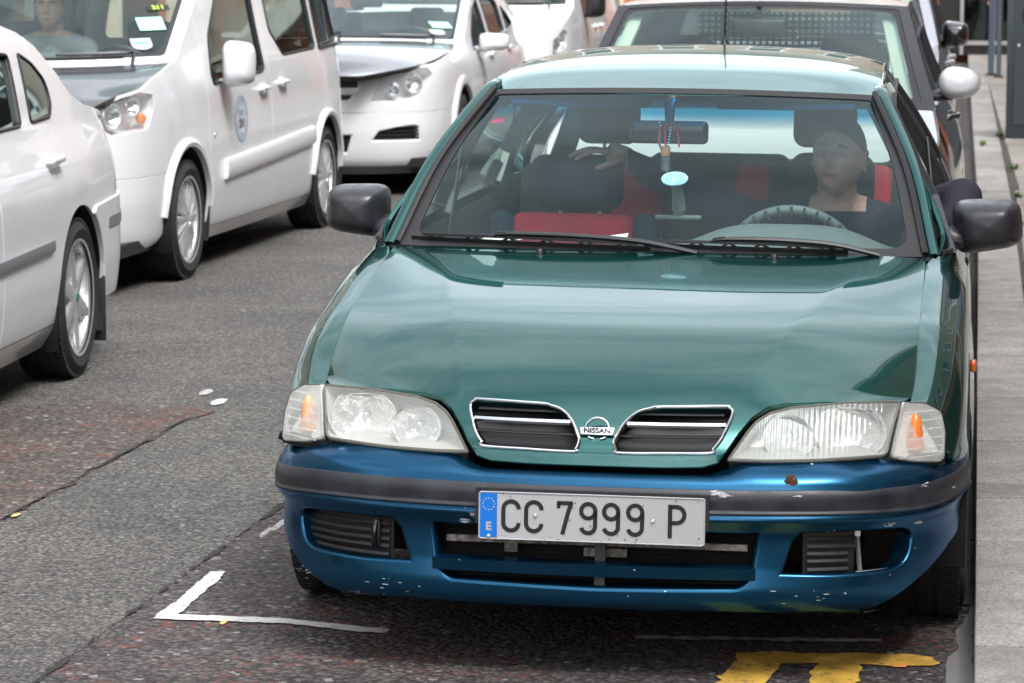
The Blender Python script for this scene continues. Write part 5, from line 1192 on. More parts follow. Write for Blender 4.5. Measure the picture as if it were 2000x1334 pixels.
    gh_ = sp.get('nose_holes', []); gg = []
    for h in gh_: gg += [h]
    no = panel('nose_panel', S, nf, P_, root, holes=gg, rim=(.04, .008), step=.04, edge=.018, centre=C_)
    for h in gg:
        O_, N_ = outline(S, h, off=-.03, centre=C_, d=.03); g = MB(); g.add(O_, [tuple(range(len(O_)))]); g.build('grille_backing', M['black'], no)
    # top surfaces
    HS = cross(sp['hood'], S, c0); t1 = sp['hood'][-1][0]
    panel('bonnet', HS, rnd([(-.985, .01), (.985, .01), (.985, t1-.01), (-.985, t1-.01)], .02), sp.get('hoodpaint', P_), root, step=.06, edge=.03, centre=(0, sp['hood'][0][3]+.5, -.5), t=.02, r=.004)
    b = MB(); b.grid(HS, np.linspace(-.99, .99, 12), np.linspace(0, t1, 6)); b.v = [(x, y, z-.03) for x, y, z in b.v]; b.build('inner_panel', M['under'], root)
    WSs = cross(sp['ws'], S, c0, 2.); t2 = sp['ws'][-1][0]; cw = (0, sp['ws'][0][3]+1, .2)
    panel('windscreen', WSs, rnd([(-.93, .02), (.93, .02), (.93, t2-.02), (-.93, t2-.02)], .03), sp.get('wsglass', M['glass2']), root, step=.1, edge=.04, centre=cw, t=0)
    panel('windscreen_surround', WSs, [(-1, -.02), (1, -.02), (1, t2+.01), (-1, t2+.01)], [sp.get('pillarpaint', P_)], root, holes=[rnd([(-.935, .03), (.935, .03), (.935, t2-.015), (-.935, t2-.015)], .03)], step=.1, edge=.04, centre=cw, off=.004, t=.012)
    panel('windscreen_seal', WSs, rnd([(-.945, .01), (.945, .01), (.945, t2-.01), (-.945, t2-.01)], .03), M['rubber'], root, holes=[rnd([(-.905, .05), (.905, .05), (.905, t2-.035), (-.905, t2-.035)], .08)], step=.1, edge=.04, centre=cw, off=.001, t=.004)
    for i_, (xa, xb, xp_) in enumerate(((-.78, -.05, .0), (-.02, .72, .78))):
        w_ = MB(); g = lambda u, t, o: Vector(WSs(np.array([u]), np.array([t]))[0])+Vector((0, -.5*o, .85*o))
        w_.tube([g(u, .05-.02*i_, .01) for u in np.linspace(xa, xb, 10)], .008, 5); w_.tube([g(u, .055-.02*i_, .03) for u in np.linspace((xa+xb)/2, xp_, 8)]+[g(xp_, -.04, .0)], .010, 6); w_.build('wiper', M['black'], root)
    RS = cross(sp['roof'], S, c0, 2.4); t3 = sp['roof'][-1][0]
    panel('roof', RS, [(-1.0, 0), (1.0, 0), (1.0, t3), (-1.0, t3)], sp.get('roofpaint', P_), root, step=.1, edge=.05, centre=(0, L_/2, 0), t=.03)
    BK = cross(sp['back'], S, c0, 2.4); t4 = sp['back'][-1][0]
    bkh = [rnd([(-.8, .08), (.8, .08), (.84, .9), (-.84, .9)], .08)]
    bko = panel('tailgate', BK, [(-1, 0), (1, 0), (1, t4), (-1, t4)], P_, root, holes=bkh, step=.12, edge=.06, centre=(0, L_/2, .3), t=.02); panel('rear_window', BK, bkh[0], sp.get('rearglass', M['glass2']), bko, step=.2, edge=.1, off=-.005, t=0, centre=(0, L_/2, .3))
    # rear bumper wraps round
    rb = [(L_-.55, .26), (L_+.6, .26), (L_+.6, .60), (L_-.55, .60)]
    # interior
    it = MB(); W_ = sp['W']; bz = belt(2.)
    it.box((0, L_*.5, .22), (W_*1.8, L_*.9, .06)); it.box((0, (wy1+.2), .5), (W_*1.5, .1, .5)); it.build('floor_pan', M['under'], root)
    eb = MB(); eb.box((0, wy1-.02, .45), (W_*1.2, .9, .34)); eb.build('engine_bay', M['under'], root)
    cy = sp['ws'][0][1]; cz = sp['ws'][0][4]
    da = MB(); da.rbox((0, cy+.24, cz-.11), (W_*1.62, .62, .18), .05, 3); da.build('dashboard', sp.get('dashmat', M['dash']), root)
    for xx in (-.37, .37):
        s1 = cushion('front_seat', (xx, sp['seat'], bz-.18), (.48, .15, .62), .06, M['darkcloth'], root, R(-12)); cushion('headrest', (xx, sp['seat']+.08, bz+.20), (.26, .1, .19), .045, M['darkcloth'], s1, R(-8)); cushion('seat_base', (xx, sp['seat']-.28, bz-.5), (.48, .5, .18), .05, M['darkcloth'], s1)
    rs2 = cushion('rear_seat', (0, sp['seat']+.85, bz-.2), (1.3, .15, .6), .06, M['darkcloth'], root, R(-12)); 
    for xx in (-.4, .4): cushion('headrest', (xx, sp['seat']+.93, bz+.16), (.24, .09, .16), .04, M['darkcloth'], rs2)
    im_ = MB(); zz = sp['ws'][-1][4]-.10; im_.rbox((0, sp['ws'][-1][3]-.02, zz), (.24, .04, .075), .02, 3); im_.tube([(0, sp['ws'][-1][3]-.02, zz+.03), (0, sp['ws'][-1][3]-.03, zz+.09)], .012, 6); im_.build('interior_mirror', M['black'], root)
    sw_ = MB(); sx = sp.get('wheel_side', -.37); cc = Vector((sx, cy+.62, cz-.10)); b_ = Vector((0, -.42, .90)).normalized()
    sw_.tube([cc+Vector((1, 0, 0))*.18*math.cos(t)+b_*.18*math.sin(t) for t in np.linspace(0, 6.2832, 31)[:-1]], .014, 8, closed=True); sw_.tube([cc-Vector((.17, 0, 0)), cc+Vector((.17, 0, 0))], .02, 8); sw_.build('steering_wheel', M['black'], root)
    return root
def on_side(sp, root, y, z, off=0., sg=1):
    p = sp['S'](np.array([y+sp['c0']]), np.array([z]))[0]; return Vector((sg*p[0]+off*sg, p[1], p[2]))
def permit(parent_root, WSs, u, t, w, h, kind, name='permit', label=None, g=None):
    """paper permit stuck behind the windscreen: printed card"""
    c = Vector(WSs(np.array([u]), np.array([t]))[0]); a = Vector(WSs(np.array([u+.02]), np.array([t]))[0])-c; b = Vector(WSs(np.array([u]), np.array([t+.02]))[0])-c; a.normalize(); b = (b-a*b.dot(a)).normalized(); n = a.cross(b)
    if n.y > 0: n = -n
    c = c+n*.006; fc = lambda x, y, o: c+a*x+b*y+n*o
    def card(poly, o, mat_, nm): q = MB(); k = len(poly); q.add([fc(x, y, o) for x, y in poly]+[fc(x, y, o-.0012) for x, y in poly], [tuple(range(k)), tuple(range(2*k-1, k-1, -1))]+[(i, (i+1) % k, (i+1) % k+k, i+k) for i in range(k)]); return q.build(nm, mat_, parent_root)
    R4 = Matrix((( a.x, b.x, -n.x*-1, 0), (a.y, b.y, n.y, 0), (a.z, b.z, n.z, 0), (0, 0, 0, 1)))
    if kind == 'tall':
        o = card([(-w/2, -h/2), (w/2, -h/2), (w/2, h/2), (-w/2, h/2)], 0, M['mint'], name)
        for (x, y, ww, hh, mm) in ((-.0, .27, .7, .05, 'strip'), (0, .12, .8, .28, 'palemint'), (0, -.22, .85, .24, 'palemint')): card([((x-ww/2)*w, (y-hh/2)*h), ((x+ww/2)*w, (y-hh/2)*h), ((x+ww/2)*w, (y+hh/2)*h), ((x-ww/2)*w, (y+hh/2)*h)], .001, M[mm], 'print').parent = o
    elif kind == 'number':
        o = card([(-w/2, -h/2), (w/2, -h/2), (w/2, h/2), (-w/2, h/2)], 0, M['ink'], name); text('211', c+n*.002, R4, h*.98, M['lime'], o, bold=.002, ex=.0004)
    else:
        pts = [(-w/2, h/2), (-w/2, -h*.1)]+[(w/2*math.cos(q), -h*.1+h*.4*math.sin(q)) for q in np.linspace(math.pi, 2*math.pi, 12)[1:]]+[(w/2, h/2)]
        o = card(pts[::-1], 0, M['whiteplate'], name); card([(-w*.36, -h*.02), (w*.36, -h*.02), (w*.26, .18*h), (-w*.26, .18*h)], .001, M['sky'], 'print').parent = o; card([(-w*.44, .28*h), (w*.44, .28*h), (w*.44, .40*h), (-w*.44, .40*h)], .001, M['mint'] if kind == 'shield' else M['lime'], 'print').parent = o
    return o
M['palemint'] = base_mat('very pale mint print', (.58, .82, .75), .6)
M['lamphouse'] = base_mat('bright lamp housing', (.88, .88, .9), .3, .15)
M['sky'] = base_mat('sky blue print', (.12, .50, .72), .6)
M['white2'] = paint('warm white paint', (.72, .73, .75), 0., .35, 1., .015, .08)
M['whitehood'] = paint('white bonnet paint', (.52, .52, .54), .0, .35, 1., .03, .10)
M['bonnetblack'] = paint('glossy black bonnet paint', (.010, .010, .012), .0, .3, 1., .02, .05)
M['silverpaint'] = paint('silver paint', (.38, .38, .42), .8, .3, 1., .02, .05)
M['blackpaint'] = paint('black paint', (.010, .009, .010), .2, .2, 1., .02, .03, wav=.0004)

# ---- white people carrier (taxi) with its driver
sp = SPEC['mpv']
sp.update(wheels=(1.13, 4.05, .355, .315), tr=.30, rim=.212, style='multi', doors=(1.50, 2.74, 3.90), zbump=.56, nose=.13, nose_z=.80, sill=.20, rsill=.3, step=.045,
    top=[(.135, .86), (.145, .900), (.30, .952), (.52, .978), (.68, 1.022), (1.09, 1.104), (1.59, 1.387), (1.95, 1.60), (2.2, 1.70), (3.0, 1.735), (4.2, 1.73), (4.62, 1.70)], belt=lambda y: .94+.035*(y-1.3), hood_edge=None,
    nose_top=[(.13, .855), (.05, .82)],
    lamp=[(.27, .765), (.20, .80), (.160, .86), (.20, .912), (.34, .945), (.517, .966), (.655, .950), (.652, .886), (.57, .785)], bowls=((.28, .5, .065), (.62, .70, .05)), amber=(.55, .84),
    windows=[[(1.62, .955), (1.60, 1.02), (1.68, 1.20), (1.97, 1.42), (2.2, 1.56), (2.63, 1.58), (2.63, 1.0), (2.60, .985)], [(2.90, 1.20), (2.88, 1.58), (3.86, 1.58), (3.86, 1.07), (3.10, 1.055)]], quarter=[(3.96, 1.58), (4.44, 1.55), (4.50, 1.10), (3.96, 1.08)],
    handles=[(2.56, .89), (2.98, .905)], mirror=(1.78, 1.055, .17, .235, .10, M['white']), footmat=M['white'],
    hood=[(0, .145, .895, -.01, .80), (.25, .32, .957, .12, .90), (.55, .62, 1.0, .42, .995), (.95, 1.075, 1.095, .80, 1.075)], ws=[(0, 1.085, 1.10, .80, 1.08), (.45, 1.59, 1.387, 1.28, 1.37), (.9, 2.1, 1.66, 1.78, 1.66)],
    roof=[(0, 2.12, 1.67, 1.80, 1.67), (.8, 2.6, 1.72, 2.5, 1.78), (2.6, 4.6, 1.70, 4.6, 1.78)], back=[(0, 4.61, 1.70, 4.66, 1.76), (1, 4.66, 1.02, 4.70, 1.02), (1.8, 4.68, .4, 4.71, .4)], seat=2.15, wheel_side=.37,
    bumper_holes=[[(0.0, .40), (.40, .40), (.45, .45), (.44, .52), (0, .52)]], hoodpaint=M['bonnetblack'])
sp['bumper_holes'] = [[(-.45, .30), (.45, .30), (.50, .36), (.45, .42), (-.45, .42), (-.50, .36)]]; sp['centre_hole'] = sp['bumper_holes'][0]
sp['wsglass'] = M['glass2']
taxi = build_car(sp, 'parked_people_carrier', 'white people carrier taxi with driver inside and round badge on its front door', 'car')
S_, c0 = sp['S'], sp['c0']
rs1 = MB(); rs1.sweep([on_side(sp, taxi, y, z, .012) for y, z in zip(np.linspace(1.74, 3.66, 16), np.linspace(.51, .575, 16))], [(-.012, -.052), (.004, -.050), (.012, -.03), (.014, .03), (.004, .050), (-.012, .052)]); rs1.build('rubbing_strip', M['white'], taxi)
for wy, wr in ((1.13, .355), (4.05, .355)):
    fl_ = MB(); fl_.sweep([on_side(sp, taxi, wy+(wr+.018)*math.cos(t), .315+(wr+.018)*math.sin(t), .006) for t in np.linspace(R(4), R(176), 24)], [(-.02, -.01), (.02, -.01), (.02, .006), (.0, .016), (-.02, .01)], up=(1, 0, 0)); fl_.build('arch_flare', M['white'], taxi)
ra = MB(); ra.rbox(tuple(on_side(sp, taxi, 1.58, .70, .004)), (.012, .03, .016), .004, 2); ra.build('side_repeater', M['silver'], taxi)
rl = MB(); rl.tube([on_side(sp, taxi, y, 1.07, .008) for y in (3.95, 4.5)], .012, 6); rl.build('window_bar', M['black'], taxi)
# round door badge with number
bc = on_side(sp, taxi, 2.09, .755, .0035)
ringm = base_mat('faded blue print', (.30, .40, .52), .4)
def on_d(dy, dz, o=.003): p = on_side(sp, taxi, 2.09+dy, .755+dz, o); return p
rg = MB(); n_ = 40; o1 = [on_d(.125*math.cos(t), .125*math.sin(t)) for t in np.linspace(0, 6.2832, n_+1)[:-1]]; o2 = [on_d(.112*math.cos(t), .112*math.sin(t)) for t in np.linspace(0, 6.2832, n_+1)[:-1]]
rg.add(o1+o2, [(i, (i+1) % n_, (i+1) % n_+n_, i+n_) for i in range(n_)]); rgo = rg.build('door_badge', ringm, taxi)
rg = MB(); o1 = [on_d(.078*math.cos(t), .078*math.sin(t)) for t in np.linspace(0, 6.2832, n_+1)[:-1]]; o2 = [on_d(.074*math.cos(t), .074*math.sin(t)) for t in np.linspace(0, 6.2832, n_+1)[:-1]]; rg.add(o1+o2, [(i, (i+1) % n_, (i+1) % n_+n_, i+n_) for i in range(n_)]); rg.build('badge_ring', ringm, rgo)
for k in range(26):
    if k in (0, 13): continue
    t = 2*math.pi*k/26; rg = MB(); rg.add([on_d((.095+a)*math.cos(t+b), (.095+a)*math.sin(t+b), .0036) for a, b in ((-.009, -.05), (.009, -.05), (.009, .05), (-.009, .05))], [(0, 1, 2, 3)]); rg.build('badge_mark', ringm, rgo)
rg = MB(); rg.add([on_d(a, b, .0036) for a, b in ((-.04, .012), (-.015, .012), (-.015, .06), (-.04, .06))], [(0, 1, 2, 3)]); rg.add([on_d(a, b, .0036) for a, b in ((-.005, .02), (.045, .02), (.045, .05), (-.005, .05))], [(0, 1, 2, 3)]); rg.build('badge_print', ringm, rgo)
SIDEROT = Matrix.Rotation(R(90), 4, 'Z') @ Matrix.Rotation(R(90), 4, 'X')
text('211', on_d(0, -.025, .005), SIDEROT, .07, base_mat('dark blue print', (.05, .06, .10), .4), rgo, bold=.002)
WSp = cross(sp['ws'], S_, c0, 2.)
stk = []
for nm_, u, t, w, h, kd, lb in (('number_sticker', .81, .395, .115, .044, 'number', 'black sticker with lime 211 at the top right of the people carrier windscreen'), ('permit', .80, .275, .135, .115, 'tall', 'square pale green permit under the 211 sticker on the people carrier'), ('permit', .79, .125, .105, .10, 'shield', 'round bottomed white and blue permit lowest on the people carrier windscreen')):
    o = permit(taxi, WSp, u, t, w, h, kd, nm_); mw = taxi.matrix_basis.copy(); o.parent = None; o.matrix_world = mw; stk.append(o); tag(o, lb, 'permit', 'permits on the taxi windscreens')
# its driver
HC2 = Vector((-.40, 2.02, 1.30)) if False else Vector((.0, 0, 0))
tx = Matrix.Translation((sp['at'][0], sp['at'][1], 0)) @ Matrix.Rotation(R(sp['at'][2]), 4, 'Z')
def local(p): return tx @ Vector(p)
hp = local((-.12, 2.0, 1.335))      # driver sits on the offside seat, left of the middle in the picture
pb = MB(); at2 = head_mesh(pb, hp, 1., yaw=R(8), pitch=R(-3))
def lp(x, y, z): return tuple(hp+Vector((x, y, z)))
pbb = tube_body([([lp(0, .05, -.06), lp(0, .08, -.19)], [.056, .064], 1, (1, 0, 0)), ([lp(0, .08, -.25), lp(0, .06, -.45), lp(0, .0, -.62)], [.15, .165, .16], .62, (1, 0, 0)), ([lp(-.18, .06, -.225), lp(0, .08, -.19), lp(.18, .06, -.225)], [.07, .08, .07], 1, (0, 0, 1)),
    ([lp(-.19, .06, -.24), lp(-.24, -.05, -.44), lp(-.16, -.28, -.42)], [.065, .05, .035], 1, (0, 0, 1)), ([lp(.19, .06, -.24), lp(.24, -.05, -.44), lp(.14, -.28, -.42)], [.065, .05, .035], 1, (0, 0, 1))])
pbb.add(pb.v, pb.f)
p2 = fuse(pbb, 'person', [M['skin'], base_mat('grey shirt', (.22, .23, .24), .85)], lambda p: 0 if p.z > hp.z-.145 and abs(p.x-hp.x) < .1 else 1, .007)
tag(p2, 'man with short hair behind the windscreen of the white people carrier', 'person'); head_extras(at2, 1., p2)

# ---- white liftback, seen from its rear quarter
sp = SPEC['liftback']
sp.update(wheels=(.93, 3.505, .375, .30), tr=.312, rim=.222, style='six', doors=(1.35, 2.35, 3.36), zbump=.58, nose=.30, nose_z=.66, sill=.225, rsill=.28, step=.035, edge=.014,
    top=[(.28, .66), (.8, .78), (1.3, .90), (1.5, 1.0), (2.1, 1.33), (2.5, 1.40), (3.0, 1.40), (3.32, 1.342), (3.48, 1.288), (3.60, 1.218), (3.735, 1.135), (3.85, 1.062), (4.0, 1.030), (4.2, 1.010), (4.40, .985), (4.52, .93)], belt=lambda y: 1.0, hood_edge=None,
    windows=[[(1.75, 1.0), (2.15, 1.24), (2.27, 1.26), (2.27, 1.0)], [(2.44, 1.012), (2.44, 1.27), (2.78, 1.285), (3.04, 1.27), (2.92, 1.012)]], quarter=None,
    handles=[(2.18, .88), (3.17, .868)], mirror=(1.62, 1.0, .19, .12, .10, M['white']),
    hood=[(0, .30, .68, 0, .66), (.5, .8, .78, .6, .82), (1.2, 1.35, .905, 1.25, .93)], ws=[(0, 1.36, .91, 1.26, .93), (.9, 2.12, 1.33, 2.0, 1.36)], roof=[(0, 2.14, 1.335, 2.02, 1.37), (.6, 2.6, 1.395, 2.6, 1.44), (1.2, 3.36, 1.33, 3.3, 1.41)],
    back=[(0, 3.37, 1.325, 3.33, 1.40), (.5, 3.73, 1.135, 3.75, 1.19), (1, 3.90, 1.050, 4.05, 1.07), (1.5, 4.40, .985, 4.42, 1.0), (1.7, 4.50, .93, 4.54, .94), (2.3, 4.54, .4, 4.57, .4)], seat=2.1)
sp['handles'] = [(2.18, .88)]
lift = build_car(sp, 'parked_liftback', 'white liftback at the left edge with only its rear half in view', 'car')
S_, c0 = sp['S'], sp['c0']
# rear quarter light, handle, strip, bumper with insert, mudflap
dh = MB(); c = on_side(sp, lift, 3.16, .868); dh.tube([c+Vector((-.012, -.09, 0)), c+Vector((.024, -.075, .004)), c+Vector((.030, 0, .006)), c+Vector((.024, .075, .004)), c+Vector((-.012, .09, 0))], [.012, .016, .017, .016, .012], 10); dh.build('door_handle', M['white'], lift)
# small rear quarter window behind the door glass
qw = rnd([(3.07, 1.018), (3.19, 1.27), (3.33, 1.228), (3.428, 1.165), (3.44, 1.12), (3.425, 1.068), (3.36, 1.024)], .02)
panel('quarter_window', S_, [(a+c0, b) for a, b in qw], M['glassdark'], lift, step=.05, edge=.02, off=.002, t=.003, r=.001, centre=(0, 2.3, .5))
O_, N_ = outline(S_, [(a+c0, b) for a, b in qw], off=.002, centre=(0, 2.3, .5), d=.02); t_ = MB(); t_.tube(O_, .007, 6, closed=True); t_.build('window_seal', M['rubber'], lift)
bsq = MB(); bsq.sweep([on_side(sp, lift, y, .552+.012*(y-2.3), .006) for y in np.linspace(1.4, 3.03, 14)], [(-.008, -.024), (.006, -.020), (.009, 0), (.006, .020), (-.008, .024)]); bsq.build('rubbing_strip', base_mat('grey rubbing strip', (.16, .16, .17), .5), lift)
bm_ = [(3.74, .648), (3.86, .652), (4.0, .657), (4.2, .66), (4.6, .66), (4.9, .66), (4.9, .28), (4.3, .27), (3.93, .27)]+arc(3.505, .30, .378, 2, 60, 8)
rbp = panel('rear_bumper', S_, [(a+c0, b) for a, b in bm_], M['white'], lift, step=.04, edge=.015, off=.010, t=.02, r=.005, centre=(0, 2.3, .5))
panel('bumper_insert', S_, rnd([(3.93+c0, .548), (4.9+c0, .552), (4.9+c0, .592), (3.93+c0, .590)], .01), base_mat('grey bumper insert', (.17, .17, .18), .5), rbp, step=.04, edge=.015, off=.014, t=.006, r=.003, centre=(0, 2.3, .5))
mf = MB(); mf.rbox((sp['W']-.10, 3.505+.375, .245), (.19, .014, .30), .006, 2); mf.build('mudflap', M['rubber'], lift)
tl = panel('rear_lamp', S_, [(4.60+c0, .70), (5.0+c0, .70), (5.0+c0, .88), (4.62+c0, .89)], M['red'], lift, step=.05, edge=.02, off=.005, t=.01, r=.004, centre=(0, 2.3, .5))

# ---- white estate behind the people carrier
sp = SPEC['estate']
sp.update(wheels=(1.22, 3.9, .37, .33), tr=.315, rim=.21, style='multi', doors=(1.60, 2.70, 3.62), zbump=.56, nose=-.16, nose_z=.80, sill=.21, step=.045, edge=.015,
    top=[(-.155, .805), (.017, .822), (.217, .866), (.41, .866), (1.0, .930), (1.57, .975), (2.10, 1.17), (2.63, 1.34), (3.1, 1.38), (3.7, 1.33), (4.1, 1.16), (4.5, .98)], belt=lambda y: .90, hood_edge=None,
    nose_top=[(-.16, .80)],
    lamp=[(-.135, .628), (-.09, .72), (-.02, .79), (.06, .832), (.217, .852), (.36, .848), (.412, .80), (.36, .74), (.278, .695), (.188, .655), (.05, .635)], bowls=((.32, .38, .050), (.62, .55, .065)),
    windows=[[(1.86, .91), (1.95, 1.02), (2.3, 1.19), (2.6, 1.26), (2.6, .965)], [(2.78, .97), (2.78, 1.275), (3.2, 1.28), (3.5, 1.22), (3.5, 1.0)]], quarter=[(3.68, 1.005), (3.68, 1.19), (4.05, 1.05)],
    handles=[(2.5, .86), (3.45, .88)], mirror=(1.98, .965, .22, .125, .13, M['white']), footmat=M['white'],
    hood=[(0, -.155, .808, 0, .80), (.4, .30, .868, .28, .90), (.9, 1.0, .930, .75, .97), (1.4, 1.50, .970, 1.22, 1.0)], ws=[(0, 1.52, .975, 1.23, 1.0), (.9, 2.55, 1.32, 2.25, 1.34)], roof=[(0, 2.57, 1.325, 2.27, 1.35), (.6, 3.1, 1.38, 3.0, 1.42), (1.4, 3.75, 1.32, 3.8, 1.36)],
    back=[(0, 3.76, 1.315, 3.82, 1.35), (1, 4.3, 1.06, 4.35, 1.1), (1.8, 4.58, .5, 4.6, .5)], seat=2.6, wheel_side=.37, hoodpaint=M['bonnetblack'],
    bumper_holes=[[(.60, .365), (.63, .42), (.72, .452), (.98, .478), (1.05, .465), (1.06, .362)]], nose_holes=[[(-.20, .62), (.20, .62), (.235, .745), (-.235, .745)]])
h1 = [(-.145+sp['c0'], .362), (-.08+sp['c0'], .445), (.05+sp['c0'], .470), (.19+sp['c0'], .480), (.236+sp['c0'], .465), (.254+sp['c0'], .36)]; h2 = [(-.30, .28), (.30, .28), (.34, .42), (-.34, .42)]
sp['bumper_holes'] = [h1, h2]; sp['centre_hole'] = h2
est = build_car(sp, 'parked_estate', 'white hatchback with large clear headlight parked behind the white people carrier', 'car')
S_, c0 = sp['S'], sp['c0']
panel('upper_grille', S_, rnd([(-.31, .645), (.31, .645), (.375, .742), (.35, .792), (-.35, .792), (-.375, .742)], .02), M['black'], est, step=.05, edge=.02, off=.004, t=.004, r=.002, centre=(0, 2.3, .5))
gb_ = MB(); gb_.sweep([Vector(S_(np.array([s]), np.array([.70]))[0])+Vector((0, -.012, 0)) for s in np.linspace(-.37, .37, 16)], [(-.012, -.024), (.010, -.022), (.014, 0), (.010, .022), (-.012, .024)]); gb_.build('grille_bar', M['white'], est)
tr_ = MB(); tr_.tube([on_side(sp, est, y, z, .004) for y, z in ((1.9, .905), (2.4, .935), (3.0, .975), (3.6, 1.0), (4.08, 1.03))], .009, 6); tr_.build('waist_trim', M['silver'], est)
fl_ = MB(); fl_.sweep([on_side(sp, est, 1.22+.40*math.cos(t), .33+.40*math.sin(t), .006) for t in np.linspace(R(0), R(180), 24)], [(-.03, -.012), (.03, -.012), (.03, .004), (.0, .016), (-.03, .008)], up=(1, 0, 0)); fl_.build('arch_flare', M['white'], est)
lipb = MB(); lipb.sweep([Vector(p) for p in S_(np.linspace(-1.1, 1.1, 24), np.full(24, .20))], [(-.02, -.05), (.012, -.05), (.012, .0), (-.02, .0)]); lipb.build('bumper_lip', M['black'], est)
WSe = cross(sp['ws'], S_, c0, 2.); tx = Matrix.Translation((sp['at'][0], sp['at'][1], 0)) @ Matrix.Rotation(R(sp['at'][2]), 4, 'Z')
for nm_, u, t, w, h, kd, lb in (('permit', .80, .27, .15, .11, 'tall', 'square pale green permit on the windscreen of the white hatchback'), ('permit', .79, .145, .11, .095, 'shieldy', 'round bottomed white and lime permit lowest on the white hatchback windscreen')):
    o = permit(est, WSe, u, t, w, h, kd, nm_); mw = tx.copy(); o.parent = None; o.matrix_world = mw; tag(o, lb, 'permit', 'permits on the taxi windscreens')

# ---- white van further back
sp = SPEC['minivan']
sp.update(wheels=(1.0, 3.9, .37, .34), tr=.33, rim=.2, style='steel', doors=(1.25, 2.35, 3.4), zbump=.6, nose=.28, nose_z=.86, sill=.24, step=.08, edge=.03,
    top=[(.26, .90), (.6, 1.02), (1.05, 1.12), (1.45, 1.40), (1.9, 1.75), (2.2, 1.86), (4.7, 1.88)], belt=lambda y: 1.0, hood_edge=None,
    lamp=[(.30, .72), (.30, .86), (.5, .95), (.62, .93), (.58, .80)], windows=[[(1.50, 1.04), (1.50, 1.30), (1.95, 1.66), (2.22, 1.68), (2.22, 1.04)], [(2.52, 1.15), (2.52, 1.68), (3.25, 1.68), (3.25, 1.15)]], quarter=None, handles=[(2.2, .93), (2.6, .93)],
    mirror=(1.55, 1.14, .17, .23, .11, M['black']), hood=[(0, .28, .90, 0, .88), (.4, .6, 1.02, .4, 1.03), (.9, 1.02, 1.11, .85, 1.11)], ws=[(0, 1.04, 1.12, .86, 1.12), (1.0, 1.95, 1.78, 1.75, 1.80)], roof=[(0, 1.97, 1.79, 1.77, 1.81), (.6, 2.5, 1.87, 2.5, 1.93), (2, 4.7, 1.87, 4.7, 1.93)],
    back=[(0, 4.71, 1.87, 4.74, 1.92), (1, 4.74, 1.1, 4.78, 1.1), (1.9, 4.76, .35, 4.79, .35)], seat=2.0, wheel_side=.37, wsglass=M['glass2'])
van = build_car(sp, 'parked_van', 'white van with tall black door mirrors, furthest back in the left hand row', 'van')
WSe = cross(sp['ws'], sp['S'], sp['c0'], 2.)
o = permit(van, WSe, .80, .22, .10, .13, 'shield', 'permit'); mw = van.matrix_basis.copy(); o.parent = None; o.matrix_world = Matrix.Translation((sp['at'][0], sp['at'][1], 0)); tag(o, 'pale blue and white permit on the windscreen of the far white van', 'permit', 'permits on the taxi windscreens')

# ---- small black car with pale roof behind the green saloon
sp = SPEC['small']
sp.update(wheels=(.75, 3.25, .34, .31), tr=.305, rim=.20, style='multi', doors=(1.35, 2.75, 2.75), zbump=.50, nose=.28, nose_z=.74, sill=.21, step=.05, edge=.02,
    top=[(.26, .74), (.6, .88), (1.15, 1.005), (1.40, 1.145), (1.72, 1.355), (1.86, 1.41), (2.6, 1.42), (3.4, 1.395), (3.75, 1.33), (3.88, 1.0)], belt=lambda y: .98, hood_edge=None,
    lamp=[(.27, .58), (.27, .70), (.40, .76), (.50, .70), (.44, .60)], windows=[[(1.50, 1.03), (1.56, 1.12), (1.80, 1.28), (2.55, 1.30), (2.55, 1.03)]], quarter=[(2.85, 1.03), (2.85, 1.29), (3.5, 1.28), (3.6, 1.03)], handles=[(2.5, .90)],
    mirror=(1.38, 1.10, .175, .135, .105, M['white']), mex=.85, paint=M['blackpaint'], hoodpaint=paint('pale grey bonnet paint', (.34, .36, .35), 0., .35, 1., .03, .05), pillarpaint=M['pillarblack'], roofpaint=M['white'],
    hood=[(0, .28, .75, 0, .74), (.4, .6, .875, .45, .90), (.9, 1.12, 1.0, .98, 1.01)], ws=[(0, 1.16, 1.005, 1.0, 1.015), (.4, 1.45, 1.195, 1.26, 1.22), (.8, 1.80, 1.40, 1.62, 1.425)], roof=[(0, 1.82, 1.405, 1.64, 1.430), (.5, 2.3, 1.42, 2.2, 1.46), (1.8, 3.7, 1.38, 3.72, 1.43)],
    back=[(0, 3.71, 1.375, 3.74, 1.425), (1, 3.86, .95, 3.9, .95), (1.6, 3.9, .4, 3.94, .4)], seat=2.0, wheel_side=.33, both=True)
mini = build_car(sp, 'parked_small_car', 'small black car with pale roof and oval white mirrors right behind the green saloon', 'car')
S_, c0 = sp['S'], sp['c0']
for sg in (1, -1):
    WSm = cross(sp['ws'], S_, c0, 2.); tr_ = MB(); tr_.sweep([Vector(WSm(np.array([sg*(.86)]), np.array([t]))[0])+Vector((0, .05, -.03)) for t in (.0, .2, .4, .6, .76)], [(-.028, -.01), (.028, -.01), (.028, .01), (-.028, .01)], up=(0, -.5, .8)); tr_.build('pillar_trim', M['cream'], mini)
    ch = MB(); ch.tube([on_side(sp, mini, y, z, .004, sg) for y, z in ((1.30, 1.02), (1.6, 1.015), (2.4, 1.01), (3.6, 1.0))], .009, 6); ch.build('waist_trim', M['chrome'], mini)
mh = MB(); wsm = Vector(WSm(np.array([.50]), np.array([.12]))[0])
mh.tube([wsm+Vector((0, .06, -.02)), wsm+Vector((.02, .10, .06)), wsm+Vector((-.04, .12, .10))], .008, 6); mh.rbox(tuple(wsm+Vector((.03, .11, .08))), (.07, .02, .10), .008, 2); mh.tube([wsm+Vector((-.14, .12, .05)), wsm+Vector((-.02, .12, .12)), wsm+Vector((.05, .12, .10))], .006, 6)
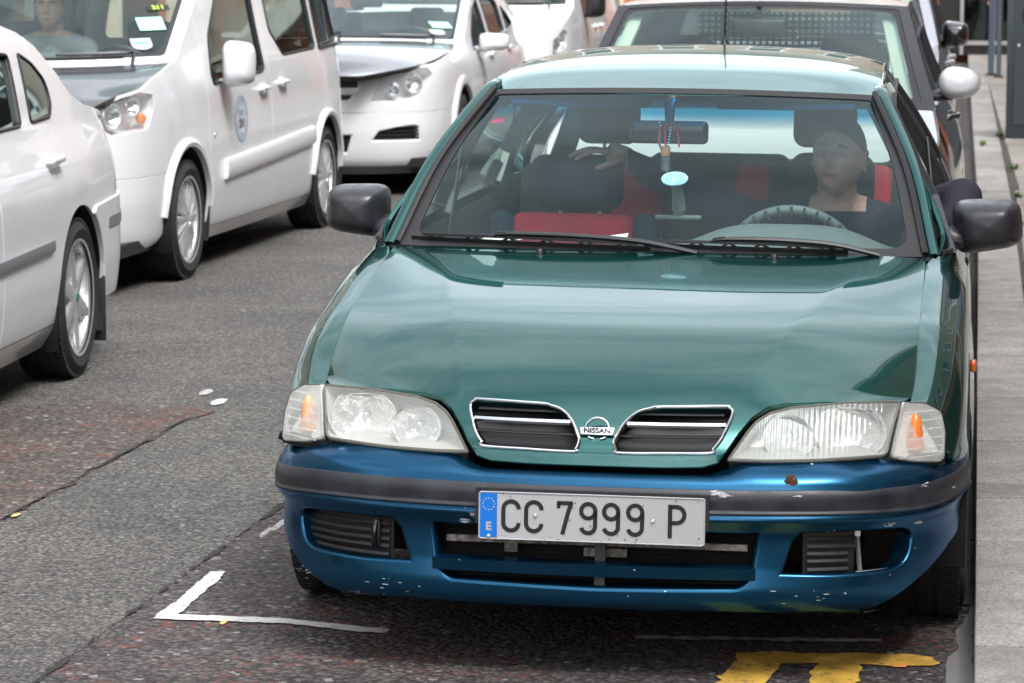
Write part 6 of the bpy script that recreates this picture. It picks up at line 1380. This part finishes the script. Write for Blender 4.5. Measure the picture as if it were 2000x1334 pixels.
mh.build('phone_holder', M['black'], mini)
o = MB(); cpt = lambda u, t: Vector(WSm(np.array([u]), np.array([t]))[0])+Vector((0, .01, -.006)); o.add([cpt(a, b) for a, b in ((.60, .05), (.80, .04), (.79, .23), (.62, .25))], [(0, 1, 2, 3)]); oo = o.build('ticket', M['mint']); oo.location = (sp['at'][0], sp['at'][1], 0); tag(oo, 'pale green ticket in the lower corner of the small black car windscreen', 'ticket')
gz = MB()          # perforated sun mesh behind the front seats
for k in range(27): gz.tube([(-.34+.030*k, 2.72, 1.20), (-.34+.030*k, 2.75, 1.36)], .006, 4)
for k in range(6): gz.tube([(-.36, 2.72+.006*k, 1.205+.028*k), (.46, 2.72+.006*k, 1.205+.028*k)], .006, 4)
gz.build('window_mesh', base_mat('dark mesh', (.03, .045, .05), .7), mini)
# ---- silver and black car behind it
sp = SPEC['suv']
sp.update(wheels=(.88, 3.4, .37, .34), tr=.33, rim=.21, style='multi', doors=(1.35, 2.45, 3.3), zbump=.55, nose=.28, nose_z=.90, sill=.24, step=.07, edge=.03,
    top=[(.26, .92), (.6, 1.02), (1.30, 1.12), (1.6, 1.30), (1.98, 1.54), (2.2, 1.60), (4.0, 1.60), (4.22, 1.2)], belt=lambda y: 1.06, hood_edge=None,
    lamp=[(.28, .78), (.28, .90), (.48, .96), (.52, .82)], windows=[[(1.62, 1.12), (1.66, 1.22), (2.05, 1.50), (2.35, 1.50), (2.35, 1.12)], [(2.56, 1.13), (2.56, 1.50), (3.2, 1.50), (3.2, 1.14)]], quarter=[(3.4, 1.15), (3.4, 1.48), (3.9, 1.46), (3.95, 1.16)], handles=[(2.3, .98), (3.2, .98)],
    mirror=(1.95, 1.155, .15, .15, .075, M['blackpaint']), paint=M['silverpaint'], roofpaint=M['silverpaint'],
    hood=[(0, .28, .93, 0, .92), (.5, .7, 1.03, .6, 1.06), (1.1, 1.28, 1.12, 1.15, 1.13)], ws=[(0, 1.32, 1.125, 1.17, 1.135), (.9, 1.98, 1.55, 1.82, 1.57)], roof=[(0, 2.0, 1.555, 1.84, 1.575), (.6, 2.6, 1.60, 2.5, 1.66), (2, 4.0, 1.59, 4.0, 1.65)],
    back=[(0, 4.02, 1.585, 4.06, 1.64), (1, 4.2, 1.1, 4.24, 1.1), (1.8, 4.25, .4, 4.29, .4)], seat=2.3, wheel_side=.35)
suv = build_car(sp, 'parked_silver_car', 'tall silver car with glossy black mirror behind the small black car', 'car')
WSm = cross(sp['ws'], sp['S'], sp['c0'], 2.)
tr_ = MB(); tr_.sweep([Vector(WSm(np.array([.84]), np.array([t]))[0])+Vector((0, .05, -.03)) for t in (.05, .25, .5, .8)], [(-.03, -.01), (.03, -.01), (.03, .01), (-.03, .01)], up=(0, -.5, .8)); tr_.build('pillar_trim', M['cream'], suv)
o = permit(suv, WSm, .70, .15, .10, .10, 'shield', 'permit'); o.parent = None; o.matrix_world = Matrix.Translation((sp['at'][0], sp['at'][1], 0)); tag(o, 'pale green permit on the windscreen of the tall silver car', 'permit', 'permits on the taxi windscreens')
# ================================================================ street
def asphalt(name, base, base2, cell=95., cvar=.5, light=.05, red=0., redscale=3.5, bump=.004, patch=1.2):
    m = bpy.data.materials.new(name); m.use_nodes = True; nt = m.node_tree; b = nt.nodes['Principled BSDF']; lk = nt.links.new
    b.inputs['Roughness'].default_value = .82; b.inputs['Specular IOR Level'].default_value = .35
    tc = node(nt, 'ShaderNodeTexCoord')
    nw = node(nt, 'ShaderNodeTexNoise'); nw.inputs['Scale'].default_value = 60; lk(tc.outputs['Object'], nw.inputs['Vector'])
    av = node(nt, 'ShaderNodeMixRGB', blend_type='ADD'); av.inputs[0].default_value = .012; lk(tc.outputs['Object'], av.inputs[1]); lk(nw.outputs['Color'], av.inputs[2])
    v = node(nt, 'ShaderNodeTexVoronoi'); v.inputs['Scale'].default_value = cell; lk(av.outputs[0], v.inputs['Vector'])
    v2 = node(nt, 'ShaderNodeTexVoronoi'); v2.inputs['Scale'].default_value = cell*.8; lk(av.outputs[0], v2.inputs['Vector'])
    s1 = node(nt, 'ShaderNodeSeparateColor'); lk(v.outputs['Color'], s1.inputs[0]); s2 = node(nt, 'ShaderNodeSeparateColor'); lk(v2.outputs['Color'], s2.inputs[0])
    n1 = node(nt, 'ShaderNodeTexNoise'); n1.inputs['Scale'].default_value = patch; n1.inputs['Detail'].default_value = 8; n1.inputs['Roughness'].default_value = .6; lk(tc.outputs['Object'], n1.inputs['Vector'])
    r1 = node(nt, 'ShaderNodeMapRange'); r1.inputs['From Min'].default_value = .35; r1.inputs['From Max'].default_value = .65; lk(n1.outputs[0], r1.inputs[0])
    c0 = node(nt, 'ShaderNodeMixRGB'); c0.inputs[1].default_value = (*base, 1); c0.inputs[2].default_value = (*base2, 1); lk(r1.outputs[0], c0.inputs[0])
    mr = node(nt, 'ShaderNodeMapRange'); mr.inputs['To Min'].default_value = 1-cvar; mr.inputs['To Max'].default_value = 1+cvar; lk(s1.outputs[0], mr.inputs[0])
    c1 = node(nt, 'ShaderNodeMixRGB', blend_type='MULTIPLY'); c1.inputs[0].default_value = 1; lk(c0.outputs[0], c1.inputs[1]); lk(mr.outputs[0], c1.inputs[2])
    # dark binder between the stones
    rd_ = node(nt, 'ShaderNodeMapRange'); rd_.inputs['From Min'].default_value = .35; rd_.inputs['From Max'].default_value = .62; rd_.inputs['To Min'].default_value = 1; rd_.inputs['To Max'].default_value = .35; lk(v.outputs['Distance'], rd_.inputs[0])
    c2 = node(nt, 'ShaderNodeMixRGB', blend_type='MULTIPLY'); c2.inputs[0].default_value = .9; lk(c1.outputs[0], c2.inputs[1]); lk(rd_.outputs[0], c2.inputs[2])
    def speck(sep, ch, thr, col, last, gate=None):
        g = node(nt, 'ShaderNodeMath', operation='LESS_THAN'); g.inputs[1].default_value = thr; lk(sep.outputs[ch], g.inputs[0]); f = g
        if gate is not None: f = node(nt, 'ShaderNodeMath', operation='MULTIPLY'); lk(g.outputs[0], f.inputs[0]); lk(gate.outputs[0], f.inputs[1])
        f2 = node(nt, 'ShaderNodeMath', operation='MULTIPLY'); f2.inputs[1].default_value = .8; lk(f.outputs[0], f2.inputs[0])
        c = node(nt, 'ShaderNodeMixRGB'); c.inputs[2].default_value = (*col, 1); lk(f2.outputs[0], c.inputs[0]); lk(last.outputs[0], c.inputs[1]); return c
    last = speck(s1, 1, light, (.25, .245, .235), c2)
    if red:
        n3 = node(nt, 'ShaderNodeTexNoise'); n3.inputs['Scale'].default_value = redscale; n3.inputs['Detail'].default_value = 6; lk(tc.outputs['Object'], n3.inputs['Vector'])
        g3 = node(nt, 'ShaderNodeMapRange'); g3.inputs['From Min'].default_value = .48; g3.inputs['From Max'].default_value = .60; lk(n3.outputs[0], g3.inputs[0])
        last = speck(s2, 2, red, (.16, .050, .04), last, g3)
    lk(last.outputs[0], b.inputs['Base Color'])
    ad = node(nt, 'ShaderNodeMath', operation='MULTIPLY_ADD'); ad.inputs[1].default_value = -1; lk(v.outputs['Distance'], ad.inputs[0]); lk(s1.outputs[0], ad.inputs[2])
    n2 = node(nt, 'ShaderNodeTexNoise'); n2.inputs['Scale'].default_value = 28; n2.inputs['Detail'].default_value = 5; lk(tc.outputs['Object'], n2.inputs['Vector'])
    a2 = node(nt, 'ShaderNodeMath', operation='MULTIPLY_ADD'); a2.inputs[1].default_value = 1.5; lk(n2.outputs[0], a2.inputs[0]); lk(ad.outputs[0], a2.inputs[2])
    bp = node(nt, 'ShaderNodeBump'); bp.inputs['Distance'].default_value = bump; bp.inputs['Strength'].default_value = 1; lk(a2.outputs[0], bp.inputs['Height']); lk(bp.outputs[0], b.inputs['Normal'])
    return m
def flagstone(name, base, var=.18, spots=.10):
    m = base_mat(name, base, .8, bump=(120, .5, .002)); nt = m.node_tree; b = nt.nodes['Principled BSDF']; lk = nt.links.new; tc = [n for n in nt.nodes if n.type == 'TEX_COORD'][0]
    geo = node(nt, 'ShaderNodeNewGeometry'); oi = node(nt, 'ShaderNodeObjectInfo')
    n1 = node(nt, 'ShaderNodeTexNoise'); n1.inputs['Scale'].default_value = 6; n1.inputs['Detail'].default_value = 9; n1.inputs['Roughness'].default_value = .7; lk(geo.outputs['Position'], n1.inputs['Vector'])
    r1 = node(nt, 'ShaderNodeMapRange'); r1.inputs['From Min'].default_value = .3; r1.inputs['From Max'].default_value = .7; r1.inputs['To Min'].default_value = 1-var; r1.inputs['To Max'].default_value = 1+var; lk(n1.outputs[0], r1.inputs[0])
    r2 = node(nt, 'ShaderNodeMapRange'); r2.inputs['To Min'].default_value = .86; r2.inputs['To Max'].default_value = 1.14; lk(oi.outputs['Random'], r2.inputs[0])
    mm = node(nt, 'ShaderNodeMath', operation='MULTIPLY'); lk(r1.outputs[0], mm.inputs[0]); lk(r2.outputs[0], mm.inputs[1])
    v = node(nt, 'ShaderNodeTexVoronoi'); v.inputs['Scale'].default_value = 150; lk(geo.outputs['Position'], v.inputs['Vector']); s1 = node(nt, 'ShaderNodeSeparateColor'); lk(v.outputs['Color'], s1.inputs[0])
    r3 = node(nt, 'ShaderNodeMapRange'); r3.inputs['To Min'].default_value = .75; r3.inputs['To Max'].default_value = 1.25; lk(s1.outputs[0], r3.inputs[0])
    m2 = node(nt, 'ShaderNodeMath', operation='MULTIPLY'); lk(mm.outputs[0], m2.inputs[0]); lk(r3.outputs[0], m2.inputs[1])
    c = node(nt, 'ShaderNodeMixRGB', blend_type='MULTIPLY'); c.inputs[0].default_value = 1; c.inputs[1].default_value = (*base, 1); lk(m2.outputs[0], c.inputs[2])
    g = node(nt, 'ShaderNodeMath', operation='LESS_THAN'); g.inputs[1].default_value = spots*.4; lk(s1.outputs[1], g.inputs[0]); c2 = node(nt, 'ShaderNodeMixRGB'); c2.inputs[2].default_value = (.22, .215, .21, 1); lk(g.outputs[0], c2.inputs[0]); lk(c.outputs[0], c2.inputs[1]); lk(c2.outputs[0], b.inputs['Base Color'])
    return m
M['lane'] = asphalt('worn grey asphalt', (.105, .100, .095), (.160, .150, .137), 78, .45, .014, 0, bump=.009)
M['bay'] = asphalt('purplish bay asphalt', (.066, .058, .057), (.118, .102, .097), 60, .5, .03, .20, 3.0, bump=.007)
M['patch'] = asphalt('brown patched asphalt', (.085, .072, .066), (.150, .122, .104), 60, .45, .03, .22, 2.2, bump=.008)
def worn(m, amount=.5, scale=38.):
    nt = m.node_tree; b = nt.nodes['Principled BSDF']; tc = [n for n in nt.nodes if n.type == 'TEX_COORD'][0]; src = b.inputs['Base Color'].links[0].from_socket
    n = node(nt, 'ShaderNodeTexNoise'); n.inputs['Scale'].default_value = scale; n.inputs['Detail'].default_value = 9; n.inputs['Roughness'].default_value = .75; nt.links.new(tc.outputs['Object'], n.inputs['Vector'])
    r = node(nt, 'ShaderNodeMapRange'); r.inputs['From Min'].default_value = amount; r.inputs['From Max'].default_value = amount+.07; nt.links.new(n.outputs[0], r.inputs[0])
    c = node(nt, 'ShaderNodeMixRGB'); c.inputs[2].default_value = (.085, .078, .074, 1); nt.links.new(r.outputs[0], c.inputs[0]); nt.links.new(src, c.inputs[1]); nt.links.new(c.outputs[0], b.inputs['Base Color']); return m
def sheet(name, poly, z, m, kind='structure', jag=0., d=.03, seed=1):
    r = random.Random(seed)
    P = resample(poly, d) if jag else np.array(poly, float)
    if jag:
        nn = np.roll(P, -1, 0)-np.roll(P, 1, 0); nn = np.stack([nn[:, 1], -nn[:, 0]], -1); nn /= np.maximum(np.linalg.norm(nn, axis=1, keepdims=True), 1e-9); w = np.array([r.gauss(0, 1) for _ in P]); w = (w+np.roll(w, 1)*.7+np.roll(w, 2)*.3)/1.4; P = P+nn*w[:, None]*jag
    me = MB(); n = len(P); k = 256
    res = delaunay_2d_cdt([Vector(p) for p in P], [(i, (i+1) % n) for i in range(n)], [], 0, 1e-6); V = np.array([tuple(p) for p in res[0]]); T = np.array([f for f in res[2] if len(f) == 3]); T = T[inside(P, V[T].mean(1))]
    me.add([(a, b, z) for a, b in V], [tuple(map(int, t)) for t in T]); o = me.build(name, m, smooth=None)
    for p in o.data.polygons:
        if p.normal.z < 0: p.flip()
    o['kind'] = kind; return o
g = MB(); g.add([(-400, -400, 0), (400, -400, 0), (400, 400, 0), (-400, 400, 0)], [(0, 1, 2, 3)]); struct(g.build('road', M['lane'], smooth=None))
j1 = lambda y: -1.964+.026*(y-1.76); j2 = lambda y: -1.262+.029*y
sheet('parking_bay', [(j2(-9), -9), (.868, -9), (.868, 12), (.74, 33), (j2(30)-.2, 33), (j2(12), 12), (j2(3), 3)], .004, M['bay'], jag=.008, d=.05)
sheet('asphalt_patch', [(j1(-9), -9), (j1(0), 0), (j1(3.7), 3.7), (-1.86, 4.02), (-2.3, 4.12), (-2.75, 3.95), (-6, 4.3), (-6, -9)], .004, M['patch'], jag=.012, d=.05, seed=3)
# open joints between the surfaces: ragged dark cracks
def crack(pts, w, seed, z=.0075):
    r = random.Random(seed); P = cat(pts, 60); P = P+np.stack([np.array([r.gauss(0, .004) for _ in P]), np.zeros(len(P))], -1)
    a = []; b = []; k_ = 1.
    for p in P:
        k_ = max(.12, min(1.8, k_+r.gauss(0, .40))); a.append((p[0]-w*k_*r.uniform(.3, .8), p[1], z)); b.append((p[0]+w*k_*r.uniform(.3, .8), p[1], z))
    g = MB(); n = len(P); g.add(a+b, [(i, n+i, n+i+1, i+1) for i in range(n-1)]); return struct(g.build('road_joint', base_mat('dark crack', (.022, .020, .018), 1.), smooth=None))
crack([(j2(y), y) for y in np.linspace(-2.5, 8, 9)], .013, 2); crack([(j1(y), y) for y in np.linspace(-1., 3.75, 6)], .006, 5)
# markings
MW = base_mat('white road paint', (.62, .60, .56), .7, var=.12, scale=25, bump=(70, .8, .006))
sheet('road_marking', [(-1.174, 0.51), (-1.166, 0.73), (-1.17, 0.978), (-1.168, 1.108), (-1.13, 1.108), (-1.121, 0.986), (-1.125, 0.786), (-1.12, 0.62), (-1.12, 0.562), (-0.946, 0.562), (-0.84, 0.555), (-0.727, 0.522), (-0.559, 0.47), (-0.557, 0.43), (-0.631, 0.43), (-0.828, 0.500), (-0.998, 0.503), (-1.115, 0.501)], .008, MW, jag=.0022, d=.012)
worn(MW, .565)
MG = base_mat('worn grey road paint', (.36, .36, .34), .8, var=.5, scale=50)
sheet('road_marking', [(.047, .495), (.30, .508), (.643, .538), (.645, .505), (.30, .475), (.050, .452)], .008, MG, jag=.004, d=.012, seed=7)
MY = base_mat('yellow road paint', (.60, .36, .055), .7, var=.3, scale=14, bump=(70, .8, .006))
worn(MY, .56, 30.)
sheet('road_marking', [(.309, .332), (.366, .365), (.503, .355), (.599, .375), (.721, .380), (.775, .358), (.790, .306), (.776, .266), (.69, .259), (.606, .257), (.598, 0), (.597, -.32), (.485, -.33), (.487, 0), (.503, .253), (.418, .245), (.405, .124), (.39, 0), (.387, -.33), (.275, -.32), (.278, 0), (.309, .277)], .008, MY, jag=.0045, d=.016, seed=9)
sheet('gutter_patch', [(.866, 1.0), (.845, .80), (.825, .65), (.829, .447), (.806, .361), (.802, .13), (.79, -.8), (.866, -.8)], .008, base_mat('smooth grey mortar', (.17, .165, .155), .7, var=.15, scale=5), jag=.002, d=.03, seed=11)
sheet('gutter_channel', [(.866, .95), (.80, 1.0), (.79, 12), (.66, 33), (.735, 33), (.866, 12)], .009, base_mat('dirty gutter', (.05, .046, .042), .9, var=.5, scale=12, bump=(60, 1, .006)), jag=.006, d=.06, seed=12)
# litter and leaves
def blob(name, x, y, z, rx, ry, h, m, label, cat_, seed, group=None):
    r = random.Random(seed); g = MB(); n = 14; top = [(x+rx*(.8+.4*r.random())*.6*math.cos(t), y+ry*(.8+.4*r.random())*.6*math.sin(t), z+h) for t in np.linspace(0, 6.2832, n+1)[:-1]]; bot = [(x+rx*(.8+.4*r.random())*math.cos(t), y+ry*(.8+.4*r.random())*math.sin(t), z) for t in np.linspace(0, 6.2832, n+1)[:-1]]
    g.add(top+bot, [tuple(range(n))]+[(i, n+i, n+(i+1) % n, (i+1) % n) for i in range(n)]); o = g.build(name, m); return tag(o, label, cat_, group)
lit = base_mat('pale litter', (.30, .29, .28), .8, var=.6, scale=60)
blob('litter', -1.140, 1.83, .004, .012, .10, .004, lit, 'larger white blotch beside the left end of the blue bumper', 'litter', 1)
blob('litter', -1.152, 1.70, .004, .010, .07, .004, lit, 'smaller white blotch left of and nearer than its neighbour by the bumper', 'litter', 2)
blob('litter', -2.005, 4.43, .004, .022, .07, .006, lit, 'flattened white scrap on the road, left one of two by the patch corner', 'litter', 3)
blob('litter', -1.90, 4.2, .004, .026, .08, .005, base_mat('dirty pale litter', (.5, .48, .44), .8), 'flattened dirty pale scrap at the corner of the brown road patch', 'litter', 4)
blob('leaf', -1.945, 1.85, .006, .012, .03, .002, base_mat('tan leaf', (.55, .36, .14), .7), 'small tan leaf on the crack at the left edge', 'leaf', 5)
blob('leaf', -.985, .488, .008, .009, .026, .002, base_mat('yellow leaf', (.55, .45, .16), .7), 'small yellow leaf at the near edge of the white corner marking', 'leaf', 6)
blob('leaf', .695, .262, .009, .022, .026, .002, base_mat('orange leaf', (.75, .30, .07), .7), 'orange scrap of leaf on the yellow road marking', 'leaf', 7)
blob('litter', .74, 10.7, .010, .04, .25, .01, lit, 'crumpled pale tissue in the gutter beyond the green saloon mirror', 'litter', 8)
# pavement: kerb stones and flags, each its own piece
kx = lambda y: .868 if y < 12 else .868-.0063*(y-12)
pv = MB(); pv.add([(kx(-9)+.06, -9, .104), (40, -9, .104), (40, 70, .104), (kx(60)+.06, 70, .104), (kx(12)+.06, 12, .104)], [(0, 1, 2, 3, 4)]); pav = struct(pv.build('pavement', base_mat('joint dirt', (.07, .062, .052), .95, var=.3, scale=8), smooth=None))
MK = flagstone('kerb stone', (.31, .29, .265), .28, .2); MT = flagstone('tan paving', (.29, .262, .228), .12, .05)
ys = [-.86, .0, .0]; ky = [-2.6, -1.75, -.88, .0, 1.27, 1.92, 2.17+.0, 2.97, 3.93, 5.08, 5.98]
while ky[-1] < 40: ky.append(ky[-1]+.9)
rk = random.Random(5)
for a, b in zip(ky[:-1], ky[1:]):
    g = MB(); xa, xb = kx(a), kx(b); hz = rk.uniform(-.002, .002); l = b-a-.014
    def tp(c, xa=xa, xb=xb, l=l): return (c.x+(xb-xa)*(c.y/l), c.y, c.z)
    g.rbox(((xa+xb)/2+.102, (a+b)/2, .01+hz), (.204, l, .22), .009, 2, taper=tp); g.build('kerb_stone', MK, pav)
wd = lambda y: 1.09 if y < 13 else 1.12-.0105*(y-13)
cols = 3
y = -2.; row = 0
while y < 40:
    for c_ in range(cols):
        if y < 4 and c_ > 0: continue
        x_ = wd(y)+.006+.61*c_+.0; g = MB(); g.rbox((x_+.30, y+.3, .062+rk.uniform(-.0015, .0015)), (.60, .595, .115), .004, 1); g.build('paving_slab', MT if y > 9 or c_ > 0 else MK, pav)
    y += .605; row += 1
bs = MB(); bs.box((2.62+19.2, 31, .1), (38.4, 80, .03)); bs.build('paving_surface', MT, pav)
# weeds in the joint
wm = base_mat('weed leaves', (.075, .13, .025), .7, var=.3, scale=20)
def weed(x, y, s, label, seed):
    r = random.Random(seed); g = MB()
    for k in range(46):
        a = r.uniform(0, 6.28); q = r.uniform(0, s*1.4); l = s*r.uniform(.35, .9); el = r.uniform(.1, 1.2); bx, by = x+.25*q*math.cos(a), y+q*math.sin(a)*1.6; d = Vector((math.cos(a)*math.cos(el), math.sin(a)*math.cos(el), math.sin(el))); sd = d.cross(Vector((0, 0, 1))).normalized()*l*.16; p = Vector((bx, by, .12))
        g.add([p, p+d*l*.5+sd, p+d*l, p+d*l*.5-sd], [(0, 1, 2, 3)])
    tag(g.build('weed', wm), label, 'weed')
weed(1.085, 10.6, .05, 'small green weed in the paving joint nearest the big mirror', 1); weed(1.10, 15.0, .07, 'green weed tuft in the joint halfway to the grey cabinet', 2); weed(1.11, 12.6, .05, 'thin weed in the paving joint short of the brighter tuft', 3); weed(1.03, 18.6, .06, 'weed in the paving joint at the foot of the grey cabinet', 4); weed(.90, 17.5, .055, 'lone dark green weed growing on the kerb stones', 5); weed(1.085, 7.4, .03, 'tiny weed at the very right edge of the photo', 6)
# street furniture and the far shopfront
MC = base_mat('dark blue grey cabinet', (.045, .060, .068), .5, var=.1, scale=6)
cb = thing('utility_cabinet', 'dark grey street cabinet at the right edge of the pavement', 'cabinet', (1.50, 18.6, .12))
g = MB(); g.rbox((0, 0, .60), (.84, .42, 1.20), .008, 2); g.build('body', MC, cb)
g = MB(); g.rbox((0, 0, 1.225), (.90, .48, .06), .012, 2); g.build('lid', MC, cb)
g = MB(); g.rbox((.0, -.216, .62), (.74, .012, 1.02), .004, 1); dr_ = g.build('door', MC, cb); g = MB(); g.rbox((-.29, -.225, .98), (.03, .02, .10), .004, 1); g.build('handle', M['black'], dr_); g = MB(); g.lathe([(0, -.006), (.012, -.004), (.012, .004)], (-.33, -.226, .74), 'y', 10); g.build('lock', M['silver'], dr_)
g = MB(); g.box((0, 0, .012), (.80, .38, .024)); g.build('plinth', M['black'], cb)
for i, (x_, y_, r_, lb) in enumerate(((1.000, 30.2, .036, 'left and thicker of two blue grey posts before the far doorway'), (1.085, 29.6, .028, 'right and thinner of two blue grey posts before the far doorway'))):
    p = thing('post', lb, 'post', (x_, y_, .12)); g = MB(); g.lathe([(r_, 0), (r_, 2.9), (0, 2.92)], (0, 0, 0), 'z', 16); g.build('pole', base_mat('blue grey post paint', (.10, .14, .18), .5), p); g = MB(); g.lathe([(r_+.03, 0), (r_+.03, .015), (r_, .03)], (0, 0, 0), 'z', 16); g.build('base_plate', M['strip'], p)
sf = thing('shopfront', 'black glazed shop door with pale metal frame at the far end of the pavement', 'shop', (1.6, 36.8, .12))
fm = base_mat('pale metal frame', (.42, .41, .40), .5)
g = MB(); g.box((0, .2, 1.8), (2.6, .3, 3.6)); g.build('wall', base_mat('black shop fascia', (.02, .018, .018), .4), sf)
for (a, b, c_, d_, nm) in ((-.98, 0, .045, 2.4, 'frame'), (-.55, 0, .05, 2.4, 'frame'), (.1, 0, .05, 2.4, 'frame'), (.9, 0, .05, 2.4, 'frame')): g = MB(); g.box((a, .03, d_/2), (c_, .06, d_)); g.build(nm, fm, sf)
for z_ in (.16, .79, 1.6, 2.4): g = MB(); g.box((-.04, .035, z_), (1.9, .05, .055)); g.build('rail', fm, sf)
for x_ in (-.765, -.225, .5): g = MB(); g.box((x_, .045, 1.28), (.40, .01, 2.2)); g.build('pane', M['glassdark'], sf)
g = MB(); g.lathe([(0, -.03), (.025, -.02), (.025, .0)], (-.62, .0, .70), 'y', 10); g.build('door_knob', base_mat('copper knob', (.6, .25, .15), .3, .8), sf)
# brick terraces either side of the street (seen mirrored in paint and glass)
def brickmat():
    m = base_mat('red brick', (.30, .10, .05), .85); nt = m.node_tree; b = nt.nodes['Principled BSDF']; tc = [n for n in nt.nodes if n.type == 'TEX_COORD'][0]
    mp = node(nt, 'ShaderNodeMapping'); mp.inputs['Rotation'].default_value = (R(90), 0, R(90)); br = node(nt, 'ShaderNodeTexBrick'); br.inputs['Color1'].default_value = (.42, .115, .045, 1); br.inputs['Color2'].default_value = (.30, .075, .035, 1); br.inputs['Mortar'].default_value = (.34, .27, .22, 1); br.inputs['Scale'].default_value = 4.4; br.inputs['Mortar Size'].default_value = .012
    nt.links.new(tc.outputs['Object'], mp.inputs[0]); nt.links.new(mp.outputs[0], br.inputs['Vector']); nt.links.new(br.outputs[0], b.inputs['Base Color']); return m
MB_ = brickmat(); stone = base_mat('pale stone', (.62, .58, .50), .8, var=.1, scale=4); cream = base_mat('cream painted ground floor', (.58, .50, .40), .7, var=.1, scale=3)
def terrace(x, y0, y1, face, h, label, floor_mat, name='brick_building', base=.0, rz=0.):
    """face -1: front looks to -x"""
    root = thing(name, label, 'building', (x, (y0+y1)/2, base), rz=R(rz)); l = y1-y0; dp = 6.; cx = -face*dp/2
    g = MB(); g.box((cx, 0, 3.2+(h-3.2)/2), (dp, l, h-3.2)); wl = g.build('wall', MB_, root)
    g = MB(); g.box((cx, 0, 1.6), (dp-.06, l-.02, 3.19)); g.build('ground_floor', MB_, root)
    g = MB(); g.box((cx+face*.14, 0, 3.25), (dp+.28, l, .28)); g.build('cornice', stone, root); g = MB(); g.box((cx+face*.17, 0, h+.10), (dp+.34, l, .35)); g.build('parapet', stone, root)
    n = max(2, int(l/2.6))
    for fl_ in range(int((h-3.6)/2.9)):
        for k in range(n):
            yy = -l/2+l*(k+.5)/n; zz = 4.1+fl_*2.9
            w_ = MB(); w_.box((face*.012, yy, zz+.85), (.03, 1.0, 1.7)); wo = w_.build('window', M['glassdark'] if 0 else M['blackgloss'], root)
            f = MB(); 
            for (a, b, c_, d_) in ((-.53, .85, .08, 1.8), (.53, .85, .08, 1.8), (0, .0, 1.1, .08), (0, .85, 1.1, .06), (0, 1.72, 1.1, .08)): f.box((face*.05, yy+a, zz+b), (.07, c_, d_))
            f.build('window_frame', M['white'], wo)
            s_ = MB(); s_.tube([(face*.06, yy+.75*math.cos(t), zz+1.55+.55*math.sin(t)) for t in np.linspace(0, math.pi, 12)], .11, 6); s_.box((face*.07, yy, zz-.12), (.16, 1.4, .14)); s_.build('stone_surround', stone, wo)
    for k in range(max(1, int(l/3.2))):
        m_ = max(1, int(l/3.2)); yy = -l/2+l*(k+.5)/m_
        g = MB(); g.box((face*.0, yy, 1.45), (.05, l/m_*.62, 2.2)); so = g.build('shop_window', M['blackgloss'], root); g = MB(); g.box((face*.03, yy, 2.75), (.12, l/m_*.8, .45)); g.build('fascia', random.Random(k+int(y0)).choice([stone, cream, M['euroblue'], M['strip'], MB_]), so)
        g = MB(); g.box((face*.06, yy-l/m_*.45, 1.5), (.22, .3, 3.0)); g.build('pilaster', floor_mat, root)
    return root
terrace(5.2, -22, -9, -1, 9.5, 'red brick terrace on the right pavement behind the camera', cream)
terrace(5.2, -8.6, 4.6, -1, 10.5, 'red brick terrace with arched stone window heads on the right pavement', cream)
terrace(5.2, 5, 17, -1, 9.2, 'red brick terrace beside the small black car', cream)
terrace(5.2, 17.4, 33, -1, 10., 'red brick terrace nearest the far shopfront', cream)
terrace(7.0, 37.25-6.5, 37.25+6.5, -1, 10.5, 'red brick building over the far black shopfront', cream, rz=90)
terrace(-7.5, 68-13, 68+13, -1, 11, 'long brick terrace closing the view where the street bends left', cream, rz=76)
terrace(-10.5, -20, -2, 1, 8.5, 'brick terrace across the road behind the camera', cream)
terrace(-10.5, -1.6, 16, 1, 9., 'brick terrace across the road beyond the white taxis', cream)
terrace(-10.5, 16.4, 40, 1, 9.5, 'brick terrace across the road at the far end', cream)
# ---------------------------------------------------------------- finish
print('objects', len(bpy.data.objects), 'tris', sum(sum(len(p.vertices)-2 for p in o.data.polygons) for o in bpy.data.objects if o.type == 'MESH'))
